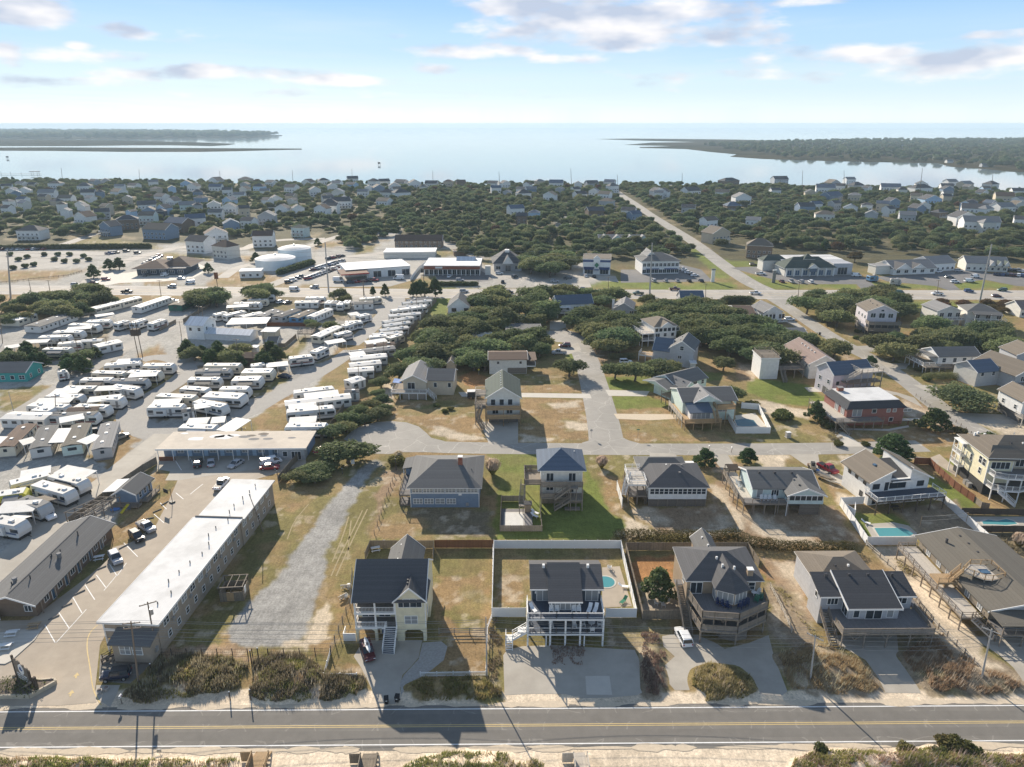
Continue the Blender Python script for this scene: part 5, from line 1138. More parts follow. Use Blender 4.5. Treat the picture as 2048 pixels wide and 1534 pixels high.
def sunroom_house():
 h=House('beach_house','low hip roofed stilt house with twelve sunroom windows and a sundeck','house',(25.9,138.9),rz=0); M='white'
 h.wall(4.3,17.1,0,13,1.9,4.85,M); b=h.bx
 for i in range(12): h.win('F',.75+i*1.03,3.2,.86,1.25,1,style='sash',bx=b)
 h.hip(4.3,17.1,0,11.2,4.85,2.7,'r_char',ov=.5,ridge=.8); h.wall(4.4,14,11.21,14.6,1.9,4.6,M); h.hip(3.6,14.6,7.8,15.0,4.75,1.7,'r_grey',ov=.4,ridge=6)
 for u,v,z in ((10.2,5.6,7.3),(11.6,3.4,6.6),(12.6,6.2,7.0),(9.2,6.4,7.0),(8.0,4.0,6.3)): h.bxs('roof_vent','trim' if u<11 else 'r_light',u-.2,u+.2,v-.2,v+.2,z-.5,z+.3)
 h.bxs('lattice_skirt','lattice',4.4,17.0,.15,.2,0,1.9)
 for i in range(7): h.posts([(4.4+i*2.1,.05)],0,1.9,'postwood')
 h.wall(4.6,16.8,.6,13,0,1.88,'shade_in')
 # sun deck tower on the left
 h.deck(0,4.2,1.0,9.0,2.2,'deckgrey','LF',rm='postwood',post='LF',step=2.8,fill='bal'); h.deck(0,3.9,1.2,5.2,4.9,'decklight','LFRB',rm='trim',post='LFR',step=2,fill='rails',pm='postwood')
 h.deck(.2,3.7,5.6,9,5.0,'decklight','LB',rm='trim',post='LB',step=3,fill='rails',pm='postwood')
 h.stairs((.6,5.4,4.9),(-1.0,1.2,2.3),.9,'trim',rm='trim'); h.bxs('privacy_board','trim',-1.6,-1.52,-.6,7.5,.4,2.4); h.posts([(-1.56,-.6),(-1.56,3.5),(-1.56,7.5)],0,2.5,'trim')
 h.win('L',4,2.6,1.6,1.8,2,bx=b)
 return h
H8=sunroom_house()
def aqua_house():
 h=House('beach_house','pale aqua cottage with screened porch gable and long side deck','house',(49.8,135.6),rz=R(-1)); M='aqua'
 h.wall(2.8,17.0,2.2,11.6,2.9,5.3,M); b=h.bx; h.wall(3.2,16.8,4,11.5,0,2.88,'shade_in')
 h.gable(2.8,17.0,2.2,12.2,5.25,1.8,'u','r_grey',M,ov=.35,vents=0)
 for u in (5.2,8.6,12.4): h.bxs('roof_vent','darktrim',u-.2,u+.2,6.0,6.4,6.7,7.3)
 h.wall(9.8,17.3,-.4,2.18,2.9,3.75,M); h.bxs('porch_screen','screen',9.9,17.2,-.35,2.15,3.76,4.85)
 for i in range(7): h.bxs('mullion','trim',9.85+i*1.2,9.97+i*1.2,-.44,-.36,3.76,4.85)
 h.bxs('header','trim',9.8,17.3,-.45,-.34,4.85,5.05)
 h.gable(9.7,17.4,-.4,6.2,5.05,1.6,'v','r_grey',M,ov=.45,ove=.4,vents=2)
 h.bxs('downspout','trim',9.55,9.67,-.6,-.45,0,5.0); h.bxs('lattice_skirt','lattice',12.6,16.9,.2,.26,0,2.8)
 h.win('F',4.9,3.5,1.5,1.35,3,bx=b); h.win('F',1.6,3.0,1.2,2.0,1,bx=b,gm='glass_curtain')
 h.deck(.3,9.7,-.3,2.18,2.9,'deckgrey','F',rm='wood',post='F',step=2.6,fill='bal'); h.deck(-.3,2.75,2.2,14.5,2.9,'decklight','LB',rm='wood',post='L',step=3.2,fill='solid')
 h.rail((.3,-.3,2.9),(-.25,2.2,2.9),'wood',1,'solid'); h.posts([(2.5,.2),(5,.2),(8,.2),(16.9,-.3),(10,-.3)],0,2.8)
 m=MB();
 for i in range(9): m.box(.0,2.7,11.2+i*.36,11.35+i*.36,5.0,5.12)
 h.add('pergola',m,'darkwood'); h.posts([(0,11.2),(2.6,11.2),(0,14.3),(2.6,14.3)],2.9,5.0,'darkwood',.14)
 return h
H9=aqua_house()
def split_roof_house():
 A=P('D',810,865,3.3); rz=R(9); h=House('beach_house','white modern house with two opposing shed roofs and railed deck','house',(A.x,A.y),rz=rz); M='white'
 W_=14.2; D=9.8
 h.wall(0,W_,0,D,0,6.0,M); b=h.bx
 # left shed rises to the right, right shed rises to the left, low roof between
 zl,zh=6.0,8.7
 h.slab('roof',[(-.7,-.6,zl-.2),(5.0,-.6,zh),(5.0,D+.5,zh),(-.7,D+.5,zl-.2)],.22,'r_tan'); h.slab('roof',[(9.2,-.6,zh),(W_+.6,-.6,zl),(W_+.6,D+.5,zl),(9.2,D+.5,zh)],.22,'r_tan')
 for v in (-.66,D+.52):
  h.slab('rake_board',[(-.75,v,zl-.16),(5.05,v,zh+.04),(5.05,v+.10,zh+.04),(-.75,v+.10,zl-.16)],.34,'trim'); h.slab('rake_board',[(9.15,v,zh+.04),(W_+.65,v,zl+.03),(W_+.65,v+.10,zl+.03),(9.15,v+.10,zh+.04)],.34,'trim')
 for v in (.03,D-.03):
  m=MB(); m.ext([(0,5.95),(4.6,5.95),(4.6,zh-.45),(0,zl-.1)],'v',v-.02,v+.02); h.add('gable_wall',m,M); m=MB(); m.ext([(9.6,5.95),(W_,5.95),(W_,zl-.1),(9.6,zh-.45)],'v',v-.02,v+.02); h.add('gable_wall',m,M)
 h.bxs('clerestory_wall',M,4.55,4.75,0,D,5.9,zh-.24); h.bxs('clerestory_wall',M,9.45,9.65,0,D,5.9,zh-.24)
 h.slab('roof',[(4.78,-.5,5.75),(9.42,-.5,5.75),(9.42,D*.75,7.6),(4.78,D*.75,7.6)],.2,'r_char'); h.bxs('eave_board','trim',4.78,9.42,-.56,-.51,5.5,5.76)
 h.bxs('chimney_block','trim',9.66,10.4,.6,1.6,5.9,8.2); h.bxs('skylight','glass_blue',2.9,3.5,3.6,4.4,7.65,8.0)
 h.win('F',1.4,4.0,1.5,1.15,1,bx=b,fm='darktrim'); h.win('F',6.6,3.9,3.8,1.3,2,bx=b,fm='darktrim'); h.win('F',12.2,4.0,1.5,1.15,1,bx=b,fm='darktrim'); h.win('F',3.9,3.4,1.0,2.1,1,bx=b); h.wins('F',(2,6,10),.2,2.0,2.1,2,bx=b)
 h.wins('L',(2.0,5.0,7.6),4.3,.9,.9,1,bx=b,fm='darktrim'); h.win('L',2.6,1.0,1.0,1.2,bx=b,fm='darktrim')
 h.deck(-1.0,W_+1.2,-4.2,-.02,3.3,'deckdark','FLR',rm='trim',post='F',pm='darkwood',step=3.4,fill='bal',trim='darkwood')
 for u in (1.2,5,9.4,13):
  m=MB(); m.bar((u-.8,-4.0,2.9),(u,-4.0,2.1),.1,.1); m.bar((u+.8,-4.0,2.9),(u,-4.0,2.1),.1,.1); h.add('knee_brace',m,'darkwood')
 return h
H10=split_roof_house()
def corner_house():
 A=P('D',1700,880); h=House('beach_house','large cream four level house with curved white balconies and tan hip roof','house',(A.x,A.y),rz=R(-3)); M='cream'
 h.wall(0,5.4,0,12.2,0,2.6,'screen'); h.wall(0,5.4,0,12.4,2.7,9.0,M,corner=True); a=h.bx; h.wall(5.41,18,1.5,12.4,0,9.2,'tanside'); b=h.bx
 h.hip(0,18,.2,12.4,9.2,2.9,'r_tan',ov=.6,vents=3); h.slab('roof',[(-.6,-.6,9.0),(6.2,-.6,9.0),(6.2,3.2,11.0),(2.0,3.2,11.0)],.2,'r_olive'); h.gable(9.5,15.5,-1.0,6,9.3,2.2,'v','r_tan','tanside',ov=.5)
 for u,v in ((1.8,10),(2.8,10.6),(3.8,9.6),(8,8.6),(10,7.6)): h.bxs('roof_vent','trim',u-.2,u+.2,v-.2,v+.2,9.9,11.1)
 h.win('F',2.7,6.6,4.0,1.6,4,bx=a); h.wins('F',(2.4,5.2),6.6,1.8,1.8,2,bx=b); h.win('F',8,6.4,2.4,2.1,3,bx=b); h.wins('L',(1.5,3.0),6.6,1.1,1.6,1,bx=a,style='sash'); h.wins('L',(6.4,),5.6,.9,1.5,bx=a,style='sash'); h.wins('L',(2.4,9.4),4.2,.9,1.4,bx=a,style='sash'); h.win('L',9.6,7.3,1.4,.8,2,bx=a)
 for z in (3.0,6.0):
  pl=[(.2,-.05),(.3,-2.6),(2.6,-3.6),(5.6,-3.8),(8.4,-2.6),(16,-2.6),(16,1.4)]
  m=MB(); m.prism(pl[:]+[(5.4,1.4),(5.4,-.05)],z-.2,z); d=h.add('balcony',m,'deckgrey');
  for i in range(6): h.rail((*pl[i],z),(*pl[i+1],z),'trim',1.0)
  m=MB()
  for i in range(5): m.bar((*pl[i],z-.22),(*pl[i+1],z-.22),.1,.36)
  h.add('rim_board',m,'trim',d)
 for q in ((.4,-2.5),(2.7,-3.5),(5.6,-3.7),(8.4,-2.5),(12,-2.5),(15.8,-2.5)): h.posts([q],0,5.8,'trim',.2)
 h.stairs((1.0,-3.6,3.0),(4.4,-5.2,.05),1.2,'trim',rm='trim',fill='bal')
 h.deck(-1.3,-.05,8.5,12.2,5.8,'deckgrey','LFB',rm='trim',post='L',pm='trim',fill='bal'); h.deck(-1.3,-.05,8.5,12.2,3,'deckgrey','LFB',rm='trim',fill='bal'); h.bxs('side_roof','trim',-1.4,-.05,8.4,12.3,8.6,8.8); h.posts([(-1.2,8.6),(-1.2,12.1)],5.8,8.6,'trim')
 for v in (3,4.4): h.bxs('air_conditioner','metal',-1.3,-.4,v,v+1,0,1.1)
 h.wins('F',(2,5,8),.3,1.6,2,2,bx=b)
 return h
H11=corner_house()
# ---------------------------------------------------------------- the motel
def motel_long():
 A=P('E',775,370,6.2); B=P('B',115,765,6.2); Rr=P('E',1245,380,6.2)
 rz=-math.atan2(B.x-Rr.x,B.y-Rr.y); h=House('motel_building','long two storey brown motel wing with white flat roof in two levels','motel',(A.x+.3,A.y+.4),rz=rz); W_=9.1; L1=31.3; L2=48
 M='taupe'
 h.wall(2.2,W_,0,L1,0,5.85,M); a=h.bx; h.wall(2.6,W_+.2,L1+.01,L2,0,5.55,M); b=h.bx
 h.bxs('gallery_floor','deckgrey',.2,2.18,0,L2,2.7,2.85); h.bxs('end_wall',M,.2,2.18,-.02,.2,2.86,5.85)
 for i in range(13): h.posts([(.3,.3+i*3.9)],0,5.85,'trim',.16);
 for i in range(12): h.rail((.3,.4+i*3.9,2.85),(.3,4.1+i*3.9,2.85),'trim',1.0,posts=False)
 r=h.bxs('roof','r_white',-.3,W_+.6,-.5,L1+.2,5.86,6.12); h.bxs('roof_edge','trim',-.36,W_+.66,-.56,-.505,5.8,6.16,parent=r); h.bxs('roof_edge','trim',W_+.605,W_+.67,-.5,L1,5.8,6.16,parent=r); h.bxs('roof_edge','trim',-.37,-.305,-.5,L1,5.8,6.16,parent=r)
 h.bxs('parapet','r_grey',.0,W_+.5,L1+.21,L1+.5,5.7,6.3); r2=h.bxs('roof','r_white',.1,W_+.8,L1+.51,L2+.3,5.56,5.82)
 rr=random.Random(4)
 for i in range(16): u=W_-rr.uniform(1.2,3.5); v=1.5+i*2.9; h.bxs('vent_pipe','r_grey',u-.07,u+.07,v-.07,v+.07,5.9,6.12+rr.uniform(.4,.75))
 for i in range(10): v=2.5+i*2.95; h.win('R',v,3.9,1.5,1.15,2,style='sash',bx=a,gm='glass_curtain' if i%3 else 'glass'); h.win('R',v+.4,1.2,.9,1.1,1,style='sash',bx=a); h.bxs('air_conditioner','metal',W_+.01,W_+.35,v-1.5,v-.85,3.3,3.75) if i%2 else None
 for i in range(5): v=1.5+i*3; h.win('R',v,3.8,1.5,1.1,2,style='sash',bx=b,gm='glass_curtain'); h.win('R',v+.4,1.2,.9,1.1,1,style='sash',bx=b)
 for i in range(11): h.bxs('room_door','navyside',2.14,2.2,1+i*4,1.9+i*4,2.86,4.9)
 # office bay at the road end
 h.wall(2.9,9.0,-2.6,-.03,.5,4.2,M); c=h.bx; h.slab('porch_roof',[(2.5,-3.1,4.05),(9.4,-3.1,4.05),(9.4,.0,4.95),(2.5,.0,4.95)],.22,'r_grey')
 h.win('F',2.0,2.0,1.6,1.6,2,bx=c,gm='glass_curtain',style='sash'); h.win('F',4.0,2.0,1.5,1.6,1,bx=c,gm='glass_curtain',style='sash')
 h.bxs('band','trim',.3,2.1,-.06,-.025,4.1,4.6); h.bxs('corner_post','trim',.2,.42,-.08,.1,0,5.85)
 h.stairs((2.85,-1.2,.9),(.6,-2.4,.05),1.2,'wood',rm='darkwood'); h.bxs('landing','wood',2.0,2.88,-2.2,-.1,.72,.9); h.bxs('lattice_skirt','lattice',2.95,8.95,-2.55,-2.5,0,.5); h.bxs('meter_box','metal',9.02,9.3,-1.5,-.9,1.6,2.4)
 return h
M1=motel_long()
def motel_office():
 h=House('motel_building','low motel office wing with long charcoal gable roof and posts along the parking lot','motel',(-91.2,101.6),rz=R(.6)); L=25.2
 h.wall(.3,9.2,-.2,L-.4,0,2.95,'brownside'); a=h.bx
 h.gable(.3,9.2,-.6,L-.2,2.95,1.55,'v','r_grey','brownside',ov=.75,ridge=.56); h.bxs('ridge_cap','r_black',5.1,5.32,-.1,L+.1,4.66,4.74)
 h.gable(9.6,9.9,.2,.3,0,.01,'v','trim','trim') if 0 else None
 for i in range(7): h.posts([(9.75,.6+i*3.9)],0,2.6,'postwood',.14)
 h.win('F',7.6,1.1,1.1,1.1,2,bx=a); h.wins('R',(3,7,11,15,19,22),1.0,1.2,1.2,2,bx=a); h.wins('R',(5,9,13,17,21),.05,.95,2.0,1,bx=a,gm='glass_blue')
 for u,v in ((6.0,4.5),(6.1,10.5),(5.8,11.2),(6.6,12.6),(6.5,18.6),(6.2,19),(4.0,2.6)): h.bxs('vent_pipe','r_black',u-.07,u+.07,v-.07,v+.07,4.2,5.1)
 for u,v in ((6.9,11.6),(3.6,4)): m=MB(); m.tube((u,v,4.0),(u,v,4.75),.35,.35,10); m.tube((u,v,4.76),(u,v,4.95),.48,.4,10); h.add('turbine_vent',m,'r_light')
 h.bxs('gate','trim',1.6,3.4,-1.2,-1.1,0,1.7); h.bxs('garden_wall','tanside',-6,1.5,-1.25,-1.05,0,1.0)
 return h
M2=motel_office()
def motel_north():
 h=House('motel_building','single storey motel block with stained tan flat roof and blue doors facing the lot','motel',P('A',1265,590),rz=R(1.0)); W_=38.4
 h.wall(1.2,37.8,.9,8.4,0,3.05,'skyside' if 0 else 'blueside'); a=h.bx; h.wall(31.2,37.7,-1.7,.88,0,3.05,'greyside'); c=h.bx
 h.bxs('roof','r_tanflat',.6,31.0,-1.9,8.9,3.06,3.34); h.bxs('roof','r_tanflat',31.01,38.3,-1.9,8.9,3.065,3.345)
 h.bxs('roof_edge','trim',.55,38.35,-1.97,-1.905,2.95,3.38)
 for (u,v,r) in ((8.2,4.2,1.7),(13.2,5.8,1.5),(15.4,5.2,2.0),(17.4,6.2,1.3),(4.0,7.7,.8),(22,6.0,1.0),(25,7,1.1)):
  m=MB(); rr=random.Random(int(u*10)); pts=[(u+math.cos(a_)*r*1.3*rr.uniform(.75,1.2),v+math.sin(a_)*r*.7*rr.uniform(.75,1.2)) for a_ in [2*math.pi*i/14 for i in range(14)]]; m.prism(pts,3.30,3.352 if u<20 else 3.351); h.add('roof_patch',m,'r_white' if u<20 else 'r_tan')
 for (u,v,r) in ((20.5,5.3,1.3),(23.4,3.8,1.2),(27,3.9,1.1),(33,4.4,.9),(25.3,5.8,.8)):
  m=MB(); pts=[(u+math.cos(a_)*r*1.2,v+math.sin(a_)*r*.6) for a_ in [2*math.pi*i/14 for i in range(14)]]; m.prism(pts,3.30,3.353); h.add('roof_stain',m,'r_light')
 for i in range(9): h.posts([(1.0+i*3.75,-1.75)],0,2.95,'trim',.15)
 for i in range(7):
  u=3.2+i*4.1; h.bxs('room_door','skyside',u,u+1,.84,.898,0,2.1); h.win('F',u+1.1,1.0,1.5,1.1,2,bx=a,gm='glass_curtain')
 h.win('F',1.6,1.0,1.1,1.3,1,bx=c); h.win('F',4.4,.2,2.3,2.1,3,bx=c); h.bxs('planter_wall','redwood',1.0,5.0,-1.8,-1.6,0,1.1)
 return h
M3=motel_north()
# ---------------------------------------------------------------- fences
V='vinyl'
def F_(name,label,h,mt,style,t,*xy,**k): return fence(name,label,PL(t,*xy),h,mt,style=style,**k)
F_('vinyl_fence','white vinyl privacy fence boxing in the back yard of the white decked house',1.9,V,'vinyl','o',1051,1234,984,1234,988,1097,1241,1097,1272,1235,1211,1235,postm=V)
F_('wooden_fence','new reddish board fence between the yellow house yard and the white fence',1.9,'redwood','board','o',870,1096,986,1096)
F_('wooden_fence','grey board fence round the patio behind the yellow house',1.9,'woodfence','board','o',731,1120,741,1097,868,1097,866,1124)
F_('wooden_fence','tall grey board fence round the yard of the shingle house with the pine',1.9,'woodfence','board','o',1376,1239,1285,1239,1251,1101,1494,1101,1517,1134)
F_('wire_fence','rusty chain fence along the front of the gravel lot',1.3,'darkwood','wire','o',313,1311,496,1311,group=None); F_('wire_fence','rusty chain fence between the footpath and the yellow house',1.3,'darkwood','wire','o',505,1311,662,1309)
F_('wire_fence','grey wire fence running back along the left side of the yellow house',1.6,'r_grey','wire','o',662,1308,700,1212,705,1150)
F_('picket_fence','short white picket fence left of the driveway with a solid return',.95,V,'picket','o',661,1308,648,1356,714,1356); F_('picket_fence','white picket fence in front of the yellow house lawn',.95,V,'picket','o',841,1354,972,1352)
F_('rail_fence','white rail fence between the orange lawn and the white house',1.3,V,'rail','o',972,1350,975,1262,984,1238,986,1100); F_('rail_fence','wooden three rail fence across the orange lawn',1.2,'wood','rail3','o',878,1268,970,1268)
F_('rail_fence','pale rail fence falling away to the right of the shingle house',1.1,'decklight','rail','o',1540,1176,1562,1218,1583,1265); F_('rail_fence','long split rail fence over the sand between the grey cottage and the boardwalk house',1.15,'decklight','rail','o',1731,1090,1790,1143,1817,1186,1846,1223,1876,1258,1912,1292,1964,1346,postm='postwood')
F_('rail_fence','pale split rail fence at the far side of the long tan roof',1.1,'decklight','rail','o',1986,1086,2020,1118,2056,1150)
F_('vinyl_fence','white vinyl fence round the pool yard of the white split roof house',1.9,V,'vinyl','o',1726,1008,1679,1010,1733,1090,1831,1090); F_('vinyl_fence','white vinyl fence slanting from the grey house pool to the volleyball court',1.9,V,'vinyl','o',1947,1089,1981,1090,1883,1002,1868,1000)
F_('vinyl_fence','low white fence box around the rinsing corner beside the pool yard',1.7,V,'vinyl','D',600,1005,690,1060,690,1000)
F_('wooden_fence','dark brown board fence beside the strip of green lawn',1.9,'redwood','board','D',1165,640,1285,645,1480,830,1640,945); F_('wooden_fence','dark board fence behind the kidney shaped pool',1.6,'darkwood','board','D',1540,1040,2100,1052); F_('wooden_fence','dark board fence in front of the kidney shaped pool',1.6,'darkwood','board','D',1690,1185,2140,1185)
F_('wooden_fence','brown picket yard fence under the balcony house',1.5,'wood','board','D',1480,810,1700,990,1760,1000)
F_('vinyl_fence','white vinyl fence round the dark pool by the quiet street',1.9,V,'vinyl','v',455,735,425,790,470,868,656,868,592,738,500,730)
F_('wooden_fence','long weathered board fence between the camp road and the motel yard',2.0,'woodfence','board','A',1255,640,1150,700,960,830,760,985,560,1130); F_('wooden_fence','weathered board fence from the motel block to the bushes',1.9,'woodfence','board','B',455,420,390,540,180,790)
F_('wooden_fence','long grey fence behind the row of white trailers',1.9,'woodfence','board','o',873,603,846,634,782,711,751,747,700,800,672,843,642,883)
F_('wooden_fence','grey deck fence around the covered spa pool',1.5,'wood','board','o',1050,1003,1003,1003,1000,1063,1084,1063,1080,1020); F_('wooden_fence','grey fence along the tree belt in the camp',1.7,'woodfence','board','b',1180,790,1290,790,1420,680)
F_('rope_fence','row of short posts with rope along the dry strip by the gravel drive',1.0,'postwood','rope','B',1105,740,1060,860,1015,995,970,1130,945,1200); F_('rope_fence','line of short posts along the corner of the side street',.9,'postwood','rope','D',1180,100,1290,180,1500,310,1620,400)
F_('wooden_fence','brown board fence of the sandy yard in the camp',1.7,'redwood','board','b',1080,540,1560,545); F_('wooden_fence','weathered fence along the camp entrance lane',1.7,'woodfence','board','b',100,500,410,310)
F_('wooden_fence','grey fence panel beside the camper on the camp corner',1.5,'woodfence','board','a',1870,600,2060,500); F_('vinyl_fence','white screen fence beside the brick shop front',2.2,V,'vinyl','q',500,710,545,650,620,590)
F_('rail_fence','dark rail fence round the mini golf lawn',1.0,'darkwood','rail','p',-60,730,200,700,400,680,480,655)
# ---------------------------------------------------------------- pools
def pool(label,t,xy,rim=True,wm='pool_water',z=.03):
 p=PL(t,*xy); c=sum(p,Vector())/len(p); th=thing('swimming_pool',label,'pool',(c.x,c.y,0)); q=[(a.x-c.x,a.y-c.y) for a in p]
 m=MB(); m.prism([(a*1.0+ (.35 if a>0 else -.35),b+(.35 if b>0 else -.35)) for a,b in q],.0,.05); m.obj('coping','concrete_pale',th); m=MB(); m.poly([(a,b,.056) for a,b in q],[tuple(range(len(q)))]); o=m.obj('pool_water_surface',wm,th)
 if o.data.polygons[0].normal.z<0: o.data.flip_normals()
 return th
pool('turquoise pool with rounded steps in the white fenced yard','D',(850,1152,1060,1150,1110,1165,1165,1197,1130,1216,890,1218,865,1180)); pool('kidney shaped pool with a white float between dark fences','D',(1710,1100,1760,1085,1830,1095,1900,1080,1960,1095,1990,1118,1900,1128,1800,1122,1720,1120))
pool('dark blue green pool in the white fence by the quiet street','C',(1780,290,1860,275,1930,290,1965,335,1870,340,1800,335),wm='dark_pool')
def roundpool():
 c=G(1211,1164); return [(c.x+1.7*math.cos(a),c.y+1.7*math.sin(a)) for a in [i*math.pi/9 for i in range(18)]]
def rp():
 q=roundpool(); c=G(1211,1164); th=thing('swimming_pool','small round turquoise pool beside the navy walled house','pool',(c.x,c.y,0)); m=MB(); m.prism([((a-c.x)*1.18,(b-c.y)*1.18) for a,b in q],0,.06); m.obj('coping','concrete_pale',th); m=MB(); m.poly([(a-c.x,b-c.y,.066) for a,b in q],[tuple(range(18))]); m.obj('pool_water_surface','pool_water',th)
rp()
def spa():
 a=P('B',1975,1165); h=House('covered_pool','rectangular pool under a pale cover on a grey deck by the zigzag stairs','pool',(a.x,a.y)); h.bxs('deck','deckgrey',-.5,6.2,-.3,8.2,.02,.3); h.bxs('cover','pale',.4,4.2,.4,6.4,.3,.42); h.bxs('coping','concrete_pale',.1,4.5,.1,6.7,.25,.36); h.bxs('pump_house','shingle',4.6,6.0,6.6,8.0,.3,2.2); h.bxs('pump_house_roof','r_black',4.4,6.2,6.4,8.2,2.2,2.35)
spa()
sheet('artificial_turf','turf','D',690,1040,990,1040,1080,1090,1180,1165,1060,1145,850,1150,890,1220,820,1222,760,1150,z=.018) if 0 else None
sheet('pool_terrace','concrete','D',770,1120,1000,1105,1120,1130,1190,1190,1180,1222,830,1222,z=.02); sheet('pool_terrace','concrete','D',1600,1060,2100,1060,2160,1140,1690,1140,z=.02); sheet('pool_terrace','concrete_pale','v',465,770,575,755,640,830,480,840,z=.02)
# ---------------------------------------------------------------- deck and garden furniture
def adirondack(mt):
 m=MB(); m.poly([(-.28,-.05,.38),(.28,-.05,.38),(.28,.5,.28),(-.28,.5,.28),(-.28,-.05,.34),(.28,-.05,.34),(.28,.5,.24),(-.28,.5,.24)],[(0,1,2,3),(7,6,5,4),(0,4,5,1),(1,5,6,2),(2,6,7,3),(3,7,4,0)]); a=m.mesh('seat',mt)
 m=MB()
 for i in range(5): x=-.24+i*.12; m.bar((x,.45,.25),(x*1.25,.75,1.08+.06*(2-abs(i-2))),.1,.025)
 b=m.mesh('backrest',mt); m=MB()
 m.box(-.38,-.26,-.1,.6,.56,.59); c=m.mesh('armrest',mt); m=MB(); m.box(-.04,.04,-.03,.03,0,.56); d=m.mesh('leg',mt); return a,b,c,d
ADI={}
def chair(loc,rz,label,mt='white_plastic',group=None):
 if mt not in ADI: ADI[mt]=adirondack(mt)
 a,b,c,d=ADI[mt]; t=thing('garden_chair',label,'chair',loc,rz,group); put('seat',a,t); put('backrest',b,t)
 for x in (0,.64): put('armrest',c,t,(x,0,0))
 for x,y in ((-.32,-.06),(.32,-.06),(-.3,.5),(.3,.5)): put('leg',d,t,(x,y,0))
def lounger(loc,rz,label,mt='white_plastic',group=None):
 t=thing('sun_lounger',label,'lounger',loc,rz,group); m=MB(); m.box(-.32,.32,-.9,.35,.30,.36); m.obj('frame',mt,t); m=MB(); m.bar((0,.35,.36),(0,.95,.85),.62,.05); m.obj('backrest',mt,t)
 for x in (-.28,.28):
  for y in (-.8,.3): m=MB(); m.box(x-.03,x+.03,y-.03,y+.03,0,.30); m.obj('leg',mt,t)
def table(loc,label,r=.6,h=.74,mt='white_plastic',rz=0):
 t=thing('garden_table',label,'table',loc,rz); m=MB(); m.tube((0,0,h-.04),(0,0,h),r,r,14); m.obj('table_top',mt,t); m=MB(); m.tube((0,0,0),(0,0,h-.04),.06,.06,8); m.obj('pedestal',mt,t)
def picnic(loc,rz,label,mt='wood',group=None):
 t=thing('picnic_table',label,'picnic table',loc,rz,group); m=MB(); m.box(-.9,.9,-.38,.38,.72,.77); m.obj('table_top',mt,t)
 for y in (-.75,.75): m=MB(); m.box(-.9,.9,y-.14,y+.14,.43,.47); m.obj('bench',mt,t)
 for x in (-.65,.65): m=MB(); m.bar((x,-.7,0),(x,.1,.72),.06,.1); m.bar((x,.7,0),(x,-.1,.72),.06,.1); m.bar((x,-.8,.4),(x,.8,.4),.05,.09); m.obj('trestle',mt,t)
for i,(u,w_) in enumerate(((3.95,'leftmost of four'),(4.85,'second of four from left'),(7.6,'third of four from left'),(8.4,'rightmost of four'))):
 chair(H2.W(u,1.6,5.4),-.05+math.pi*0,'white chair on the navy upper deck, '+w_,group='white chairs on the upper deck')
lounger(H2.W(1.0,2.2,5.4),.5,'white lounger alone at the left end of the navy deck',group='white loungers on the upper deck'); lounger(H2.W(10.2,2.2,5.4),-.35,'left white lounger of the pair at the right end of the navy deck',group='white loungers on the upper deck'); lounger(H2.W(11.2,2.2,5.4),-.35,'right white lounger of the pair at the right end of the navy deck',group='white loungers on the upper deck')
for u,l in ((4.0,'left'),(7.8,'middle')): chair(H2.W(u,1.3,2.5),.1,'white chair on the lower deck behind the %s bay'%l,group='chairs on the lower deck')
table(H2.W(10.6,2.0,2.5),'white round table on the lower deck of the white house')
for a,l in ((0,'front'),(1.57,'right'),(3.14,'rear'),(4.71,'left')): chair(H2.W(10.6+math.sin(a)*1.1,2.0-math.cos(a)*1.1,2.5),a+math.pi,'white chair at the %s of the round table on the lower deck'%l,group='chairs round the lower deck table')
for i,(u,v,a,l) in enumerate(((.3,1.7,.45,'outer left'),(1.0,1.2,.45,'second from left'),(1.7,.85,.45,'next to the prow on the left'),(3.4,.9,-.45,'next to the prow on the right'),(4.1,1.3,-.45,'second from right'),(4.8,1.7,-.45,'outer right'))): chair(H3.W(u,v,5.3),a,'navy and white deck chair under the bay windows, '+l,'navy_cloth','deck chairs under the bay windows')
for u,v,l in ((6.6,2.6,'left'),(7.5,3.2,'right')): chair(H3.W(u,v,5.3),-.6,'green plastic chair at the corner of the angled deck, the %s of two'%l,'green_plastic','green deck chairs')
chair(H3.W(7.6,4.3,5.3),-.4,'white chair beside the chimney on the angled deck'); table(H3.W(6.8,4.4,5.3),'small white table beside the chimney on the angled deck',.45)
table(P('G',1200,235),'white round patio table under the pine tree')
for X,Y,a,l in ((1165,240,1,'left'),(1210,258,0,'front'),(1230,225,-1,'right')): chair(P('G',X,Y),a,'white chair at the %s of the round table under the pine'%l,group='chairs under the pine')
for X,Y,l in ((1300,110,'far'),(1320,160,'near')): lounger(P('G',X,Y),.3,'white lounger by the shingle wall, the %s one'%l,group='loungers by the shingle wall')
lounger(P('G',890,100),1.4,'white lounger against the white fence by the round pool'); lounger(P('G',890,215),-.7,'green lounger on the pool patio','green_plastic'); chair(P('C',780,1470),2.8,'white chair at the far corner of the round pool patio')
picnic(P('E',100,480),.15,'pale picnic table nearer the motel office of the two on the kerbed terrace','trim','picnic tables on the terrace'); picnic(P('E',50,585),.15,'pale picnic table nearer the road of the two on the kerbed terrace','trim','picnic tables on the terrace'); picnic(P('E',275,420),.2,'brown picnic table by the office porch','newwood'); picnic(P('A',795,1400),.35,'grey picnic table on the gravel beside the office','trim')
picnic(P('B',955,1330),.3,'white picnic table on the patio behind the yellow house','trim'); chair(P('B',1020,1300),0,'white chair on the patio behind the yellow house')
for i,u in enumerate((4.6,5.5,6.4,7.5)): chair(H9.W(u,.9,2.9),0,'white slatted chair on the aqua house porch, %s from the left'%('first','second','third','fourth')[i],group='white chairs on the aqua porch')
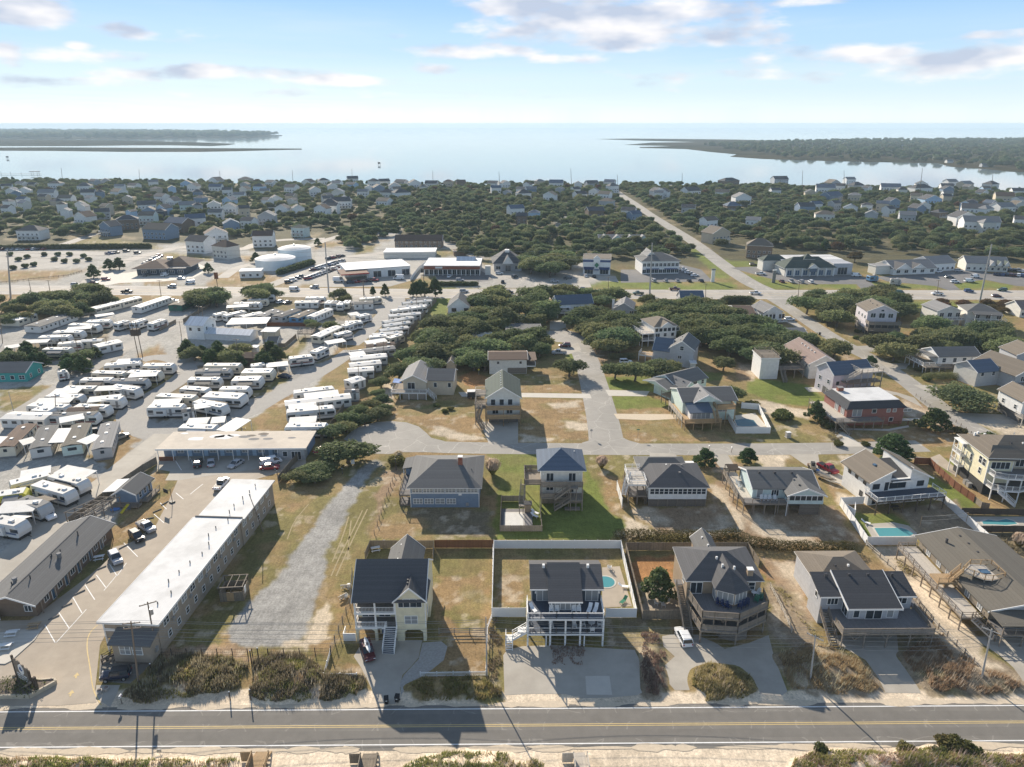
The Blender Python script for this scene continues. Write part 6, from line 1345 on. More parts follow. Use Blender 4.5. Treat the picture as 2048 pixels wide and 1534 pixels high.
for u,v,l in ((1.6,6.5,'near'),(1.6,8.2,'far')): chair(H9.W(u,v,2.9),.8,'white chair on the side deck of the aqua house, the %s one'%l,group='chairs on the aqua side deck')
lounger(P('D',780,1115),1.0,'white lounger at the corner of the turquoise pool'); picnic(P('D',1010,1000),.1,'dark bar table under the white railed deck','darkwood')
for u,l in ((-3.2,'left'),(-2.2,'right')): chair(H7.W(u,6.8,5.5),0,'grey chair on the side deck of the tall house, the %s of two'%l,'wood','chairs on the tall house deck')
for X,Y,l in ((185,1035,'near'),(180,1060,'nearest')): lounger(P('C',X,Y,.3),.9,'white lounger beside the covered pool, the %s one'%l,group='loungers by the covered pool')
# ---------------------------------------------------------------- bins, pots, signs, bits
def bin_(loc,rz,label,group=None,mt='black'):
 t=thing('wheelie_bin',label,'bin',loc,rz,group); m=MB(); m.poly([(-.25,-.3,.1),(.25,-.3,.1),(.25,.3,.1),(-.25,.3,.1),(-.32,-.4,1.05),(.32,-.4,1.05),(.32,.4,1.05),(-.32,.4,1.05)],[(3,2,1,0),(4,5,6,7),(0,1,5,4),(1,2,6,5),(2,3,7,6),(3,0,4,7)]); m.obj('body',mt,t); m=MB(); m.box(-.34,.34,-.44,.42,1.055,1.13); m.obj('lid',mt,t)
 for x in (-.27,.27): m=MB(); m.tube((x-.04,.3,.13),(x+.04,.3,.13),.13,.13,10); m.obj('wheel','rubber',t)
 m=MB(); m.poly([(-.13,-.402,.72),(.13,-.402,.72),(.13,-.405,.86),(-.13,-.405,.86)],[(0,1,2,3)]); m.obj('sticker','trim',t)
bin_(P('F',1043,1025),.2,'black wheelie bin nearer the road on the yellow house driveway','wheelie bins by the road'); bin_(P('F',1130,1010),-.1,'black wheelie bin nearer the grass on the yellow house driveway','wheelie bins by the road')
bin_(P('d',490,595),0,'black bin at the end of the turning circle'); bin_(P('e',1400,645),.3,'black bin beside the diagonal side street'); bin_(P('E',265,260),.2,'dark bin by the motel office corner')
def pot(t_,X,Y,label,mt='concrete_block',group=None):
 t=thing('planter_pot',label,'plant pot',P(t_,X,Y),0,group); m=MB(); m.tube((0,0,0),(0,0,.5),.28,.42,10); m.obj('pot',mt,t); m=MB(); m.ball((0,0,.55),.3,7,4,0,(1,1,.6)); m.obj('soil_plant','twig',t)
pot('E',797,940,'round pale planter pot on the dark pad, the left one',group='planter pots by the entrance'); pot('E',852,920,'round pale planter pot on the dark pad, the right one',group='planter pots by the entrance'); pot('E',415,855,'dark pot on the brick planter corner','darkwood'); pot('E',122,830,'tall urn with a shrub behind the motel sign')
def mailbox(t_,X,Y,label,mt='trim',h=1.25):
 t=thing('mailbox',label,'mailbox',P(t_,X,Y),0); m=MB(); m.box(-.05,.05,-.05,.05,0,h); m.obj('post','postwood',t); m=MB(); m.box(-.14,.14,-.28,.28,h,h+.24); m.tube((0,-.28,h+.24),(0,.28,h+.24),.14,.14,8); m.obj('box',mt,t); m=MB(); m.box(.15,.17,-.05,.1,h+.1,h+.3); m.obj('flag','redpaint',t)
mailbox('E',975,1030,'pale mailbox at the roadside by the brush','trim',1.3); mailbox('E',480,1455,'dark mailbox in the dune grass across the road','darktrim') if 0 else None
mailbox('o',1418,902,'white mailbox on the back street by the sunroom house'); mailbox('o',1463,905,'white mailbox on the back street by the aqua house'); mailbox('d',1515-1050*0,0,'x') if 0 else None
def signpost(t_,X,Y,label,h=2.4,w=.6,hh=.6,mt='trim',rz=0,oct=False,post='metal'):
 t=thing('road_sign',label,'sign',P(t_,X,Y),rz); m=MB(); m.tube((0,0,0),(0,0,h),.04,.04,6); m.obj('post',post,t); m=MB()
 if oct: m.prism([(w/2*math.cos(a),w/2*math.sin(a)) for a in [math.pi/8+i*math.pi/4 for i in range(8)]],-.01,.01); o=m.obj('sign_plate',mt,t); o.location=(0,-.06,h-.3); o.rotation_euler=(R(90),0,0)
 else: m.box(-w/2,w/2,-.08,-.05,h-hh,h); m.obj('sign_plate',mt,t)
 return t
signpost('C',632,428,'back of a stop sign at the corner of the quiet street',2.5,.75,mt='metal',oct=True); signpost('C',1005,430,'street sign post on the brown verge',2.6,.8,.25,'green_plastic'); signpost('e',1067,240,'back of a stop sign at the highway corner',2.6,.8,mt='metal',oct=True); signpost('E',1290,1480,'small square warning sign on the sand verge across the road',2.0,.6,.6,'metal'); signpost('H',1300,800,'small pale realty sign on the dune grass',1.2,.7,.7,'newwood',.8); signpost('B',775,650,'white board sign beside the bushes by the gravel drive',1.8,.9,1.4,'trim',.4); signpost('D',1795,230,'white street sign on the corner lot',2.6,.9,.9,'trim',.5); signpost('f',245,840,'street name sign at the side street bend',2.5,.8,.25,'green_plastic'); signpost('H',2035,1420,'thin marker post in the dune grass',1.3,.15,.2,'newwood'); signpost('D',1955,430,'white lot sign on the sandy corner',1.6,.6,.6,'trim',.5); signpost('c',1507,1110,'round yellow marker sign in the yard',2.2,.6,mt='yellow',oct=True)
# motel sign: rugged timber board with a round white emblem
def motel_sign():
 a=P('E',205,880); h=House('motel_sign','rugged timber motel sign board with round white emblem above the planter','sign',(a.x,a.y),rz=R(-28)); rr=random.Random(3)
 for i in range(11):
  x=-1.6+i*.32; t=4.7-.10*i+rr.uniform(-.25,.25); m=MB(); m.box(x,x+.30,-.09,.09,.4,t); h.add('plank',m,'postwood')
 h.bxs('post','darkwood',-1.9,-1.62,-.14,.14,0,4.9); h.bxs('post','darkwood',1.94,2.2,-.14,.14,0,3.6)
 m=MB(); m.prism([(.72*math.cos(a),.92*math.sin(a)) for a in [i*math.pi/10 for i in range(20)]],-.03,.03); o=m.obj('emblem','trim',h.root); o.location=(.3,-.13,3.2); o.rotation_euler=(R(90),0,0)
 m=MB(); m.prism([(-.4,-.1),(.1,-.3),(.5,0),(.2,.1),(.1,.55),(-.25,.4)],.031,.045); q=m.obj('emblem_bird','navyside',o)
 m=MB()
 for i in range(3):
  for j in range(8): m.box(-1.2+j*.33,-1.2+j*.33+rr.uniform(.14,.28),-.115,-.092,1.9-i*.42,2.15-i*.42)
 h.add('carved_letters',m,'trim')
 h.bxs('leaning_plank','wood',1.0,3.3,-.6,-.45,.5,.8); m=MB(); m.bar((.9,-.7,.4),(3.2,-.5,2.4),.14,.3); m.bar((.7,-.9,.4),(2.6,-.8,1.9),.14,.25); h.add('timber_brace',m,'wood'); h.bxs('mooring_post','darkwood',3.0,3.4,-.2,.2,0,2.9)
motel_sign()
def planter():
 p=PL('E',-20,990,70,985,240,985,450,870,440,850,330,860,200,830,-20,870); th=thing('brick_planter','low brick planter bed with shrubs around the motel sign','planter',(p[0].x,p[0].y,0)); o=p[0]
 for i in range(6):
  a=p[i]-o; b=p[i+1]-o; m=MB(); m.bar((a.x,a.y,.35),(b.x,b.y,.35),.28,.7); m.obj('wall','brick' if 0 else 'tanside',th)
 m=MB(); m.poly([(q.x-o.x,q.y-o.y,.55) for q in p],[tuple(range(len(p)))]); m.obj('soil','bark',th)
planter()
def frame_shed():
 a=P('E',1760,215); b=P('E',1950,205); h=House('timber_shed','roofless weathered timber shed on the grass by the gravel lot','shed',a,b); W_=h.w; D=3.6
 for u,v,x,y in ((0,0,W_,.1),(0,D-.1,W_,D),(0,.1,.1,D-.1),(W_-.1,.1,W_,D-.1)): h.bxs('wall','woodfence',u,x,v,y,0,1.9)
 h.posts([(.05,.05),(W_-.05,.05),(.05,D-.05),(W_-.05,D-.05),(W_/2,.05)],1.9,2.9,'darkwood',.14)
 for b in ((-.2,W_+.2,-.1,.04),(-.2,W_+.2,D-.04,D+.1),(-.1,.04,.05,D-.05),(W_-.04,W_+.1,.05,D-.05),(W_*.36,W_*.36+.1,.05,D-.05),(W_*.68,W_*.68+.1,.05,D-.05)): h.bxs('roof_beam','wood',*b,2.9,3.06)
 h.bxs('side_panel','trim',W_+.01,W_+.05,.8,1.8,.9,2.2); h.bxs('door_panel','newwood',W_*.3,W_*.6,-.05,-.01,.1,1.8)
frame_shed()
def pool_house():
 a=P('A',940,965); h=House('pool_hut','small blue hut with grey gable roof, deck and pergola by the motel lawn','hut',(a.x,a.y),rz=R(-2)); M='blueside'
 h.wall(0,4.6,0,6.5,.4,3.0,M,corner=True); h.gable(0,4.6,-.4,7,3.0,1.3,'v','r_grey',M,ov=.5,ridge=.45); h.win('R',1.6,1.2,.9,1.2,1,style='sash'); h.win('R',3.6,1.2,.9,1.2,1,style='sash'); h.win('R',5.4,.6,.8,1.9,1)
 h.deck(-.5,5.6,-1.6,-.05,.6,'wood','FR',rm='wood',post='F'); h.deck(4.65,6.4,1,6.5,.6,'wood','R',rm='wood')
 h.slab('side_roof',[(-3.6,1.0,2.6),(-.6,1.0,2.9),(-.6,7,2.9),(-3.6,7,2.6)],.12,'r_membrane'); h.posts([(-3.5,1.1),(-3.5,6.9)],0,2.5,'wood')
 # stepped pergola and ramp down to the office
 for i in range(5):
  v=-1.6-i*1.7; u=-2.4-i*.9; h.posts([(u,v),(u+4.2,v)],0,2.7,'postwood',.14); h.bxs('pergola_beam','wood',u-.3,u+4.5,v-.06,v+.06,2.7,2.88)
 for k in (0,2,4.1): m=MB(); m.bar((-2.3+k,-1.4,2.95),(-6.0+k,-8.6,2.95),.1,.12); h.add('pergola_rafter',m,'wood')
 h.stairs((-1.2,-1.8,.9),(-4.6,-8.2,.1),1.6,'decklight',rm='decklight')
pool_house()
def slide():
 t=thing('play_slide','yellow plastic slide on the grass beside the blue hut','slide',P('A',1005,1020),R(-20)); m=MB(); m.bar((0,-1.2,.2),(0,1.0,1.3),.55,.08); m.bar((-.27,-1.2,.3),(-.27,1.0,1.42),.05,.16); m.bar((.27,-1.2,.3),(.27,1.0,1.42),.05,.16); m.obj('chute','yellow',t); m=MB(); m.tube((-.2,1.0,0),(-.2,.95,1.4),.04); m.tube((.2,1.0,0),(.2,.95,1.4),.04); m.obj('ladder','blue_tarp',t)
slide()
t=thing('tarp_heap','crumpled blue tarpaulin beside the blue hut','tarp',P('A',915,1010)); m=MB(); m.ball((0,0,.25),.9,9,5,0,(1,.7,.4)); m.ball((.6,.3,.2),.6,8,5,0,(1,.8,.5)); m.obj('sheet','blue_tarp',t)
def hoop():
 t=thing('basketball_hoop','dark basketball hoop on a pole in the motel lot','hoop',P('A',1378,945),R(-30)); m=MB(); m.tube((0,0,0),(0,0,3.4),.07,.06,8); m.bar((0,0,3.2),(0,-1.1,3.3),.08,.08); m.obj('pole','darkwood',t); m=MB(); m.box(-.8,.8,-1.15,-1.1,2.9,3.9); m.obj('backboard','screen',t); m=MB()
 for i in range(10): a=2*math.pi*i/10; b=2*math.pi*(i+1)/10; m.bar((.23*math.cos(a),-1.45+.23*math.sin(a),3.05),(.23*math.cos(b),-1.45+.23*math.sin(b),3.05),.03,.03)
 m.obj('rim','redpaint',t); m=MB(); m.box(-.5,.5,-.5,.4,0,.3); m.obj('base','black',t)
hoop()
for i,(x,y) in enumerate(((690,66),(598,160),(493,262),(388,362))):   # concrete wheel stops of the stalls
 a=P('E',x,y); b=P('E',(762,680,578,474)[i],(30,122,226,324)[i]); m=MB(); m.bar((0,0,.09),(b.x-a.x,b.y-a.y,.09),.2,.18); o=m.obj('wheel_stop','r_grey'); o.location=(a.x,a.y,0); tag(o,'dark wheel stop at the head of a parking stall, %s from the road'%('fourth','third','second','first')[i],'wheel stop','wheel stops in the motel lot')
for i,(x,y,x2,y2) in enumerate(((1290,970,1345,938),(1222,1028,1290,1000),(1165,1080,1230,1068),(950,1320,1025,1282),(780,1484,850,1455))):
 a=P('A',x,y); b=P('A',x2,y2); m=MB(); m.bar((0,0,.09),(b.x-a.x,b.y-a.y,.09),.2,.18); o=m.obj('wheel_stop','r_grey'); o.location=(a.x,a.y,0); tag(o,'dark wheel stop by the motel hut and lawn, %s from the hoop'%('first','second','third','fourth','fifth')[i],'wheel stop','wheel stops in the motel lot')
def terrace():
 p=PL('E',-40,470,180,440,300,440,345,420,280,520,90,690,40,715,-40,712); m=MB(); m.prism([(q.x,q.y) for q in p],.0,.14); m.obj('terrace','concrete_pale',kind='structure')
terrace()
def volley():
 a=P('D',1212,1140); b=P('D',1580,1110); t=thing('volleyball_net','volleyball net sagging between two posts on the sandy court','net',(a.x,a.y,0)); d=b-a; m=MB(); m.tube((0,0,0),(0,0,2.6),.05); m.obj('post','newwood',t); m=MB(); m.tube((d.x,d.y,0),(d.x,d.y,2.6),.05); m.obj('post','newwood',t)
 m=MB()
 for z in (2.5,1.5):
  for i in range(8): f0,f1=i/8,(i+1)/8; m.bar((d.x*f0,d.y*f0,z-.8*f0*(1-f0)),(d.x*f1,d.y*f1,z-.8*f1*(1-f1)),.03,.06)
 m.obj('net_tape','decklight',t)
volley()
def crossover(px_,py_,label,mt,w=2.2):
 a=G(px_,py_); h=House('dune_walkway',label,'walkway',(a.x,a.y),rz=R(2)); h.bxs('deck',mt,-w/2,w/2,-6,.6,.75,.9); h.rail((-w/2,.6,.9),(-w/2,-6,.9),mt,.9,'solid'); h.rail((w/2,.6,.9),(w/2,-6,.9),mt,.9,'solid'); h.stairs((0,.6,.9),(0,2.0,.1),w-.2,mt,rails='',tread=mt); h.bxs('end_panel',mt,-w/2-1.5,-w/2-.05,.55,.65,.1,1.7); h.posts([(-w/2,-.5),(w/2,-.5)],0,.75,'postwood')
crossover(520,1530,'brown wooden dune walkway with slatted panels by the beach road, the left of two','newwood'); crossover(738,1534,'brown wooden dune walkway behind slatted panels by the beach road, the right of two','woodfence'); crossover(1161,1532,'grey sand covered boardwalk with rails leading to the dunes','decklight',1.8)
# posts and short bollards by the footpath
for (t_,X,Y,h_) in (('E',2005,1000,2.0),('E',1840,1000,1.6),('F',20,660,1.9),('E',2010,700,2.4),('B',690,720,1.6),('B',175,760,2.2),('B',1120,690,3.2),('E',1210,770,1.5)):
 t=thing('timber_post','lone dark timber post %s'%{('E',2005):'at the road end of the sandy footpath',('E',1840):'in the brush left of the footpath',('F',20):'at the right side of the fence gate',('E',2010):'at the left side of the fence gate',('B',690):'on the grass left of the gravel drive',('B',175):'by the end of the motel fence',('B',1120):'beside the round shrub on the back street',('E',1210):'behind the parked dark car'}[(t_,X)],'post',P(t_,X,Y)); m=MB(); m.tube((0,0,-.1),(0,0,h_),.11,.09,7); m.obj('shaft','darkwood',t); m=MB(); m.tube((0,0,h_),(0,0,h_+.08),.13,.04,7); m.obj('cap','trim',t)
def boat_():
 a=P('D',455,765); t=thing('boat_on_trailer','pale open boat on a trailer beside the aqua house','boat',(a.x,a.y,0),R(-52)); m=MB(); rings=[]
 for x,w,k in ((-2.6,.75,.0),(-1,.95,-.05),(.8,.9,-.02),(2.0,.55,.12),(2.7,.05,.4)): rings.append([(x,-w,1.15+k*.3),(x,-w*.6,.6+k),(x,0,.5+k),(x,w*.6,.6+k),(x,w,1.15+k*.3)])
 m.poly([q for r_ in rings for q in r_],[(i*5+j,i*5+j+1,(i+1)*5+j+1,(i+1)*5+j) for i in range(4) for j in range(4)]+[(0,1,2,3,4)]); m.obj('hull','decklight',t); m=MB(); m.box(-2.3,1.6,-.6,.6,.85,.9); m.obj('boat_floor','r_tan',t); m=MB(); m.box(-2.9,-2.5,-.2,.2,.7,1.5); m.obj('outboard_motor','black',t); m=MB(); m.bar((-2.2,0,.4),(3.6,0,.4),.1,.1); m.obj('trailer_frame','metal',t)
 for y in (-.95,.95): m=MB(); m.tube((-.9,y-.1,.3),(-.9,y+.1,.3),.3,.3,12); m.obj('wheel','rubber',t)
boat_()
def loader():
 a=P('D',352,680); t=thing('skid_loader','small tan skid loader parked behind the red pickup','loader',(a.x,a.y,0),R(80)); m=MB(); m.box(-1.2,.6,-.6,.6,.4,1.2); m.obj('body','car_tan',t); m=MB(); m.box(-.7,.4,-.45,.45,1.2,2.0); m.obj('cab','screen',t); m=MB(); m.bar((-.9,-.6,1.3),(1.2,-.6,.6),.12,.2); m.bar((-.9,.6,1.3),(1.2,.6,.6),.12,.2); m.obj('lift_arm','car_tan',t); m=MB(); m.box(1.1,1.7,-.85,.85,.15,.75); m.obj('bucket','r_rust',t)
 for x in (-.7,.4):
  for y in (-.72,.72): m=MB(); m.tube((x,y-.13,.4),(x,y+.13,.4),.4,.4,12); m.obj('wheel','rubber',t)
loader()
def heap():
 t=thing('material_heap','heap of pale pipes and wrapped goods behind the red pickup','heap',P('D',430,710)); m=MB()
 for i in range(6): m.tube((-1.2+i*.1,-.3+i*.15,.15+.1*(i%2)),(1.2+i*.12,-.5+i*.15,.2),.09,.09,6)
 m.obj('pipes','decklight',t,kind='stuff'); m=MB(); m.ball((-.8,.8,.3),.5,8,5,0,(1.4,.9,.7)); m.obj('wrapped_bundle','blue_tarp',t)
heap()
for (t_,X,Y,l) in (('F',695,190,'by the wire fence beside the yellow house'),('F',720,110,'behind the wire fence, the far one')):
 t=thing('junk_pile','pile of white pipes and timber '+l,'heap',P(t_,X,Y)); m=MB(); rr=random.Random(X)
 for i in range(7): a=rr.uniform(0,3.1); m.bar((-math.cos(a),-math.sin(a)*.7,.2+.1*i),(math.cos(a),math.sin(a)*.7,.3+.1*i),.14,.1)
 m.obj('boards','decklight',t,kind='stuff'); m=MB(); m.ball((.5,.4,.4),.45,8,5); m.obj('tank','white_plastic',t)
t=thing('utility_cabinet','pale green utility cabinet on the verge of the quiet street','cabinet',P('D',158,425),R(10)); m=MB(); m.box(-.6,.6,-.5,.5,.1,1.5); m.obj('cabinet_body','concrete_block',t); m=MB(); m.box(-.7,.7,-.6,.6,0,.1); m.obj('plinth','concrete_pale',t); m=MB(); m.box(-.62,.62,-.52,.52,1.503,1.58); m.obj('lid','trim',t)
# ---------------------------------------------------------------- near cars
def carp(kind,paint,t,Xr,Yr,Xf,Yf,label,**k):
 a=P(t,Xr,Yr,.5); b=P(t,Xf,Yf,.5); c=(a+b)/2; return car(kind,paint,(c.x,c.y,0),math.atan2(b.y-a.y,b.x-a.x),label,**k)
carp('suv','white','G',1398,555,1340,440,'white sport utility car on the sandy drive of the shingle house')
carp('jeep','navy','E',1030,790,825,815,'dark navy offroad car with black top by the motel entrance')
def kayak_car():
 c=carp('suv','maroon','F',870,540,915,685,'maroon car carrying a white kayak, parked under the yellow house'); p=c.location
 t=thing('kayak','white kayak strapped on the roof of the maroon car','kayak',(p.x+.05,p.y-.1,1.82),c.rotation_euler[2]); m=MB(); rings=[]
 for x,w in ((-1.9,.04),(-1.3,.27),(0,.38),(1.3,.27),(1.9,.04)): rings.append([(x,-w,.2),(x,-w*.6,0),(x,w*.6,0),(x,w,.2),(x,0,.32)])
 m.poly([q for r_ in rings for q in r_],[(i*5+j,i*5+(j+1)%5,(i+1)*5+(j+1)%5,(i+1)*5+j) for i in range(4) for j in range(5)]); m.obj('hull','white_plastic',t); m=MB(); m.ball((0,0,.31),.3,10,4,0,(1.5,.75,.1)); m.obj('cockpit','r_light',t)
kayak_car()
carp('suv','silver','A',895,1345,955,1445,'silver grey car alone by the wheel stop in the motel lot'); carp('suv','black','A',1030,1165,1160,1280,'large black sport utility car angled in the motel lot'); carp('pickup','silver','A',1110,1105,1230,1185,'silver pickup truck beside the large black car'); carp('pickup','white','A',1740,835,1800,770,'white pickup truck at the corner of the long motel wing')
carp('suv','black','A',1575,670,1590,600,'black car in front of the motel block, left of the silver one'); carp('sedan','silver','A',1685,660,1688,595,'silver car in the middle of three before the motel block'); carp('sedan','silver','A',1930,610,1840,665,'silver sedan angled before the motel block'); carp('van','white','B',60,640,180,610,'white van parked at the end of the motel block'); carp('sedan','red','B',30,668,190,660,'red car with lamps parked in front of the white van')
carp('pickup','red','D',405,640,550,715,'shiny red pickup truck on the concrete drive'); carp('sedan','red','B',480,545,570,515,'red car half hidden under the round tree')
# ---------------------------------------------------------------- utility poles and wires along the beach road
PO=[]
def bp(label,t,X,Y,tx,ty,**k):
 b=P(t,X,Y); q=px(t,tx,ty); r=ray(*q); kk=b.y/r[1]; top=Vector((r[0]*kk,b.y,CH+r[2]*kk)); upole(label,b,top.z,(top.x-b.x,0),**k); PO.append(top); return b,top
bp('brown pole with crossarm standing in the brush by the dark car','E',1108,880,1045,370,arm=R(8),arms=2); bp('brown pole with transformer at the corner of the long motel wing','E',1257,640,1178,215,transformer=True,arm=R(30)); bp('pale pole beside the white rail fence','F',1845,810,1836,335,mt='greypole',r=.12); bp('grey leaning pole with a crossarm left of the grey cottage','H',337,850,380,480,mt='greypole',arm=R(-45)); bp('grey pole with a long crossarm at the end of the split rail fence','H',1702,845,1788,430,mt='greypole',arm=R(-42))
bp('brown pole behind the long motel wing','B',60,1180,-55,880,r=.12); bp('thin pole with lamp in the camp lot','A',108,215,68,60,r=.1,mt='greypole')
xs=[-120,PO[0].x,PO[2].x,PO[3].x,PO[4].x,120]; ys_=[86.7,86.7,88,86.2,86.3,86]
for j,(dz,dy) in enumerate(((-.2,-.9),(-.2,.5),(-.2,1.0),(-1.3,.0),(-2.2,.1),(-2.8,.1))):
 zt=10.3; names=('lowest front','upper front','upper middle','upper rear','cable below the crossarms','lower cable','lowest cable')
 for i in range(5):
  a=Vector((xs[i],ys_[i]+dy,zt+dz-(.9 if i>=2 else 0))); b=Vector((xs[i+1],ys_[i+1]+dy,zt+dz-(.9 if i>=1 else 0)))
  wire(a,b,.35+.12*j,'%s wire strung along the beach road %s'%(('front','middle','rear','fourth','fifth','lowest')[j],('left of the brush pole','over the motel lot and yellow house','in front of the white decked house','in front of the grey cottage','at the right end')[i]),'wires along the beach road')
# ---------------------------------------------------------------- houses between the back street and the bypass
WN={'white':'white','cream':'cream','greyside':'grey','blueside':'blue grey','slate':'dark slate','tanside':'tan','shingle':'brown shingle','pale':'pale','beige':'beige','aqua':'aqua','mint':'mint','teal':'teal','brownside':'brown','redside':'red brick','yellowside':'yellow','lightgrey':'light grey','skyside':'sky blue','lilac':'pinkish grey','taupe':'taupe'}
def gh(name,label,A,B,D,h,roof,rm,wm,rh=2.2,z0=0,wins='',deck=None,stilt=None,cat='house',rz=None,ov=.45,vents=0,group=None,corner=False,sides='',gm='glass',bn=2.6):
 """A,B: front corners on the ground; z0: floor height on stilts; wins: storey heights of the window rows"""
 H_=House(name,label,cat,A,B,rz=rz,group=group); w=H_.w
 if z0:
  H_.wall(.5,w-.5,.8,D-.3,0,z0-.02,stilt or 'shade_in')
  n=max(2,round(w/3.2)); H_.posts([(.12+(w-.24)*i/n,.12) for i in range(n+1)],0,z0,'postwood',.2)
 H_.wall(0,w,0,D,z0,h,wm,corner=corner); b=H_.bx
 if roof in 'uv': H_.gable(0,w,0,D,h,rh,roof,rm,wm,ov=ov,vents=vents)
 elif roof=='h': H_.hip(0,w,0,D,h,rh,rm,ov=ov,vents=vents)
 else: H_.flat(0,w,0,D,h,rm)
 for zz in wins:
  z=z0+.9+bn*int(zz); n=max(2,int(w/3.0))
  for i in range(n): H_.win('F',w*(i+.5)/n,z,1.15 if (i+int(zz))%3 else 1.7,1.25 if (i+int(zz))%3 else 1.3,1 if (i+int(zz))%3 else 2,style='sash' if i%2 else None,bx=b,gm=gm)
  for s_ in sides:
   for i in range(max(1,int(D/4))): H_.win(s_,D*(i+.5)/max(1,int(D/4)),z,.95,1.2,1,style='sash',bx=b,gm=gm)
 if deck:
  u0,u1,dep,zd,mt=deck[:5]; H_.deck(u0,u1,-dep,-.02,zd,'deckgrey' if mt!='trim' else 'deckgrey','FLR',rm=mt,post='F',fill='bal',step=2.8)
 return H_
T=P
def mid():
 h=gh('beach_house','white gable fronted house with a low front deck beside the sunlit lawn',T('c',1150,440),T('c',1395,440),13,4.9,'v','r_grey','white',3.6,1.6,deck=(-.1,11.5,2.2,1.7,'wood')); h.win('F',2.6,2.6,2.1,1.7,1); h.win('F',8.0,2.6,2.1,1.7,1)
 h=gh('beach_house','white house with a wide dark blue roof and a railed left porch',T('d',372,430),T('d',790,412),9,5.6,'u','r_blue','white',2.9,2.0,'0',deck=(-.2,9,2.4,2.3,'trim')); h.bxs('pergola_slat','trim',0,6,-2.2,-.1,4.4,4.5); h.bxs('door','blueside',8.8,9.8,-.06,-.01,2.3,4.4)
 h=gh('beach_house','small grey gabled cottage with white chimney near the highway',T('d',1040,420),T('d',1262,432),12,3.6,'v','r_light','greyside',2.4,0,'',vents=2,rz=None); h.win('F',2.6,1.2,1.5,1.5,2); h.win('F',7.6,1.2,1.5,1.5,2); h.chimney(-.8,4,0,6.4,1.0,1.0,'trim','r_light'); h.bxs('side_deck','wood',-2.4,-.05,1,7,.8,1.0)
 h=gh('beach_house','white three level house with wrap decks and pale hip roof beside the oak thicket',T('d',1500,765),T('d',1760,745),12,7.2,'h','r_tan','white',2.2,2.4,'0',stilt='lightgrey'); h.deck(-5.2,-.05,-1,11,5.2,'decklight','FLB',rm='trim',post='LF',pm='trim'); h.deck(-5,-.05,-1,11,2.5,'deckgrey','FL',rm='trim');
 for i in range(6): h.win('F',1+i*1.75,5.3,1.3,1.3,1)
 h.gable(2.5,7.5,-.6,6,7.3,1.6,'v','r_tan','white')
 h=gh('beach_house','grey house with royal blue roof and a tall right gable behind the hedge',T('d',1490,960),T('d',1690,985),9,4.8,'u','r_blue','lightgrey',3.2,0,''); w=h.w; h.wall(w+.01,w+8.2,-1.5,9,0,6.6,'lightgrey'); h.gable(w,w+8.2,-1.5,10,6.6,2.7,'v','r_grey','lightgrey',vents=2); h.win('F',4.1,7.0-.9,1.2,1.4,1,style='sash'); h.win('F',3.6,3.0,1.2,1.1,2); h.deck(-5,-.05,-.5,4,2.4,'newwood','FL',rm='trim',post='F')
 h=gh('beach_house','pale mint cottage with twin front gables and a corner deck by the green lawn',T('v',132,692),T('v',302,645),9,5.2,'u','r_grey','mint',2.0,0,'01',vents=0); h.wall(-.01+.0,5,-3.6,-.02,0,5.0,'mint'); h.gable(0,5,-3.6,4,5.0,1.9,'v','r_light','mint',vents=2); h.deck(-4.2,-.05,-2.5,1.5,2.9,'wood','FL',rm='wood',post='FL'); h.gable(-4.4,-.1,-1,9,5.0,1.2,'u','r_grey','mint')
 h=gh('beach_house','mint green house with blue sunroom roof and roof terrace by the fenced pool',T('v',172,800),T('v',462,790),11,6.0,'u','r_grey','mint',1.9,0,''); w=h.w; h.gable(w*.2,w*.68,-1,8,6.1,2.0,'v','r_light','mint',vents=1); h.wall(.8,7.0,-4.6,-.02,2.4,4.6,'white'); h.win('F',3.1,2.6,5.0,1.7,4,bx=(.8,7,-4.6,0),gm='glass_curtain'); h.slab('sunroom_roof',[(.4,-5.1,4.55),(7.3,-5.1,4.55),(7.3,-.1,5.9),(.4,-.1,5.9)],.2,'r_blue'); h.deck(-1.4,9,-6.8,-4.65,2.4,'newwood','FL',rm='newwood',post='F',fill='solid'); h.deck(-1.5,.75,-4.6,8,2.4,'newwood','L',rm='decklight',post='L',fill='solid'); h.deck(8.8,w-1.5,-3.4,-.05,4.9,'newwood','FLR',rm='newwood',post='F',fill='solid'); h.win('F',w*.75,2.6,2.8,1.9,2,bx=(0,w,0,11),gm='glass_curtain'); h.stairs((7.6,-4.6,4.9),(7.6,-7.6,2.5),1.1,'newwood')
 h=gh('beach_house','windowless white cube of a house with a railed roof terrace',T('v',597,570),T('v',695,570),8.5,7.2,'f','r_tan','white',0,0,'');
 for p_,q_ in (((0,0),(h.w,0)),((0,8.5),(h.w,8.5)),((0,0),(0,8.5)),((h.w,0),(h.w,8.5))): h.rail((*p_,7.5),(*q_,7.5),'postwood',1.0)
 h.deck(h.w+.05,h.w+9,1,7,3.2,'wood','FR',rm='wood',post='F'); h.stairs((h.w+1.5,1,3.2),(h.w+1.5,-3.4,.1),1.2,'wood')
 h=gh('beach_house','long white house with faded pink brown roof running back beside the side street',T('e',1262,1155),T('e',1590,1152),21,5.4,'v','r_pink','pale',2.6,0,'',sides='L',ov=.6,vents=0); h.win('F',3.2,3.4,.9,1.1,1); h.win('F',5.2,3.4,.9,1.1,1)
 for i in range(5): h.bxs('roof_vent','trim',h.w*.5-1.5,h.w*.5-1.2,5+i*2.6,5.3+i*2.6,7.0,7.9)
 for i in range(4): h.win('L',2.5+i*5,3.2,1.1,1.2,1)
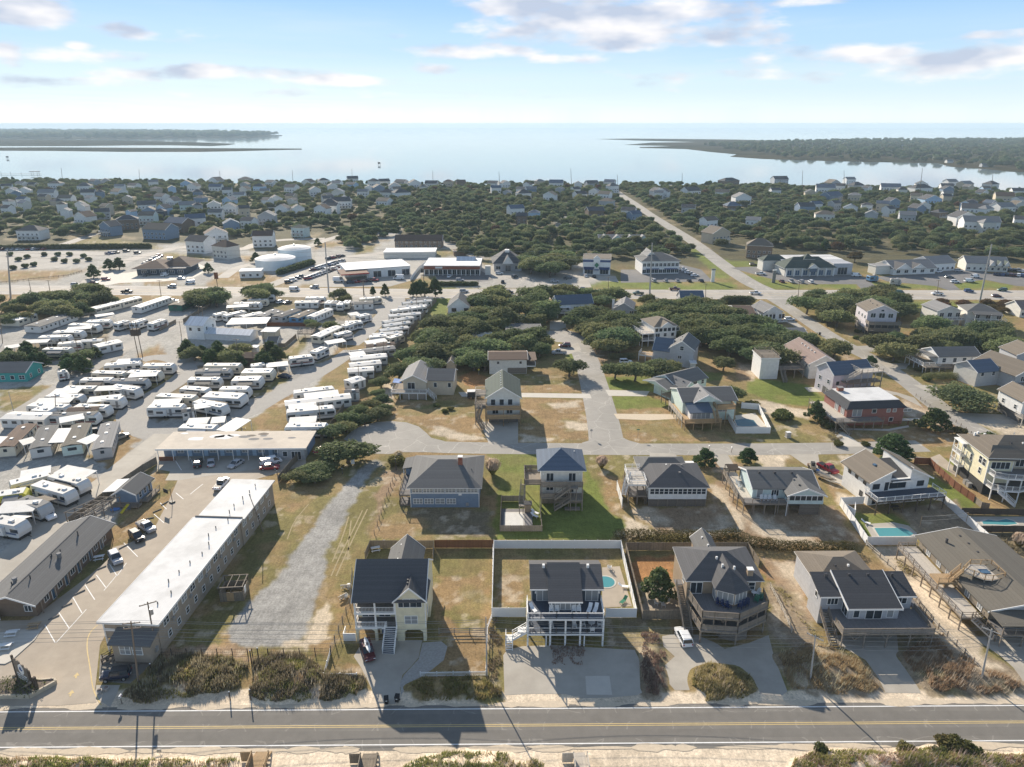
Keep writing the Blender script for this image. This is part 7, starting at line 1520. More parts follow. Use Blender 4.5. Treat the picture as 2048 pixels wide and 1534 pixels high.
 h=gh('beach_house','pinkish grey three level house with blue roof and a roof deck reached by outside stairs',T('v',988,668),T('v',1200,650),8.5,7.4,'u','r_blue','lilac',2.6,0,'01',sides='L',bn=2.9); w=h.w; h.deck(w*.55,w+1.2,-2.8,3.2,8.4,'decklight','FLRB',rm='decklight',post='F',fill='rails'); h.stairs((w*.55,-2.0,8.4),(w*.2,-2.0,5.8),1.1,'decklight'); h.deck(w*.2,w+1,-3.0,-.05,5.3,'wood','F',rm='wood',post='F'); h.deck(w*.2,w+1,-3.0,-.05,2.7,'wood','F',rm='wood'); h.bxs('garage_opening','shade_in',-.03,-.01,2,4.4,.1,2.3)
 h=House('beach_house','red brick two storey house with black mansard edge and bright white flat roof','house',P('D',612,335),P('D',1066,318)); w=h.w; D=12.5; M='redside'; h.wall(0,w,0,D,0,5.3,M); b=h.bx
 m=MB(); k=.5; t=2.1; o=[(-k,-k,5.1),(w+k,-k,5.1),(w+k,D+k,5.1),(-k,D+k,5.1),(t*.6,t*.6,6.9),(w-t*.6,t*.6,6.9),(w-t*.6,D-t*.6,6.9),(t*.6,D-t*.6,6.9)]; m.poly(o,[(0,1,5,4),(1,2,6,5),(2,3,7,6),(3,0,4,7),(3,2,1,0)]); h.add('mansard_roof',m,'r_black'); h.bxs('flat_roof','r_white',t*.6-.05,w-t*.6+.05,t*.6-.05,D-t*.6+.05,6.88,7.02); h.chimney(2.6,9.5,6.9,8.0,1.6,1.2,'brick','r_light')
 h.win('F',3.0,2.9,2.6,2.1,2,bx=b,gm='glass_curtain'); h.win('F',8,3.7,1.2,1.1,1,bx=b); h.win('F',12.2,3.8,.9,.9,1,bx=b,gm='glass_curtain'); h.win('F',14.0,3.8,.9,.9,1,bx=b,gm='glass_curtain'); h.win('F',17.8,3.8,2.2,.8,2,bx=b,gm='glass_curtain'); h.win('F',13.4,1.0,1.1,1.1,1,bx=b); h.wins('L',(2.2,5.5),2.8,1.6,2,2,bx=b,gm='glass_curtain')
 h.deck(-4.6,9.2,-3.2,-.02,2.6,'deckgrey','F',rm='wood',post='F',fill='bal'); h.deck(-4.6,-.02,0,D,2.6,'decklight','L',rm='wood',post='L',fill='rails'); h.stairs((-3.6,-3.2,2.6),(-1.6,-6.0,.05),1.3,'wood',rm='wood')
 for i in range(4): h.rail((9.6+i*2.8,-1.2,0),(12.2+i*2.8,-1.2,0),'redwood',1.3,'rails',posts=True) if i<4 else None
 h=gh('beach_house','tall pinkish grey house with screened timber decks at the bend of the side street',T('f',165,640),T('f',505,648),12,9.6,'v','r_tan','lilac',2.4,2.6,'',sides='L',vents=3); w=h.w
 for z in (2.7,5.3): h.deck(-.3,w+.8,-3.6,-.02,z,'wood','FLR',rm='wood',post='F',fill='solid',step=2.4); h.bxs('porch_screen','screen',.1,w,-3.4,-3.35,z+1.0,z+2.2) if z<5 else None
 h.win('F',w*.2,8.0-.9,1.8,1.7,2); h.win('F',w*.5,7.0,2.2,1.9,2); h.win('F',w*.8,7.1,1.8,1.7,2); h.bxs('fan_window','glass',w*.5-.5,w*.5+.5,-.05,-.01,9.7,10.3); h.wins('L',(2,5,8.5),6.2,1,1.3,1)
 h=gh('beach_house','white gabled house with white front deck near the bypass, left of a hip roofed one',T('f',1000,532),T('f',1270,528),11,6.2,'v','r_light','pale',2.0,0,'',sides='L',deck=(-1,11.5,2.4,3.0,'trim')); h.wins('F',(2,5.5,9),3.6,1.7,1.7,2)
 h=gh('beach_house','pale hip roofed house with a shaded upper porch and white railing near the bypass',T('f',1345,552),T('f',1720,572),11,6.6,'h','r_grey','pale',2.4,0,'',sides='L'); h.deck(2,h.w+2,-3,-.02,3.6,'deckgrey','FR',rm='trim',post='F'); h.wins('F',(4,8,12),4,1.6,1.7,2); h.posts([(2.2,-2.8),(8,-2.8),(h.w,-2.8)],3.6,6.5,'trim'); h.slab('porch_roof',[(1.6,-3.2,6.3),(h.w+.4,-3.2,6.3),(h.w+.4,-.3,7.0),(1.6,-.3,7.0)],.2,'r_grey')
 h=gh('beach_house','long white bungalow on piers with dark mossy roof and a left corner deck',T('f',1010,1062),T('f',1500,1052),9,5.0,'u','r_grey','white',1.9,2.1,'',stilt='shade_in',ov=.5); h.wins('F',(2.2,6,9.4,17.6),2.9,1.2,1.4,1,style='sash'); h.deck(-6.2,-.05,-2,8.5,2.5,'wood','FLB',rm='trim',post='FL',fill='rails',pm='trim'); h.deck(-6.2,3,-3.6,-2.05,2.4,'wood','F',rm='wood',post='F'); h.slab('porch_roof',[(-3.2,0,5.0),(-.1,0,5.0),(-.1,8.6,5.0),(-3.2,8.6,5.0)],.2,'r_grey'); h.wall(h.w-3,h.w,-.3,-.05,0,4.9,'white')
 h=gh('beach_house','blue grey L shaped house with cross gable roof at the right edge',T('v',1775,612),T('v',1895,600),9,5.0,'u','r_blue','greyside',2.4,0,'1'); w=h.w; h.wall(-.02,.0,0,9,0,5,'pale'); h.wall(w+.01,w+13,-6,9,0,5.2,'greyside'); h.gable(w,w+13,-6,10,5.2,2.8,'v','r_tan','greyside',ov=.6); h.deck(w+1,w+13,-9,-6.05,2.6,'wood','F',rm='trim',post='F'); h.wins('F',(3,6.5,10),3.0,1.6,1.6,2)
 h=gh('beach_house','grey house with tan roof and sash windows cut by the right edge behind the thicket',T('v',1985,545),T('v',2170,545),9,7.0,'v','r_tan','lightgrey',2.4,0,'01',sides='L')
 h=gh('beach_house','white stilt house with a pergola deck at the right edge above the sandy lot',T('v',2015,812),T('v',2150,810),10,6.6,'v','r_tan','white',2.2,2.6,'0',sides='L',deck=(-1.5,8,3,2.8,'decklight'))
 h=gh('beach_house','house with terracotta pink roof at the right edge near the bypass',T('f',1990,440),T('f',2250,440),10,3.8,'u','r_pink','pale',2.6,0,'0')
 h=gh('beach_house','low brown house with dark shingle roof in two steps behind the wind bent oaks',T('e',420,470),T('e',640,470),14,3.0,'u','r_brown','brownside',1.6,0,''); h.slab('porch_roof',[(-.3,-3.2,2.7),(h.w*.9,-3.2,2.7),(h.w*.9,-.1,3.3),(-.3,-.1,3.3)],.2,'r_brown')
 h=gh('beach_house','white cottage with dormer and a bank of front windows by the side street',T('e',735,500),T('e',950,490),11,4.6,'v','r_light','white',2.4,0,'',sides='L'); h.wins('F',(1.4,3.2,4.8,7.6,9),1.6,1.1,1.9,1); h.gable(0,5,-.5,5,4.2,1.8,'v','r_char','white'); h.deck(-1.4,10,-2.4,-.05,.9,'deckgrey','FR',rm='trim')
 h=gh('beach_house','low grey house with pale grey roof half sunk in the oak thicket',T('e',960,740),T('e',1245,735),9,3.3,'u','r_light','lightgrey',1.5,0,'0')
 h=gh('beach_house','house with a plain dark blue roof beside the highway hedge',T('d',1820,292),T('d',2090,292),9,2.6,'u','r_blue','greyside',3.2,0,'')
 h=gh('beach_house','beige house with two gable roofs and a blue sunshade on its deck',T('y',600,700),T('y',752,702),10,4.9,'u','r_grey','beige',2.0,0,''); w=h.w; h.wall(-7.2,-.02,-1.6,10,.0,4.9,'beige'); h.gable(-8,-.1,-1.6,13,4.9,2.0,'v','r_light','beige',vents=0); h.win('F',2.6,2.6,.9,1.4,1,bx=(0,w,0,10)); h.win('F',7,2.6,.9,1.4,1,bx=(0,w,0,10)); h.win('F',2.5,2.5,2.2,2,2,bx=(-7.2,0,-1.6,10)); h.deck(-10.5,.4,-4.6,-1.65,2.3,'wood','FL',rm='trim',post='F'); h.bxs('skirt','wood',-7,.2,-4.5,-4.4,.1,2.1); h.stairs((.5,-3.4,2.3),(3.2,-4.4,.1),1.2,'wood',rm='trim'); h.deck(-10.5,-7.25,-1.6,4,2.3,'wood','L',rm='wood',post='L'); h.slab('sunshade','' or [(-10.3,-2.6,4.9),(-7.6,-2.6,4.7),(-7.6,.4,4.9),(-10.3,.4,5.2)],.06,'blue_tarp')
 h=gh('beach_house','tall narrow olive roofed house on pilings with two timber porches by the shaded drive',T('y',948,868),T('y',1140,866),14.5,7.9,'v','r_green','pale',3.0,2.5,'',ov=.55,vents=0,stilt='shade_in'); w=h.w
 for z in (2.6,5.3): h.deck(-.2,w+.2,-2.4,-.02,z,'wood','FLR',rm='newwood',post='F',fill='solid',step=4)
 h.wins('F',(1.8,4.2,6.6),5.6,1.2,1.7,1); h.wins('F',(2.4,6.4),3.0,1.6,1.5,2); h.deck(-3.3,-.25,-1.2,4.5,5.3,'wood','FLB',rm='wood',post='FL'); h.deck(-3.2,-.25,2,6,8.0,'wood','FLB',rm='decklight',post='L',fill='rails'); h.stairs((-1.6,-1.2,5.3),(-2.6,-3.8,2.8),1,'wood'); h.stairs((-2.8,-1.4,2.6),(-1.0,-4.4,.1),1,'wood')
 for i in range(6): h.bxs('roof_vent','trim',w*.5-.75,w*.5-.5,2+i*2,2.25+i*2,10.2,10.9)
 h=gh('beach_house','cream two storey house with flat dark brown roof at the edge of the oak thicket',T('y',962,580),T('y',1180,578),9,5.3,'u','r_brown','cream' if 0 else 'pale',1.0,0,'',ov=.6); h.win('F',3,3.6,.8,.9,1); h.win('F',10.6,3.6,.8,.9,1); h.bxs('lattice_screen','lattice',6.2,h.w-.1,-.06,-.01,.1,2.2); h.deck(h.w+.05,h.w+3,0,8,2.9,'wood','R',rm='trim'); h.slab('porch_roof',[(h.w-.1,-.3,5.0),(h.w+3.4,-.3,5.0),(h.w+3.4,9,5.0),(h.w-.1,9,5.0)],.2,'r_brown')
 for A_,B_,l,D_,h_,rm_,wm_,rt in ((('y',712,572),('y',765,572),'tan garden shed with brown gable roof beside the beige house',5,3.2,'r_tan','beige','v'),(('c',1075,720),('c',1185,735),'tan shed roof in a gap among the oaks',5,2.8,'r_tan','tanside','u'),(('y',1062,372),('y',1262,372),'flat dark grey roof behind the wind bent oaks by the turning circle',9,3.2,'r_grey','greyside','f'),(('y',1035,190),('y',1190,192),'low tan house with white fascia between two oak clumps near the highway',10,3.0,'r_tan','tanside','u'),(('y',1110,290),('y',1170,290),'small blue grey roof in the oaks below the tan house',6,2.6,'r_blue','blueside','f'),(('d',1935,1060),('d',1992,1062),'small white shed by the back fence of the royal blue house',2.5,2.6,'r_white','pale','f')): gh('outbuilding' if 'shed' in l else 'beach_house',l,T(*A_),T(*B_),D_,h_,rt,rm_,wm_,1.4,0,'0' if 'shed' not in l else '',cat='shed' if 'shed' in l else 'house')
 t=thing('utility_trailer','open black utility trailer beside the tall olive roofed house','trailer',P('y',873,720),.05); m=MB(); m.box(-2.1,2.1,-1.1,1.1,.55,.62); m.obj('bed','black',t)
 for a in (-1.08,1.06): m=MB(); m.box(-2.1,2.1,a,a+.05,.63,2.4); m.obj('side_panel','screen',t)
 m=MB(); m.box(-2.15,2.15,-1.12,1.14,2.4,2.48); m.obj('roof_panel','r_white',t)
 for x in (-.5,.4):
  for y in (-1.15,1.15): m=MB(); m.tube((x,y-.1,.32),(x,y+.1,.32),.32,.32,12); m.obj('wheel','rubber',t)
 m=MB(); m.bar((2.1,0,.5),(3.4,0,.45),.1,.1); m.obj('tow_bar','metal',t)
mid()
# ---------------------------------------------------------------- businesses beyond the bypass
def shops():
 h=House('repair_garage','white flat roofed repair garage with dark bay doors and a red canopy','shop',T('q',255,690),T('q',500,672)); w=h.w; h.wall(0,w,0,22,0,5,'white'); h.flat(-12,w,0,22,5,'r_membrane'); h.wall(-12,-.05,6,22,0,4.9,'white'); b=(0,w,0,22)
 for u in (5,13,21): h.win('F',u,.1,4.2,3.4,2,bx=b)
 h.win('F',31,.8,3,2.4,2,bx=b); h.slab('canopy','' or [(-16,-9,4.6),(-1,-9,4.6),(-1,5.8,4.6),(-16,5.8,4.6)],.35,'r_rust'); h.bxs('canopy_band','redpaint',-16.1,-.9,-9.1,-9.02,4.1,4.7); h.posts([(-15,-8),(-2,-8),(-15,4),(-2,4)],0,4.3,'trim',.3)
 h=House('shopping_strip','brick front shop strip with white flat roof and a glazed arcade of white columns','shop',T('q',582,676),T('q',905,677)); w=h.w; h.wall(0,w,2.4,24,0,5.4,'greyside'); b=h.bx; h.flat(0,w,.2,24,5.4,'r_membrane'); h.bxs('brick_fascia','brick',-.1,w+.1,0,2.38,3.5,5.3); h.bxs('shop_sign','trim',w*.2,w*.33,-.1,-.01,4.0,5.0); n=12
 for i in range(n+1): h.posts([(w*i/n,.3)],0,3.5,'trim',.35)
 for i in range(n): h.win('F',w*(i+.5)/n,.2,2.6,2.6,2,bx=b)
 h.gable(w*.55,w*.88,14,22,5.5,2.0,'u','r_metal','greyside'); h.bxs('side_hut','pale',w+3,w+6,2,5,0,5);
 h=House('office_building','white building with steep black hip roof and a raised clerestory','shop',T('q',990,652),T('q',1150,650)); w=h.w; h.wall(0,w,0,20,0,4.4,'skyside' if 0 else 'lightgrey'); b=h.bx; h.hip(0,w,0,20,4.4,7,'r_char',ov=1,ridge=1.5); h.gable(w*.3,w*.7,-2,7,4.6,4.4,'v','r_char','white'); h.bxs('clerestory','trim',w*.42,w*.58,6,9,9.8,11.2); h.win('F',w*.5,.4,3,3.4,3,bx=(0,w,-2,0)); h.wins('F',(w*.15,w*.85),1.2,2.6,1.8,2,bx=b)
 h=House('shop_building','white two storey shop with blue awnings and a green diamond emblem on its gable parapet','shop',T('q',1508,668),T('q',1668,672)); w=h.w; h.wall(0,w,0,18,0,8.6,'white'); b=h.bx; h.flat(0,w,.3,18,8.4,'r_tan'); h.bxs('blue_band','car_blue',-.1,w+.1,-.12,-.01,7.0,8.2); m=MB(); m.ext([(w*.38,6.6),(w*.62,6.6),(w*.62,9.4),(w*.5,10.8),(w*.38,9.4)],'v',-.5,-.13); h.add('parapet_gable',m,'trim'); m=MB(); m.ext([(w*.5-1.3,5.4),(w*.5,3.9),(w*.5+1.3,5.4),(w*.5,6.9)],'v',-.6,-.52); h.add('diamond_emblem',m,'green_plastic')
 for c in (.22,.78): m=MB(); m.poly([(w*c-3,0,4.2),(w*c+3,0,4.2),(w*c+2.6,-2,3.0),(w*c-2.6,-2,3.0)],[(3,2,1,0),(0,1,2,3)]); h.add('awning',m,'car_blue'); h.win('F',w*c,.3,4.6,2.4,3,bx=b)
 h.bxs('awning','car_blue',w*.42,w*.58,-1.2,-.02,2.6,3.0)
 h=House('office_building','long pale two storey office with grey hip roof and blue ground floor awnings','shop',T('q',1855,668),T('r',155,622)); w=h.w; h.wall(0,w,0,17,0,7.2,'white'); b=h.bx; h.hip(0,w,0,17,7.2,3.6,'r_grey',ov=.9); h.gable(w*.1,w*.5,6,17,7.4,4.4,'v','r_light','white'); n=9
 for i in range(n): h.win('F',w*(i+.5)/n,4.3,1.7,1.7,2,bx=b,style='sash'); h.win('F',w*(i+.5)/n,.6,2.0,1.9,2,bx=b)
 h.bxs('awning','car_blue',w*.1,w*.45,-1.2,-.02,2.8,3.2); h.bxs('awning','car_blue',w*.6,w*.95,-1.2,-.02,2.8,3.2)
 h=House('bank_building','large pale building with green roofs, an arched entrance and a white flat rear roof','shop',T('r',735,636),T('r',1112,632)); w=h.w; h.wall(0,w*.72,0,14,0,4.4,'pale'); b=h.bx; h.wall(w*.1,w,8,30,0,6.2,'greyside'); h.flat(w*.1,w,14.5,30,6.2,'r_white'); h.hip(0,w*.72,0,14,4.4,5.0,'r_green',ov=1.0); h.hip(-w*.16,w*.2,16,24,5.6,3,'r_green'); h.wall(-w*.16,w*.2,16,24,0,5.6,'pale'); h.gable(w*.30,w*.46,-2.4,8,4.6,2.4,'v','r_green','trim'); h.hip(w*.32,w*.45,5,10,8.4,2.6,'r_green',ov=.7); h.wall(w*.72+.02,w*1.0,2,14,0,6.4,'lightgrey'); h.win('F',w*.14,.2,5.4,4,3,bx=(w*.72,w,2,14)); h.bxs('arch_fan','glass_blue',w*.33,w*.43,-2.5,-2.42,2.8,4.6)
 for i in range(7): h.posts([(w*.72*(i+.1)/6.3,-.9)],0,4.3,'trim',.5)
 for i in range(6): h.win('F',w*.72*(i+.6)/6.3,.4,2.4,2.8,2,bx=b,gm='glass_blue')
 h=House('office_building','low white office with a row of dark gables and pale grey roofs','shop',T('r',1330,630),T('r',1560,622)); w=h.w; h.wall(0,w,0,14,0,3.6,'white'); b=h.bx; h.gable(0,w,0,16,3.6,3.2,'u','r_light','white',ov=.7); h.gable(0,w*.36,-2,8,3.6,3.0,'v','r_char','white'); h.gable(w*.42,w*.72,-1,8,3.6,2.4,'v','r_char','white'); h.wins('F',(3,8,13,18,24),1,2.2,1.6,2,bx=b); h.wall(-9,-.1,3,10,0,4.6,'pale'); h.flat(-9,-.1,3,10,4.6,'r_light')
 gh('office_building','plain white office block with grey gable roof behind the row of gables',T('r',1535,612),T('r',1665,604),14,4.6,'u','r_light','white',3,0,'0',cat='shop')
 h=gh('shop_building','pale tan shop with stepped grey green gables and garage doors at the far right lots',T('r',1725,606),T('r',1955,614),12,4.6,'u','r_light','pale',3,0,'0',cat='shop')
 for i in range(3): h.gable(h.w*(.52+.17*i),h.w*(.66+.17*i),-2,6,3.6,2.6,'v','r_green' if i else 'r_light','white')
 gh('apartment_row','long brown apartment row with brown gable roof at the edge of the woods',T('q',410,516),T('q',685,516),12,5,'u','r_brown','brownside',3.2,0,'01',cat='building'); gh('shop_building','low white building with bright flat roof behind the repair garage',T('q',345,575),T('q',645,573),16,3.6,'f','r_membrane','pale',0,0,'',cat='shop'); gh('garden_pavilion','small brown pavilion with flat roof at the edge of the woods',T('q',755,562),T('q',822,560),7,3,'f','r_brown','brownside',0,0,'',cat='building')
 h=House('restaurant_building','dark low restaurant with wide brown hip roof in front of the mini golf','shop',T('p',805,675),T('p',1090,672)); w=h.w; h.wall(0,w,0,20,0,3.8,'slate'); h.hip(-1,w*.62,-1,20,3.8,3.4,'r_brown',ov=1.2); h.hip(w*.4,w+1,4,24,3.9,4.2,'r_brown',ov=1.2); b=(0,w,0,20); h.wins('F',(4,9,14,19,24),1,3,1.8,3,bx=b); h.bxs('roof_unit','metal',w*.5,w*.6,10,12,6.5,8.2)
 def tank(t_,X0,X1,Yb,hh,label):
  a=P(t_,X0,Yb); b=P(t_,X1,Yb); r=(b-a).length/2; c=(a+b)/2+Vector((0,r*.55,0)); t=thing('water_tank',label,'water tank',(c.x,c.y,0)); m=MB(); m.tube((0,0,0),(0,0,hh),r,r,40); m.obj('tank_wall','tankblue',t); m=MB();
  prof=[(1.01,hh),(.8,hh+.8),(.5,hh+1.5),(.2,hh+1.8)];
  for i in range(3): m.tube((0,0,prof[i][1]),(0,0,prof[i+1][1]),r*prof[i][0],r*prof[i+1][0],40)
  m.obj('dome','r_membrane',t); m=MB(); m.tube((0,0,hh+1.6),(0,0,hh+2.5),.8,.6,10); m.obj('hatch','metal',t)
 tank('p',1482,1712,640,5.6,'nearer pale blue water tank with low white dome'); tank('p',1620,1808,590,7,'farther pale blue water tank with white dome')
 gh('site_trailer','white site trailer in front of the water tanks',T('p',1405,692),T('p',1530,688),8,3.6,'f','r_membrane','white',0,0,'0',cat='trailer')
 h=gh('apartment_row','row of pale green cottages with four small gables among the trees',T('q',1600,492),T('q',1900,494),10,4,'u','r_light','mint',2.0,0,'0',cat='building')
 for i in range(4): h.gable(h.w*(.02+.25*i),h.w*(.2+.25*i),-2,5,4,2.4,'v','r_light','mint')
mat('tankblue',(.62,.70,.74),.6,.08,.4)
shops()
# ---------------------------------------------------------------- campground: campers, mobile homes, canopies
RVM={}
def rv_meshes(kind,L,w,body,roof):
 k=(kind,round(L),round(w,1),body,roof)
 if k in RVM: return RVM[k]
 L=max(3.0,round(L)); h=3.0; m=MB()
 if kind=='t':
  pr=[(-L/2,.75),(-L/2-.05,1.2),(-L/2,2.6),(-L/2+.35,2.92),(L/2-.75,2.92),(L/2-.25,2.5),(L/2+.1,1.5),(L/2,.75),(L/2-.4,.55),(-L/2+.3,.55)]
  m.ext([(a,b) for a,b in pr],'v',-w/2,w/2); bm=m.mesh('body',body); m=MB(); m.box(-L/2+.2,L/2-.7,-w/2+.04,w/2-.04,2.925,2.98); rm=m.mesh('roof',roof)
 else:
  m.box(-L/2,L/2,-w/2,w/2,.5,2.7); bm=m.mesh('body',body); m=MB(); m.ext([(-w/2-.15,2.66),(0,3.0),(w/2+.15,2.66),(w/2+.15,2.8),(0,3.15),(-w/2-.15,2.8)],'u',-L/2-.15,L/2+.15); rm=m.mesh('roof',roof)
 m=MB(); m.box(-L/2+.1,L/2-.3,-w/2+.15,w/2-.15,0,.56); sk=m.mesh('skirting','r_light' if kind=='m' else 'screen')
 ww=.4+.28*(len(RVM)%3); m=MB(); m.box(-ww,ww,-.01,.01,0,.7); wm=m.mesh('window','glass'); m=MB(); m.box(-.35,.35,-.015,.015,0,1.75); dm=m.mesh('door','r_light')
 m=MB(); m.box(-.45,.45,-.35,.35,0,.32); ac=m.mesh('air_conditioner','trim'); m=MB(); m.box(-.2,.2,-.2,.2,0,.14); vt=m.mesh('roof_vent','r_light'); m=MB(); m.box(-L/2+.3,L/2-.6,-.012,.012,0,.36); st=m.mesh('stripe','stripe'+str(len(RVM)%4))
 m=MB(); m.tube((0,-.12,0),(0,.12,0),.34,.34,10); wh=m.mesh('wheel','rubber'); m=MB(); m.bar((0,0,.5),(1.3,0,.45),.12,.12); tb=m.mesh('tow_bar','black')
 RVM[k]=(bm,rm,sk,wm,dm,ac,vt,st,wh,tb,L); return RVM[k]
for i,c in enumerate(((.25,.20,.15),(.10,.14,.22),(.35,.33,.31),(.20,.06,.06))): mat('stripe'+str(i),c)
mat('rvwhite',(.66,.65,.62),.5,.05,1,rand=.06); mat('rvcream',(.66,.60,.48),.6,.06,1,rand=.08); mat('rvgrey',(.45,.45,.44),.6,.06,1,rand=.1); mat('rvyellow',(.60,.55,.08),.6,.05,1); mat('rvblue',(.12,.28,.45),.6,.05,1); mat('rvroof',(.64,.63,.60),.7,.1,.8,rand=.12,c2=(.60,.57,.52),c2at=.6)
BD={'w':('rvwhite','rvroof','white'),'c':('rvcream','rvroof','cream'),'g':('rvgrey','r_light','grey'),'b':('rvcream','r_brown','brown roofed'),'s':('mint','r_olive','sage green'),'y':('rvyellow','rvroof','yellow'),'k':('rvblue','r_tan','blue'),'d':('rvgrey','r_char','dark roofed'),'x':('rvwhite','r_grey','grey roofed white'),'n':('darkgreen','r_tan','dark green')}
ORD='first second third fourth fifth sixth seventh eighth ninth tenth eleventh twelfth thirteenth fourteenth fifteenth sixteenth seventeenth eighteenth nineteenth twentieth'.split()
def ordn(i): return ORD[i] if i<20 else ('twenty '+ORD[i-20])
def rvs(row,spec,cnt={}):
 for i,s in enumerate(spec.split(';')):
  q=s.split(); k,t=q[0][0],q[1]; c=q[0][1:] or 'w'; x0,y0,x1,y1=map(float,q[2:6]); w=float(q[6]) if len(q)>6 else {'t':2.9,'m':4.2,'c':3.7}[k]
  a=P(t,x0,y0,3); b=P(t,x1,y1,3); L=(b-a).length; ce=(a+b)/2; rz=math.atan2(b.y-a.y,b.x-a.x); cn=BD[c][2]
  nm={'t':'camper','m':'mobile_home','c':'carport'}[k]; n=cnt.get((row,k),0); cnt[row,k]=n+1
  lab='%s %s, %s %s along %s'%(cn,nm.replace('_',' '),ordn(n),nm.split('_')[-1],row)
  th=thing(nm,lab,{'t':'camper','m':'mobile home','c':'carport'}[k],(ce.x,ce.y,0),rz,nm.replace('_',' ')+'s along '+row); th.scale=(1.04,1.04,1.15)
  if k=='c':
   m=MB(); m.poly([(-L/2,-w/2,2.7),(L/2,-w/2,2.7),(L/2,w/2,2.95),(-L/2,w/2,2.95),(-L/2,-w/2,2.82),(L/2,-w/2,2.82),(L/2,w/2,3.07),(-L/2,w/2,3.07)],[(3,2,1,0),(4,5,6,7),(0,1,5,4),(1,2,6,5),(2,3,7,6),(3,0,4,7)]); m.obj('roof','rvroof',th)
   for u in (-L/2+.15,0,L/2-.15):
    for v in (-w/2+.1,w/2-.1): m=MB(); m.box(u-.06,u+.06,v-.06,v+.06,0,2.72); m.obj('post','trim',th)
   continue
  bm,rm,sk,wm,dm,ac,vt,st,wh,tb,Lr=rv_meshes(k,L,w,*BD[c][:2]); put('body',bm,th); put('roof',rm,th); put('skirting',sk,th)
  r=random.Random(i*7+len(row)); n=max(2,int(Lr/2.2))
  for sg in (-1,1):
   for j in range(n):
    u=-Lr/2+Lr*(j+.5)/n+r.uniform(-.2,.2); put('door' if j==n//2 else 'window',dm if j==n//2 else wm,th,(u,sg*(w/2+.013),.75 if j==n//2 else 1.55))
  put('window',wm,th,(-Lr/2-.06,0,1.6),math.pi/2)
  for j in range(max(1,int(Lr/5))): put('air_conditioner',ac,th,(-Lr/2+Lr*(j+.6)/max(1,int(Lr/5)),r.uniform(-.2,.2),2.95))
  put('roof_vent',vt,th,(-Lr*.3,.3,3.0)); put('roof_vent',vt,th,(Lr*.22,-.4,3.0))
  if k=='t' and i%3!=1:
   sg=1 if (i+len(row))%2 else -1; a0=-Lr*.22; a1=Lr*.26; m=MB(); y0,y1=sg*(w/2+.03),sg*(w/2+2.1); m.poly([(a0,y0,2.75),(a1,y0,2.75),(a1,y1,2.3),(a0,y1,2.3),(a0,y0,2.80),(a1,y0,2.80),(a1,y1,2.35),(a0,y1,2.35)],[(0,1,2,3),(7,6,5,4),(0,4,5,1),(1,5,6,2),(2,6,7,3),(3,7,4,0)]); m.obj('awning',('rvroof','r_light','r_tan','screen')[i%4],th)
   for a in (a0+.1,a1-.1): m=MB(); m.bar((a,y1,0),(a,y1,2.3),.06,.06); m.obj('awning_pole','metal',th)
  if k=='t' and Lr>6:
   sg=-1 if (i+len(row))%2 else 1; m=MB(); m.box(-Lr*.3,Lr*.05,min(sg*w/2,sg*(w/2+.6)),max(sg*w/2,sg*(w/2+.6)),.9,2.5); so_=m.obj('slide_out',BD[c][0],th); m=MB(); m.box(-Lr*.22,-Lr*.04,sg*(w/2+.605)-.005,sg*(w/2+.605)+.005,1.5,2.1); m.obj('window','glass',so_)
  if k=='t':
   for sg in (-1,1): put('stripe',st,th,(0,sg*(w/2+.014),1.1)); put('wheel',wh,th,(-.4,sg*(w/2-.1),.34)); put('wheel',wh,th,(.5,sg*(w/2-.1),.34))
   put('tow_bar',tb,th,(Lr/2,0,0))
rvs('the near row beside the camp road','tc A 90 800 400 720;c A 170 735 405 690;t A 300 800 560 870;t A 430 730 670 790;c A 490 690 720 735;ty A -20 890 220 855;tg A 170 920 370 985;c A 0 1000 300 980 4.5;t A -40 1085 190 1125')
rvs('the block of long mobile homes','mb A 40 505 215 335 4.2;mx A 320 512 390 347 4.4;ms A 575 490 650 332 4.4;mg A 815 515 880 322 4.2;c A 170 480 280 450 3.4;c A 455 475 530 365 3.6;c A 655 480 790 420 3.6;c A -40 500 50 430 3.6')
rvs('the left loop rows','m A 60 255 395 262 5;tx A 410 250 780 245;c A 480 300 670 265;t A 240 170 550 185;c A 295 145 575 135;t A 390 95 660 105;c A 430 65 640 60;tc A 515 35 775 35;c A 775 45 1000 35 3.6;t A 900 20 1110 50;c A 710 135 960 110 4;t A 830 120 985 120;mb A 560 205 790 195 3;t A 610 180 870 190;t A 270 205 430 215;t a 1240 1000 1640 970;c a 1370 960 1640 950;t a 1690 1000 2040 1000;tc a 1100 1085 1480 1095')
rvs('the upper end of the left loop','tc a 1510 1080 1880 1090;c a 1520 1130 1840 1110 3.4;t a 960 1170 1330 1170;tg a 1330 1180 1720 1180')
rvs('the island in the gravel loop','t A 1195 185 1470 180;c A 1225 155 1440 145;tc A 1270 95 1560 110;t A 1455 35 1670 50;t A 1650 90 1940 105 4.6;c A 1555 190 1720 165 3.6;t A 1570 140 1800 185;mx A 1450 220 1550 205 2.4;t A 1770 40 1990 40;tg b 250 1070 660 1060;tc b 350 1000 780 1000;t b 175 1165 530 1165;tc b 800 1075 1150 1070 4.4;c b 1075 1010 1320 985 4;t b 890 1010 1070 985;t b 690 1165 1010 1160 4.4')
rvs('the strip behind the motel block','t A 1440 345 1740 352;c A 1500 308 1665 300;c A 1795 385 1945 288 4.6;c A 1690 300 1800 290')
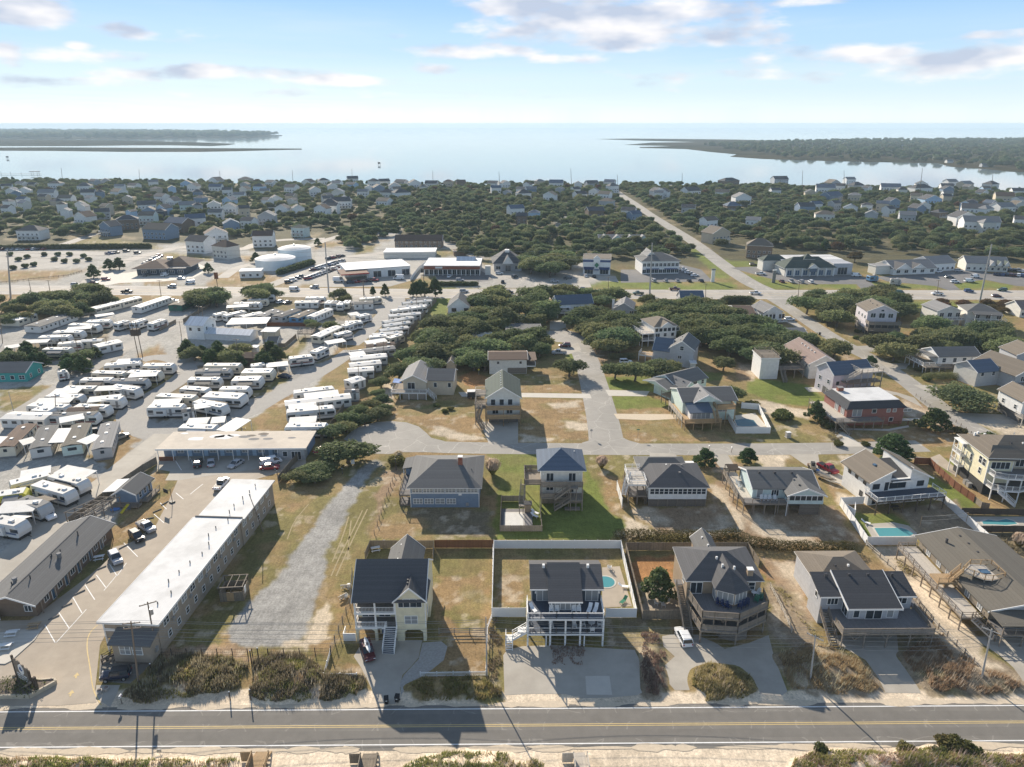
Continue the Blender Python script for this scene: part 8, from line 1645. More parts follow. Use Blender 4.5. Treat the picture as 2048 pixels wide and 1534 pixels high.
rvs('the lower white row by the long fence','t B 300 72 630 32;m B 240 158 745 98;c B 390 105 655 75;c B 265 198 480 172;t B 250 225 625 188;c B 270 302 480 288;t B 245 338 570 335;mx B 720 62 815 58 2.6;m c -20 1195 130 1150;m c -20 1062 270 1040;m c 0 1000 350 962;m c 20 922 410 885;c c 0 882 170 860;mg c 20 850 510 790;c c 185 742 420 710;mb c 200 775 510 745 3')
rvs('the upper white row by the long fence','t c 230 672 440 655;tc c 440 690 610 640;m c 280 642 600 615 3;m c 360 592 660 555 3;m c 390 540 690 495 3;m c 400 495 720 440 3;m c 455 420 820 390 3.2;t c 495 362 880 312;m c 570 318 890 297 3;m c 620 272 940 240 3;mg c 670 242 960 208 3')
rvs('the middle lane of the camp','t c -60 500 150 490;t c 90 432 230 402 3.2;c c -10 412 100 395;mx c 60 272 260 265 5;tc c 110 228 370 205;t b 1340 922 1610 890;t b 1620 852 1760 790;c b 1770 745 1980 710 4;mc b 1650 665 1900 552 4;t b 1880 645 2060 605;t b 1970 545 2100 500')
rvs('the camp entrance','t b 910 190 1160 185;tc b 850 238 1090 235;t b 700 277 1000 275;c b 610 320 860 305 3.6;t b 455 412 620 380;t b 580 422 820 365;m b 780 432 1000 385 3.6;mg b 1000 432 1170 355;mx b 1130 402 1260 375;md b 1190 435 1420 350 5;mk b 1390 445 1600 360 4.4;m b 1590 432 1800 345 3.6;m b 1410 260 1680 255 4;t b 1530 212 1760 210;t b 1780 285 1830 240;tg b 1860 290 1900 245;t b 1925 300 1950 255;tc b 2000 285 2030 240;c b 640 492 1090 480 9')
rvs('the far left corner of the camp','mx a 380 545 810 400 7;mc a 110 470 330 400 8;mc a 1090 335 1610 205 4.6;m a 1600 320 1945 205 4.6;mn b 0 300 240 185 6;t a 1350 520 1500 478;t a 1540 512 1700 460;t a 1750 522 1930 462;t a 1030 490 1290 480 3.4;t a 830 522 1160 540;c a 790 582 1070 560 3.6;t a 640 612 980 612 3.2;t a 480 672 820 662 3.2;c a 290 735 570 720 3.6;t a 690 752 960 728;mc a 960 715 1200 705 3;m a 1130 775 1390 720 5;tc a 520 812 840 812;t a 680 1082 790 1065 2.2;c a 60 800 260 770;mg a 770 320 930 280 4;c a 1120 430 1330 400 3')
def camp_houses():
 h=gh('beach_house','white and pale blue house with ribbed metal roofs in the middle of the camp',P('b',150,690),P('b',350,700),9,5.8,'u','r_metal','skyside' if 0 else 'white',2.2,0,'1',sides='R'); h.wall(h.w+.02,h.w+19,.5,7,0,2.6,'white'); h.gable(h.w,h.w+19,.4,7,2.6,1.3,'u','r_metal','white')
 h=gh('beach_house','teal cottage with pale end windows and tarp patched grey roof at the left edge',P('a',-120,1195),P('a',325,1190),9,3.4,'u','r_grey','teal',2.0,0,'0',sides='R')
 gh('outbuilding','small tan hut with white roof by the camp yard',P('b',1020,690),P('b',1180,690),6,2.8,'f','r_membrane','tanside',0,0,'',cat='shed'); gh('outbuilding','grey shed roof under the trees in the camp',P('b',1090,800),P('b',1200,800),5,2.6,'u','r_grey','greyside',1.2,0,'',cat='shed'); gh('outbuilding','low dark roof behind the campers on the loop island',P('b',780,985),P('b',1050,985),6,2.4,'u','r_brown','brownside',1.0,0,'',cat='shed'); gh('outbuilding','small white shed at the tree belt in the camp',P('b',900,870),P('b',960,870),3,2.4,'f','r_white','white',0,0,'',cat='shed')
 h=House('timber_deck','raised timber deck with rails in the camp','deck',P('b',1440,690),P('b',1610,690)); h.deck(0,h.w,0,6,2.2,'wood','FLRB',rm='wood',post='F')
 rvs('the oak clump below the tan house','t c 1410 640 1690 625'); rvs('the food stands by the bypass','tk r 1195 636 1245 634;tg r 1320 652 1375 656')
camp_houses()
# ---------------------------------------------------------------- traffic and parked cars
KD={'s':'sedan','u':'suv','p':'pickup','v':'van','b':'bigvan'}; PD={'w':'white','k':'black','s':'silver','g':'grey','r':'red','b':'blue','n':'navy','t':'tan','e':'green','m':'maroon'}
def cars(place,spec,group=None,detail=False,seq=False):
 cnt={}
 for s in spec.split(';'):
  q=s.split(); c=P(q[1],float(q[2]),float(q[3]),.6); k,p_=KD[q[0][0]],PD[q[0][1]]; rz=R(float(q[4]))
  nm={'sedan':'car','suv':'sport utility car','pickup':'pickup truck','van':'van','bigvan':'box van'}[k]; n=cnt.get((k,p_),0); cnt[k,p_]=n+1
  car(k,p_,(c.x,c.y,0),rz,'%s %s%s %s'%(PD[q[0][1]],nm,'' if not n else ', %s from left,'%ordn(n),place),group,detail)
def lot(place,t,x0,y0,x1,y1,n,rz,seed=0):
 r=random.Random(seed+n); kk=[r.choice('ssuup')+r.choice('wwkssgbrnm') for _ in range(n)]
 for i in range(n):
  f=i/max(1,n-1); c=P(t,x0+(x1-x0)*f,y0+(y1-y0)*f,.6); k,p_=KD[kk[i][0]],PD[kk[i][1]]; car(k,p_,(c.x,c.y,0),R(rz+r.uniform(-5,5)),'%s %s, %s from left in the row %s'%(p_,'pickup truck' if k=='pickup' else 'car',ordn(i),place),'cars in the row '+place,False)
cars('on the bypass at the left','us a 885 55 0;pk a 1485 135 0;us a 2010 75 180;vw b 175 28 200;vw b 1400 110 0;us b 1630 80 180','cars on the bypass'); cars('on the bypass behind the oaks','us c 1335 130 0;uk c 1860 140 0;un d 655 110 180;pe d 1325 155 180;pm d 1750 105 0','cars on the bypass'); cars('on the bypass near the side street','pw e 645 152 0;ve f 575 150 0;pw f 1025 160 180;ub f 1400 128 0;ue f 1790 115 180;sm f 1725 185 0','cars on the bypass')
cars('parked by the turning circle','um d 465 765 180;ps d 400 850 175;uw d 1180 955 0',detail=True); cars('parked at the white dormered cottage','uw e 1050 458 5',detail=True); cars('by the loop island lane','sn b 1285 1125 -10',detail=True); cars('near the camp gate','uw b 1235 255 60;sg b 1320 258 60;sw a 2030 240 20')
cars('parked by the camp homes','sk A 270 395 20;sr A 300 350 10;sw A 720 380 30;sk A 770 375 20;ut A 965 420 60;pw A 375 1045 -35;sk A 955 415 70;sw c 1790 470 0'); lot('right of the red canopy garage','q',10,612,105,592,6,80,1); lot('at the garage edge','q',0,642,60,632,4,70,2); lot('along the tank lane fence','p',1690,712,1765,678,4,10,3); lot('at the used car yard front','p',1800,692,1990,622,12,30,4); lot('at the used car yard rear','p',1830,640,1965,600,9,30,5); lot('before the repair garage','q',150,716,285,702,5,0,6); lot('beside the woods lane','q',20,576,100,560,4,60,7)
cars('in the garage yard','bw q 80 705 0;bw q 430 692 180;vw q 95 650 60'); cars('at the brick shop strip','sw q 728 680 80;us q 790 702 0'); cars('at the black roofed office','uw q 1020 662 0;sk q 1040 712 90;ug q 1110 682 60'); cars('at the awning shop','us q 1345 708 0;sw q 1525 676 90;sk q 1575 680 90;pg q 1420 690 40')
lot('before the two storey office','r',20,660,280,660,5,95,8); lot('beside the two storey office','r',160,590,245,630,6,10,9); lot('before the green roofed bank','r',722,664,880,666,4,90,10); cars('by the green roofed bank','vw r 1130 632 0;pw r 605 622 0;uk r 565 572 0'); cars('by the gabled office','uw r 1670 666 0;vw r 1748 662 0;sg r 1640 640 0;us r 1690 606 0;sw r 1585 610 30;vw r 1780 638 20'); lot('at the far right shop','r',1890,625,2040,632,8,60,11); lot('behind the far right shop','r',1950,600,2040,606,5,60,12)
lot('behind the dark restaurant','p',850,605,935,560,7,0,13); lot('left of the dark restaurant','p',640,545,680,540,3,0,14); cars('around the dark restaurant','uk p 740 532 0;uk p 805 542 10;ur p 620 697 0;sm p 548 716 0;ug p 858 672 80;vw p 965 672 80;us p 1145 632 30;sw p 1060 690 0'); lot('along the mini golf hedge','p',20,522,260,520,9,80,15)
# ---------------------------------------------------------------- houses in the woods towards the sound
WL=dict(w='white',g='greyside',b='blueside',t='tanside',r='brownside',p='pale',m='aqua',k='skyside',s='slate'); RL=dict(c='r_char',g='r_grey',l='r_light',t='r_tan',r='r_brown',b='r_blue',n='r_green'); RN=dict(c='charcoal',g='grey',l='pale',t='tan',r='brown',b='blue',n='green')
FH={'p':'170 470 150 wcu;385 350 55 wlv;490 385 110 wrv;600 350 90 gcu;640 440 110 bsc;745 412 130 rcu;760 350 40 kcv;380 265 90 wtu;270 235 100 wlu;525 262 55 wlu;590 230 50 bcv;690 225 90 wtu;860 305 110 wcu;920 462 180 btu;860 380 100 mtu;940 350 60 scv;1035 420 150 rbu;1150 402 120 wbu;1010 275 80 wcv;1100 310 100 mlu;1170 270 70 bcu;1260 352 90 wgu;1340 322 90 wcv;1160 542 150 wcu;1270 490 140 wrv;1310 572 140 prv;1360 435 100 bbv;1450 402 90 wcu;1560 380 110 glv;1540 512 130 wru;1750 450 95 mnu;1750 332 80 wcv;1560 282 60 wcu;1620 267 80 wcv;1880 330 90 wrv;1930 305 100 wcv;2010 277 100 wbv;1700 252 60 tcu;1850 217 70 wcv;1800 160 70 wcv;1900 155 70 wcu;1700 197 80 wcu;1550 217 60 wlu;1260 192 80 wbu;1130 192 70 wcv;1160 227 60 bcv;1260 150 80 wcv;900 167 60 wlu;780 182 70 wcu;700 192 60 wlu;320 175 80 wtu;120 170 60 wlu;40 190 60 wcu;550 160 60 gcu;620 155 60 gcv;1430 145 80 tcu;1330 217 60 wcu;1400 242 70 wlu;40 330 60 wcu;1950 192 60 wcv',
'q':'165 142 70 wcu;280 162 65 wcv;355 157 70 wcu;440 162 80 gcu;530 172 80 wcv;620 167 80 wcu;720 162 60 tru;800 167 60 rru;980 167 70 wcu;1065 172 60 wcv;1180 182 50 wcv;1265 157 60 tlu;1350 167 90 wbu;1480 177 50 wcv;1570 167 80 gcu;1660 162 70 wbu;460 237 110 wcu;340 277 90 wtu;100 287 120 wcu;40 317 80 wcu;220 222 70 wlu;1170 237 90 wcv;1310 247 80 wtv;1510 237 80 wcu;1630 237 80 wtu;1130 337 100 wbu;1220 357 70 kbu;1150 382 70 rcu;1590 352 110 rcu;1770 337 90 wcu;1830 367 80 bbu;1640 287 90 gtu;1960 217 80 wcv;1950 232 60 wlu',
'r':'460 147 120 rcu;60 212 80 wcv;250 202 100 wcu;390 212 80 wtu;510 247 100 wlv;460 292 90 rbv;205 302 80 gcu;345 387 90 wtu;555 372 80 wlu;400 462 140 ttv;590 537 150 rtv;720 132 90 gcu;690 202 60 wcu;955 187 110 wbu;1030 232 110 bbu;1110 232 70 tlu;1205 192 40 wcv;1310 177 110 wbu;1100 137 60 wlu;860 302 100 bcu;950 342 110 ptu;1030 282 60 gcu;1200 347 70 glv;1330 312 60 wcu;1400 347 90 glu;1500 192 120 wcv;1550 252 110 kcv;1620 177 70 wcu;1755 167 80 tlu;1760 302 140 wcu;1900 167 80 wcv;1930 237 100 tru;1960 297 110 wlu;1730 362 130 wcv;1800 392 200 wlu;1610 332 80 rcu;2020 372 80 wcu;2040 262 60 wlu;1480 162 70 wcv;1660 152 70 wlu;1850 402 80 plv;2010 202 70 wcu'}
r_=random.Random(21)
for t_,x0,x1,y0,y1,k_ in (('p',0,2000,160,340,34),('q',0,700,145,235,9),('r',850,2048,150,330,24),('q',900,1800,170,230,8)):
 for _ in range(200):
  if k_<=0: break
  x,y=r_.uniform(x0,x1),r_.uniform(y0,y1)
  if all(abs(float(e.split()[0])-x)>62 or abs(float(e.split()[1])-y)>16 for e in FH[t_].split(';')): k_-=1; FH[t_]+=';%d %d %d %s%s%s'%(x,y,r_.uniform(48,86),r_.choice('wwwpgkbt'),r_.choice('cclgtb'),r_.choice('uv'))
FARH=[]
def far_houses():
 n=0; used={}
 for t,spec in FH.items():
  for s in spec.split(';'):
   x,y,w,c=s.split(); x,y,w=float(x),float(y),float(w); A=P(t,x-w*.44,y); B=P(t,x+w*.44,y); W_=(B-A).length; B=A+Vector((math.cos(.5*math.sin(n*2.7)),math.sin(.5*math.sin(n*2.7)),0))*W_; near=w>75
   if c[1] not in RL: c=c[0]+'c'+('v' if c[2]=='c' else 'u')
   q=px(t,x,y); zone='beyond the mini golf' if t=='p' and x<1000 and y>300 else 'close to the shore of the sound' if y<200 else 'behind the restaurant and tanks' if t=='p' and y>300 else 'in the left woods' if t=='p' else 'in the woods behind the shops' if t=='q' else 'right of the long side street'
   key='%s house with %s roof %s'%(WN.get(WL[c[0]],'pale'),RN[c[1]],zone); used.setdefault(key,[]).append(0); k=len(used[key])
   lab=key if k==1 else '%s, %s from left'%(key,ordn(k-1)); D=min(14,max(8,W_*.75)); hh=(6.8 if near else 7.2)+(n%3)*.6; rh=min(4,(W_ if c[2]=='v' else D)*.26)
   h=gh('distant_house',lab,A,B,D,hh,c[2] if n%5 else 'h',RL[c[1]],WL[c[0]],rh,0,'01' if w>55 else '',group='houses in the woods',ov=.5)
   if near and n%2==0: h.deck(W_*.1,W_*.9,2.4*-1,-.05,3.0,'deckgrey','FLR',rm='trim',post='F',fill='rails')
   FARH.append(((A+B)/2+Vector((0,D/2,0)),max(W_,D)*.62)); n+=1
far_houses()
# tall line poles and street lights
def pole_line(label,spec,mt='polewood',r=.16,group=None,arm=True):
 for i,s in enumerate(spec.split(';')):
  t,x,y,tx,ty=s.split(); b=P(t,float(x),float(y)); q=px(t,float(tx),float(ty)); rr=ray(*q); k=b.y/rr[1]
  upole('%s, %s from the left'%(label,ordn(i)),b,CH+rr[2]*k,(rr[0]*k-b.x,0),mt=mt,r=r,group=group,arm=0 if arm else None)
pole_line('tall grey steel line pole beside the bypass','a 125 215 85 -350;q 22 775 0 480;q 1900 790 1915 485;r 1805 780 1872 460','greypole',.42,'steel poles on the bypass',False)
pole_line('thin tall line pole standing near the sound','w 250 262 245 212;w 558 262 556 216;w 882 268 878 222;w 1172 270 1169 222;w 1410 272 1407 215;w 1732 272 1731 222;w 1998 276 1996 226;x 238 280 235 213;x 424 290 421 238;x 680 280 681 232;x 1160 300 1163 222;x 1330 310 1328 222;x 1630 320 1642 212;x 1915 335 1924 232','polewood',.35,'line poles near the sound',False)
pole_line('wooden pole with crossarm along the bypass','a 370 165 335 0;a 590 155 560 0;a 1885 185 1860 0;b 505 110 480 -20;c 160 185 150 20;c 870 185 860 -60;c 1500 100 1500 0;d 975 160 975 -40;e 65 225 70 40;e 1145 240 1165 10;f 325 165 345 0;f 1022 190 1045 0;q 230 790 222 700;q 580 720 575 640','polewood',.17,'wooden poles along the bypass')
pole_line('pole among the campers','a 945 1050 885 690;a 1270 820 1235 665;b 730 945 715 690;b 910 960 895 780;b 1070 930 1030 600;b 285 480 270 300;b 330 475 315 310;b 75 660 50 480;c 105 1229 95 1000;c 400 950 390 720;c 622 700 618 470;c 780 370 775 200;A 445 260 440 90;B 520 395 500 150;a 30 740 0 440;A 1930 430 1925 350','polewood',.14,'poles among the campers')
pole_line('street light beside the bypass lots','f 1035 150 1050 0;q 1650 770 1658 690;e 1465 600 1470 500','metal',.1,'street lights',False) if 0 else None
for i,(a,b) in enumerate((((22,480-4),(653,483)),((653,483),(1304,485)),((1304,485),(1984,488)))):
 pa,pb=[Vector((G(x,596).x,G(x,596).y,25)) for x in (a[0],b[0])]
 for j in range(3): wire(pa-Vector((0,0,j*2.2)),pb-Vector((0,0,j*2.2)),2.5,'%s transmission wire strung between steel poles over the bypass, %s span'%(ORD[j],('left','middle','right')[i]),'wires along the bypass',.05)
t=thing('pole_platform','dark transformer platform between two poles at the camp lane','platform',P('a',1640,900)); m=MB(); m.box(-1.4,1.4,-1,1,8.2,10.6); m.obj('platform_box','darkwood',t)
for u in (-.6,.9): m=MB(); m.tube((u,0,0),(u-.3,0,13.5),.17,.12,8); m.obj('pole','polewood',t)
t=thing('bypass_sign','tall dark business sign on a post by the bypass','sign',P('b',500,90)); m=MB(); m.tube((0,0,0),(0,0,6),.15); m.obj('post','darkwood',t); m=MB(); m.box(-1,1,-.15,.15,4.6,8); m.obj('sign_plate','redwood',t)
t=thing('bypass_sign','white pylon sign beside the two storey office','sign',P('r',342,668)); m=MB(); m.box(-.9,.9,-.3,.3,.1,6.4); m.obj('pylon','trim',t); m=MB(); m.box(-1.1,1.1,-.4,.4,6.4,7.2); m.obj('cap','r_light',t)
t=thing('bypass_sign','grey pylon sign on the green verge before the bank','sign',P('r',675,672)); m=MB(); m.box(-.9,.9,-.3,.3,.1,6.5); m.obj('pylon','r_light',t); m=MB(); m.box(-1,1,-.35,.35,6.5,7.0); m.obj('cap','trim',t)
# ---------------------------------------------------------------- far shores
def shores():
 for nm,t,xy in (('marsh','w',(-500,98,200,99,440,101,760,108,945,115,905,121,840,124,700,121,540,121,300,124,-500,124)),('marsh','w',(-500,132,200,129,600,131,1000,133,1205,134,1208,138,1100,140,960,144,800,147,500,147,200,143,-500,141)),('island','w',(-500,64,400,66,900,72,1130,81,1128,84,1000,92,700,94,430,97,-500,99)),
  ('marsh','x',(340,96,470,94,600,95,900,98,1120,104,2700,96,2700,245,1990,226,1900,216,1760,207,1700,192,1400,187,1250,183,1000,175,872,166,900,157,800,148,700,136,510,131,512,128,640,124,450,119,560,110,740,108,540,103))):
  p=PL(t,*xy); m=MB(); m.poly([(q.x,q.y,-.2 if nm=='marsh' else .1) for q in p],[tuple(range(len(p)))]); o=m.obj(nm,'marsh',kind='structure')
  if o.data.polygons[0].normal.z<0: o.data.flip_normals()
 for (x,y,s,l) in ((758,330,4.5,'dark duck blind standing alone in the sound'),(14,317,4,'small dark duck blind far left in the sound')):
  b=G(x,y); h=House('duck_blind',l,'hut',(b.x-s/2,b.y)); h.bxs('cabin','darkwood',0,s,0,s,2.2,5.2); h.bxs('roof','r_black',-.2,s+.2,-.2,s+.2,5.2,5.5); h.posts([(.3,.3),(s-.3,.3),(.3,s-.3),(s-.3,s-.3)],-2,2.2,'darkwood',.3)
 b=G(40,349); h=House('pier','low timber pier with a roofed end at the left shore','pier',(b.x-40,b.y)); h.bxs('deck','wood',0,75,0,2.4,.8,1.1); h.bxs('roof','r_light',58,72,-3,5,4.4,5.2); h.posts([(60,-1),(70,-1),(60,4),(70,4),(8,1),(24,1),(42,1)],-2,4.4,'darkwood',.3)
 for i,(x,y,c) in enumerate(((1905,203,'pale'),(1690,180,'tanside'),(1740,192,'pale'),(1880,208,'greyside'),(1555,128,'greyside'))): b=P('x',x,y); gh('distant_house','tiny house on the far wooded shore, %s from the left'%ordn(i),b,b+Vector((13,0,0)),10,4,'u','r_grey',c,3,0,'',group='houses on the far shore')
shores()
# ---------------------------------------------------------------- trees
NT=[0]
def okind(i): return oak_proto(i%6,'oak_leaf' if i%3 else 'oak_dark')
def thicket(label,t,xy,step=4.6,s=1.15,z=3.8,squash=.9,name='live_oak',proto=okind,maxn=60):
 step*=1.6; s*=1.24; squash*=.9
 p=[P(t,xy[i],xy[i+1],z) for i in range(0,len(xy),2)]; x0,x1=min(q.x for q in p),max(q.x for q in p); y0,y1=min(q.y for q in p),max(q.y for q in p); pts=[]
 r=random.Random(len(xy)*31+int(xy[0])); y=y0; row=0
 while y<y1:
  x=x0+(row%2)*step/2
  while x<x1: pts.append((x+r.uniform(-.3,.3)*step,y+r.uniform(-.3,.3)*step)); x+=step
  y+=step*.9; row+=1
 ins=inpoly(np.array([q[0] for q in pts]),np.array([q[1] for q in pts]),[(q.x,q.y) for q in p]); pts=[q for q,k in zip(pts,ins) if k][:maxn]
 pts=[q for q in pts if not any(abs(q[0]-h[0].x)<h[1] and abs(q[1]-h[0].y)<h[1] for h in MIDH)]; rows={}
 for q in pts: rows.setdefault(int((q[1]-y0)/(step*1.5)),[]).append(q)
 for ri,k_ in enumerate(sorted(rows)):
  for i,(x,y) in enumerate(sorted(rows[k_])):
   k=s*r.uniform(.8,1.25); NT[0]+=1
   tree(proto(NT[0]),(x,y,0),(k*1.05,k*.95,k*squash),'%s, %s from left in %s row'%(label,ordn(i),ordn(ri)) if len(pts)>1 else label,name,'tree',label if len(pts)>1 else None,rz=r.uniform(-.5,.5))
MIDH=[]
def pk(i): return pine_proto(i%4) if i%5 else okind(i)
for o in list(col.objects):
 if o.parent is None and o.get('category') in('house','shed') and o.location.y<380:
  w=[c for c in o.children if c.name.startswith('wall')]
  for c in w[:3]:
   bb=[c.matrix_local@Vector(v) for v in c.bound_box]; bb=[Vector((v.x*math.cos(o.rotation_euler.z)-v.y*math.sin(o.rotation_euler.z)+o.location.x,v.x*math.sin(o.rotation_euler.z)+v.y*math.cos(o.rotation_euler.z)+o.location.y,0)) for v in bb]
   mn=Vector((min(v.x for v in bb),min(v.y for v in bb),0)); mx=Vector((max(v.x for v in bb),max(v.y for v in bb),0)); MIDH.append(((mn+mx)/2,max(mx.x-mn.x,mx.y-mn.y)/2+1.2))
OK='live oak in the thicket '
thicket(OK+'around the low tan roofs','y',(860,100,960,80,1060,110,1140,100,1340,110,1350,170,1330,260,1200,290,1050,300,1000,330,760,330,700,370,640,390,545,340,560,280,640,240,720,260,850,250,860,180),5.6,1.35)
thicket(OK+'behind the beige house','y',(450,440,520,405,600,400,700,360,800,390,960,350,1100,340,1260,370,1310,420,1250,450,950,450,940,520,820,510,720,480,600,540,480,560,420,590,400,560),5.0,1.25)
thicket('shrub oak in the belt along the trailer fence','y',(355,600,390,640,350,720,375,820,260,865,150,885,80,930,20,960,0,930,130,815,265,680,325,610),3.4,.68,2.2,.8)
thicket(OK+'along the bypass verge','y',(1360,80,1560,85,1750,130,1790,170,1660,170,1560,130,1350,130),5.5,1.3)
thicket(OK+'by the turning circle','y',(1420,220,1540,200,1680,240,1840,260,1900,290,1820,330,1800,420,1720,440,1600,390,1520,310,1400,270),5.2,1.35)
thicket(OK+'beside the side street','v',(0,190,140,160,300,140,460,170,450,240,560,260,700,300,880,300,940,350,1040,420,1040,470,900,400,760,400,750,440,700,470,510,470,500,440,430,400,330,370,200,360,140,310,0,260),5.2,1.35,maxn=80)
thicket('leaning oak beside the quiet cross street','y',(1640,520,1750,505,1750,580,1690,600),6,1.15); thicket(OK+'before the royal blue house','y',(1790,500,2040,500,2048,560,1920,560,1900,600,1790,590),4.8,1.1); thicket('leaning oak by the white brown roofed house','y',(1290,480,1400,480,1480,560,1400,590),6,1.0)
thicket(OK+'at the bypass corner','v',(880,100,1000,85,1200,80,1400,110,1440,190,1380,230,1240,200,1060,220,1060,260,950,250,940,200,820,170,820,140),6.2,1.3)
thicket(OK+'behind the long white bungalow','v',(1240,370,1400,330,1520,280,1700,280,1900,290,2048,290,2048,390,1980,400,1960,500,1830,480,1800,400,1450,410,1400,450,1280,450),5.8,1.35,maxn=55)
thicket('brown shrub in the scrub strip by the bypass','v',(1540,140,1780,130,2048,150,2100,190,1760,185,1520,190),5.5,.8,2,.7,'shrub',lambda i:oak_proto(i%3,'autumn_leaf'),16)
thicket(OK+'left of the camp','a',(340,200,560,160,860,220,1000,80,1330,100,1340,200,1100,260,1090,380,900,420,780,380,560,400,360,340),5.5,1.25); thicket('dark oak in the belt above the teal cottage','a',(-40,860,200,770,480,770,560,880,860,840,1000,740,1150,800,1050,940,850,1020,600,990,200,950,-40,980),4.0,1.0,maxn=26,proto=pk)
thicket('dark evergreen in the mid camp belt','b',(-20,690,260,660,360,730,560,710,1000,730,1180,760,1200,860,1060,940,700,920,400,890,-20,870),3.8,.95,maxn=34,proto=pk); thicket('dark oak in the clump by the camp entrance','b',(240,140,440,100,610,160,590,250,400,320,260,280),5,1.2); thicket('dark oak in the camp edge clump','b',(870,100,1190,90,1220,180,880,180),5,1.15); thicket('dark bush in the yard beside the blue mobile home','b',(1570,440,1840,450,1850,530,1600,540),4,.8); thicket('shrub in the far left dunes of the camp','a',(-60,200,330,260,300,420,-60,460),6.5,.95,maxn=16)
thicket('oak in the roadside group opposite the garage','b',(1800,130,2048,110,2048,200,1830,200),5.5,1.0); thicket(OK+'before the awning shop','q',(1170,580,1280,560,1440,570,1450,640,1330,650,1200,630),7.5,1.5); thicket('dark oak in the cluster near the left edge of the vent poles','v',(1240,640,1240,640),5,1) if 0 else None
def one(kind,t,X,Y,s,label,name='pine_tree',i=0,cat='tree',rz=None):
 pr={'p':pine_proto,'o':lambda i:okind(i),'b':bush_proto}[kind](i); return tree(pr,P(t,X,Y),s,label,name,cat,rz=rz)
one('p','G',1165,175,(1.3,1.3,1.15),'dark green pine on the brick patio beside the shingle house'); one('p','D',1320,355,(1.9,1.7,1.15),'flat topped dark pine beside the red brick house',i=1); one('p','D',985,610,(2.1,1.9,1.35),'big spreading pine behind the split roof house',i=2); one('p','D',375,290,(1.1,1.1,1.15),'bushy pine left of the red brick house deck',i=3); one('p','C',1540,645,(1.15,1.15,.85),'round dark pine beside the sunroom house driveway',i=1); one('p','C',1880,628,(1.05,1.05,.75),'small round pine on the sandy verge near the aqua house',i=2); one('p','D',1750,505,(2.0,1.5,.8),'low wide pine behind the balcony house roof',i=3); one('p','f',230,1060,(1.1,1.1,1),'pine at the back of the roof deck house',i=1)
for i,(x,y,s) in enumerate(((740,190,1.0),(780,190,1.1),(830,185,1.2),(880,192,1.1),(1000,195,1.4),(410,185,.9),(270,185,.7))): one('p','c',x,y,(s,s,s*1.3),'dark roadside pine by the camp corner, %s counted from the fence end'%ORD[i],i=i%4)
for i,(x,y,s) in enumerate(((550,690,1.3),(640,640,1.1),(700,640,1.2),(1500,600,1.1),(1220,660,1.0),(1860,500,.9))): one('p','p',x,y,(s*1.2,s*1.2,s*1.1),'wind shaped pine beyond the bypass, %s from the left by the restaurant and tanks'%ORD[i],i=i%4)
tree(okind(4),P('B',735,625),(2.1,1.7,1.05),'big round live oak over the start of the gravel drive','live_oak','tree'); tree(okind(5),P('c',450,1229),(1,1,1),'x','live_oak') if 0 else None
for i,(x,y,s) in enumerate(((360,770,.85),(430,740,.95),(510,730,.9),(560,690,.85),(470,790,.8))): tree(oak_proto(i,'oak_leaf'),P('B',x,y),(s*1.3,s*1.1,s*.62),'dark green shrub oak in the clump left of the gravel drive','shrub_oak','tree','shrub oaks left of the gravel drive')
one('b','B',1130,640,(2.3,2.1,1.9),'round clipped shrub at the corner of the back street','bush',1,'shrub'); one('b','D',110,275,(3.0,2.6,2.2),'large brown green shrub on the sandy lot','bush',2,'shrub'); one('b','v',560,720,(2.2,2.2,1.6),'round dark bush behind the fenced pool','bush',3,'shrub')
for i,(t,x,y,s) in enumerate((('D',440,320,1.6),('D',490,350,1.5),('D',560,490,1.3),('D',780,490,1.1),('D',1530,395,1.8),('f',800,1070,1.3),('f',240,735,1.6),('f',70,690,1.3),('f',90,620,1.4),('f',900,1180,1.4),('c',1480,210*0+1225,.1))):
 if s>.5: one('b',t,x,y,(s,s,s*.85),'low rounded garden shrub %s'%('beside the red house stair','below the red house stair','by the concrete path of the red house','at the street end of the concrete path','beside the flat pine','at the corner of the white bungalow drive','at the side street bend, nearest the road','at the side street bend, left of the tall grey house','under the tall grey house wall','at the end of the clipped hedge')[i],'bush',i%4,'shrub')
for i,(t,x,y) in enumerate((('B',1440,180*1),('B',1510,225),('B',1555,205))): one('b',t,x,y,(1,1,.8),'small dark bush on the lawn before the beige house, %s from the left'%ORD[i],'bush',i,'shrub')
tree(oak_proto(2,'oak_leaf'),P('e',270,1060),(1.2,1.1,.95),'leaning oak by the green lawn fence','live_oak','tree'); tree(oak_proto(1,'oak_leaf'),P('v',450,690),(1.25,1.2,.9),'wind bent oak behind the mint green house','live_oak','tree'); tree(oak_proto(3,'oak_dark'),P('v',1700,720),(2.4,2.1,1.2),'broad dark oak on the corner lot behind the street sign','live_oak','tree'); tree(oak_proto(0,'oak_leaf'),P('d',1440,310),(1.3,1.2,1.1),'round oak by the highway drive of the grey cottage','live_oak','tree'); tree(oak_proto(4,'oak_leaf'),P('e',1530,510),(1.5,1.4,1.0),'bright green rounded oak on the verge by the tall grey house','live_oak','tree')
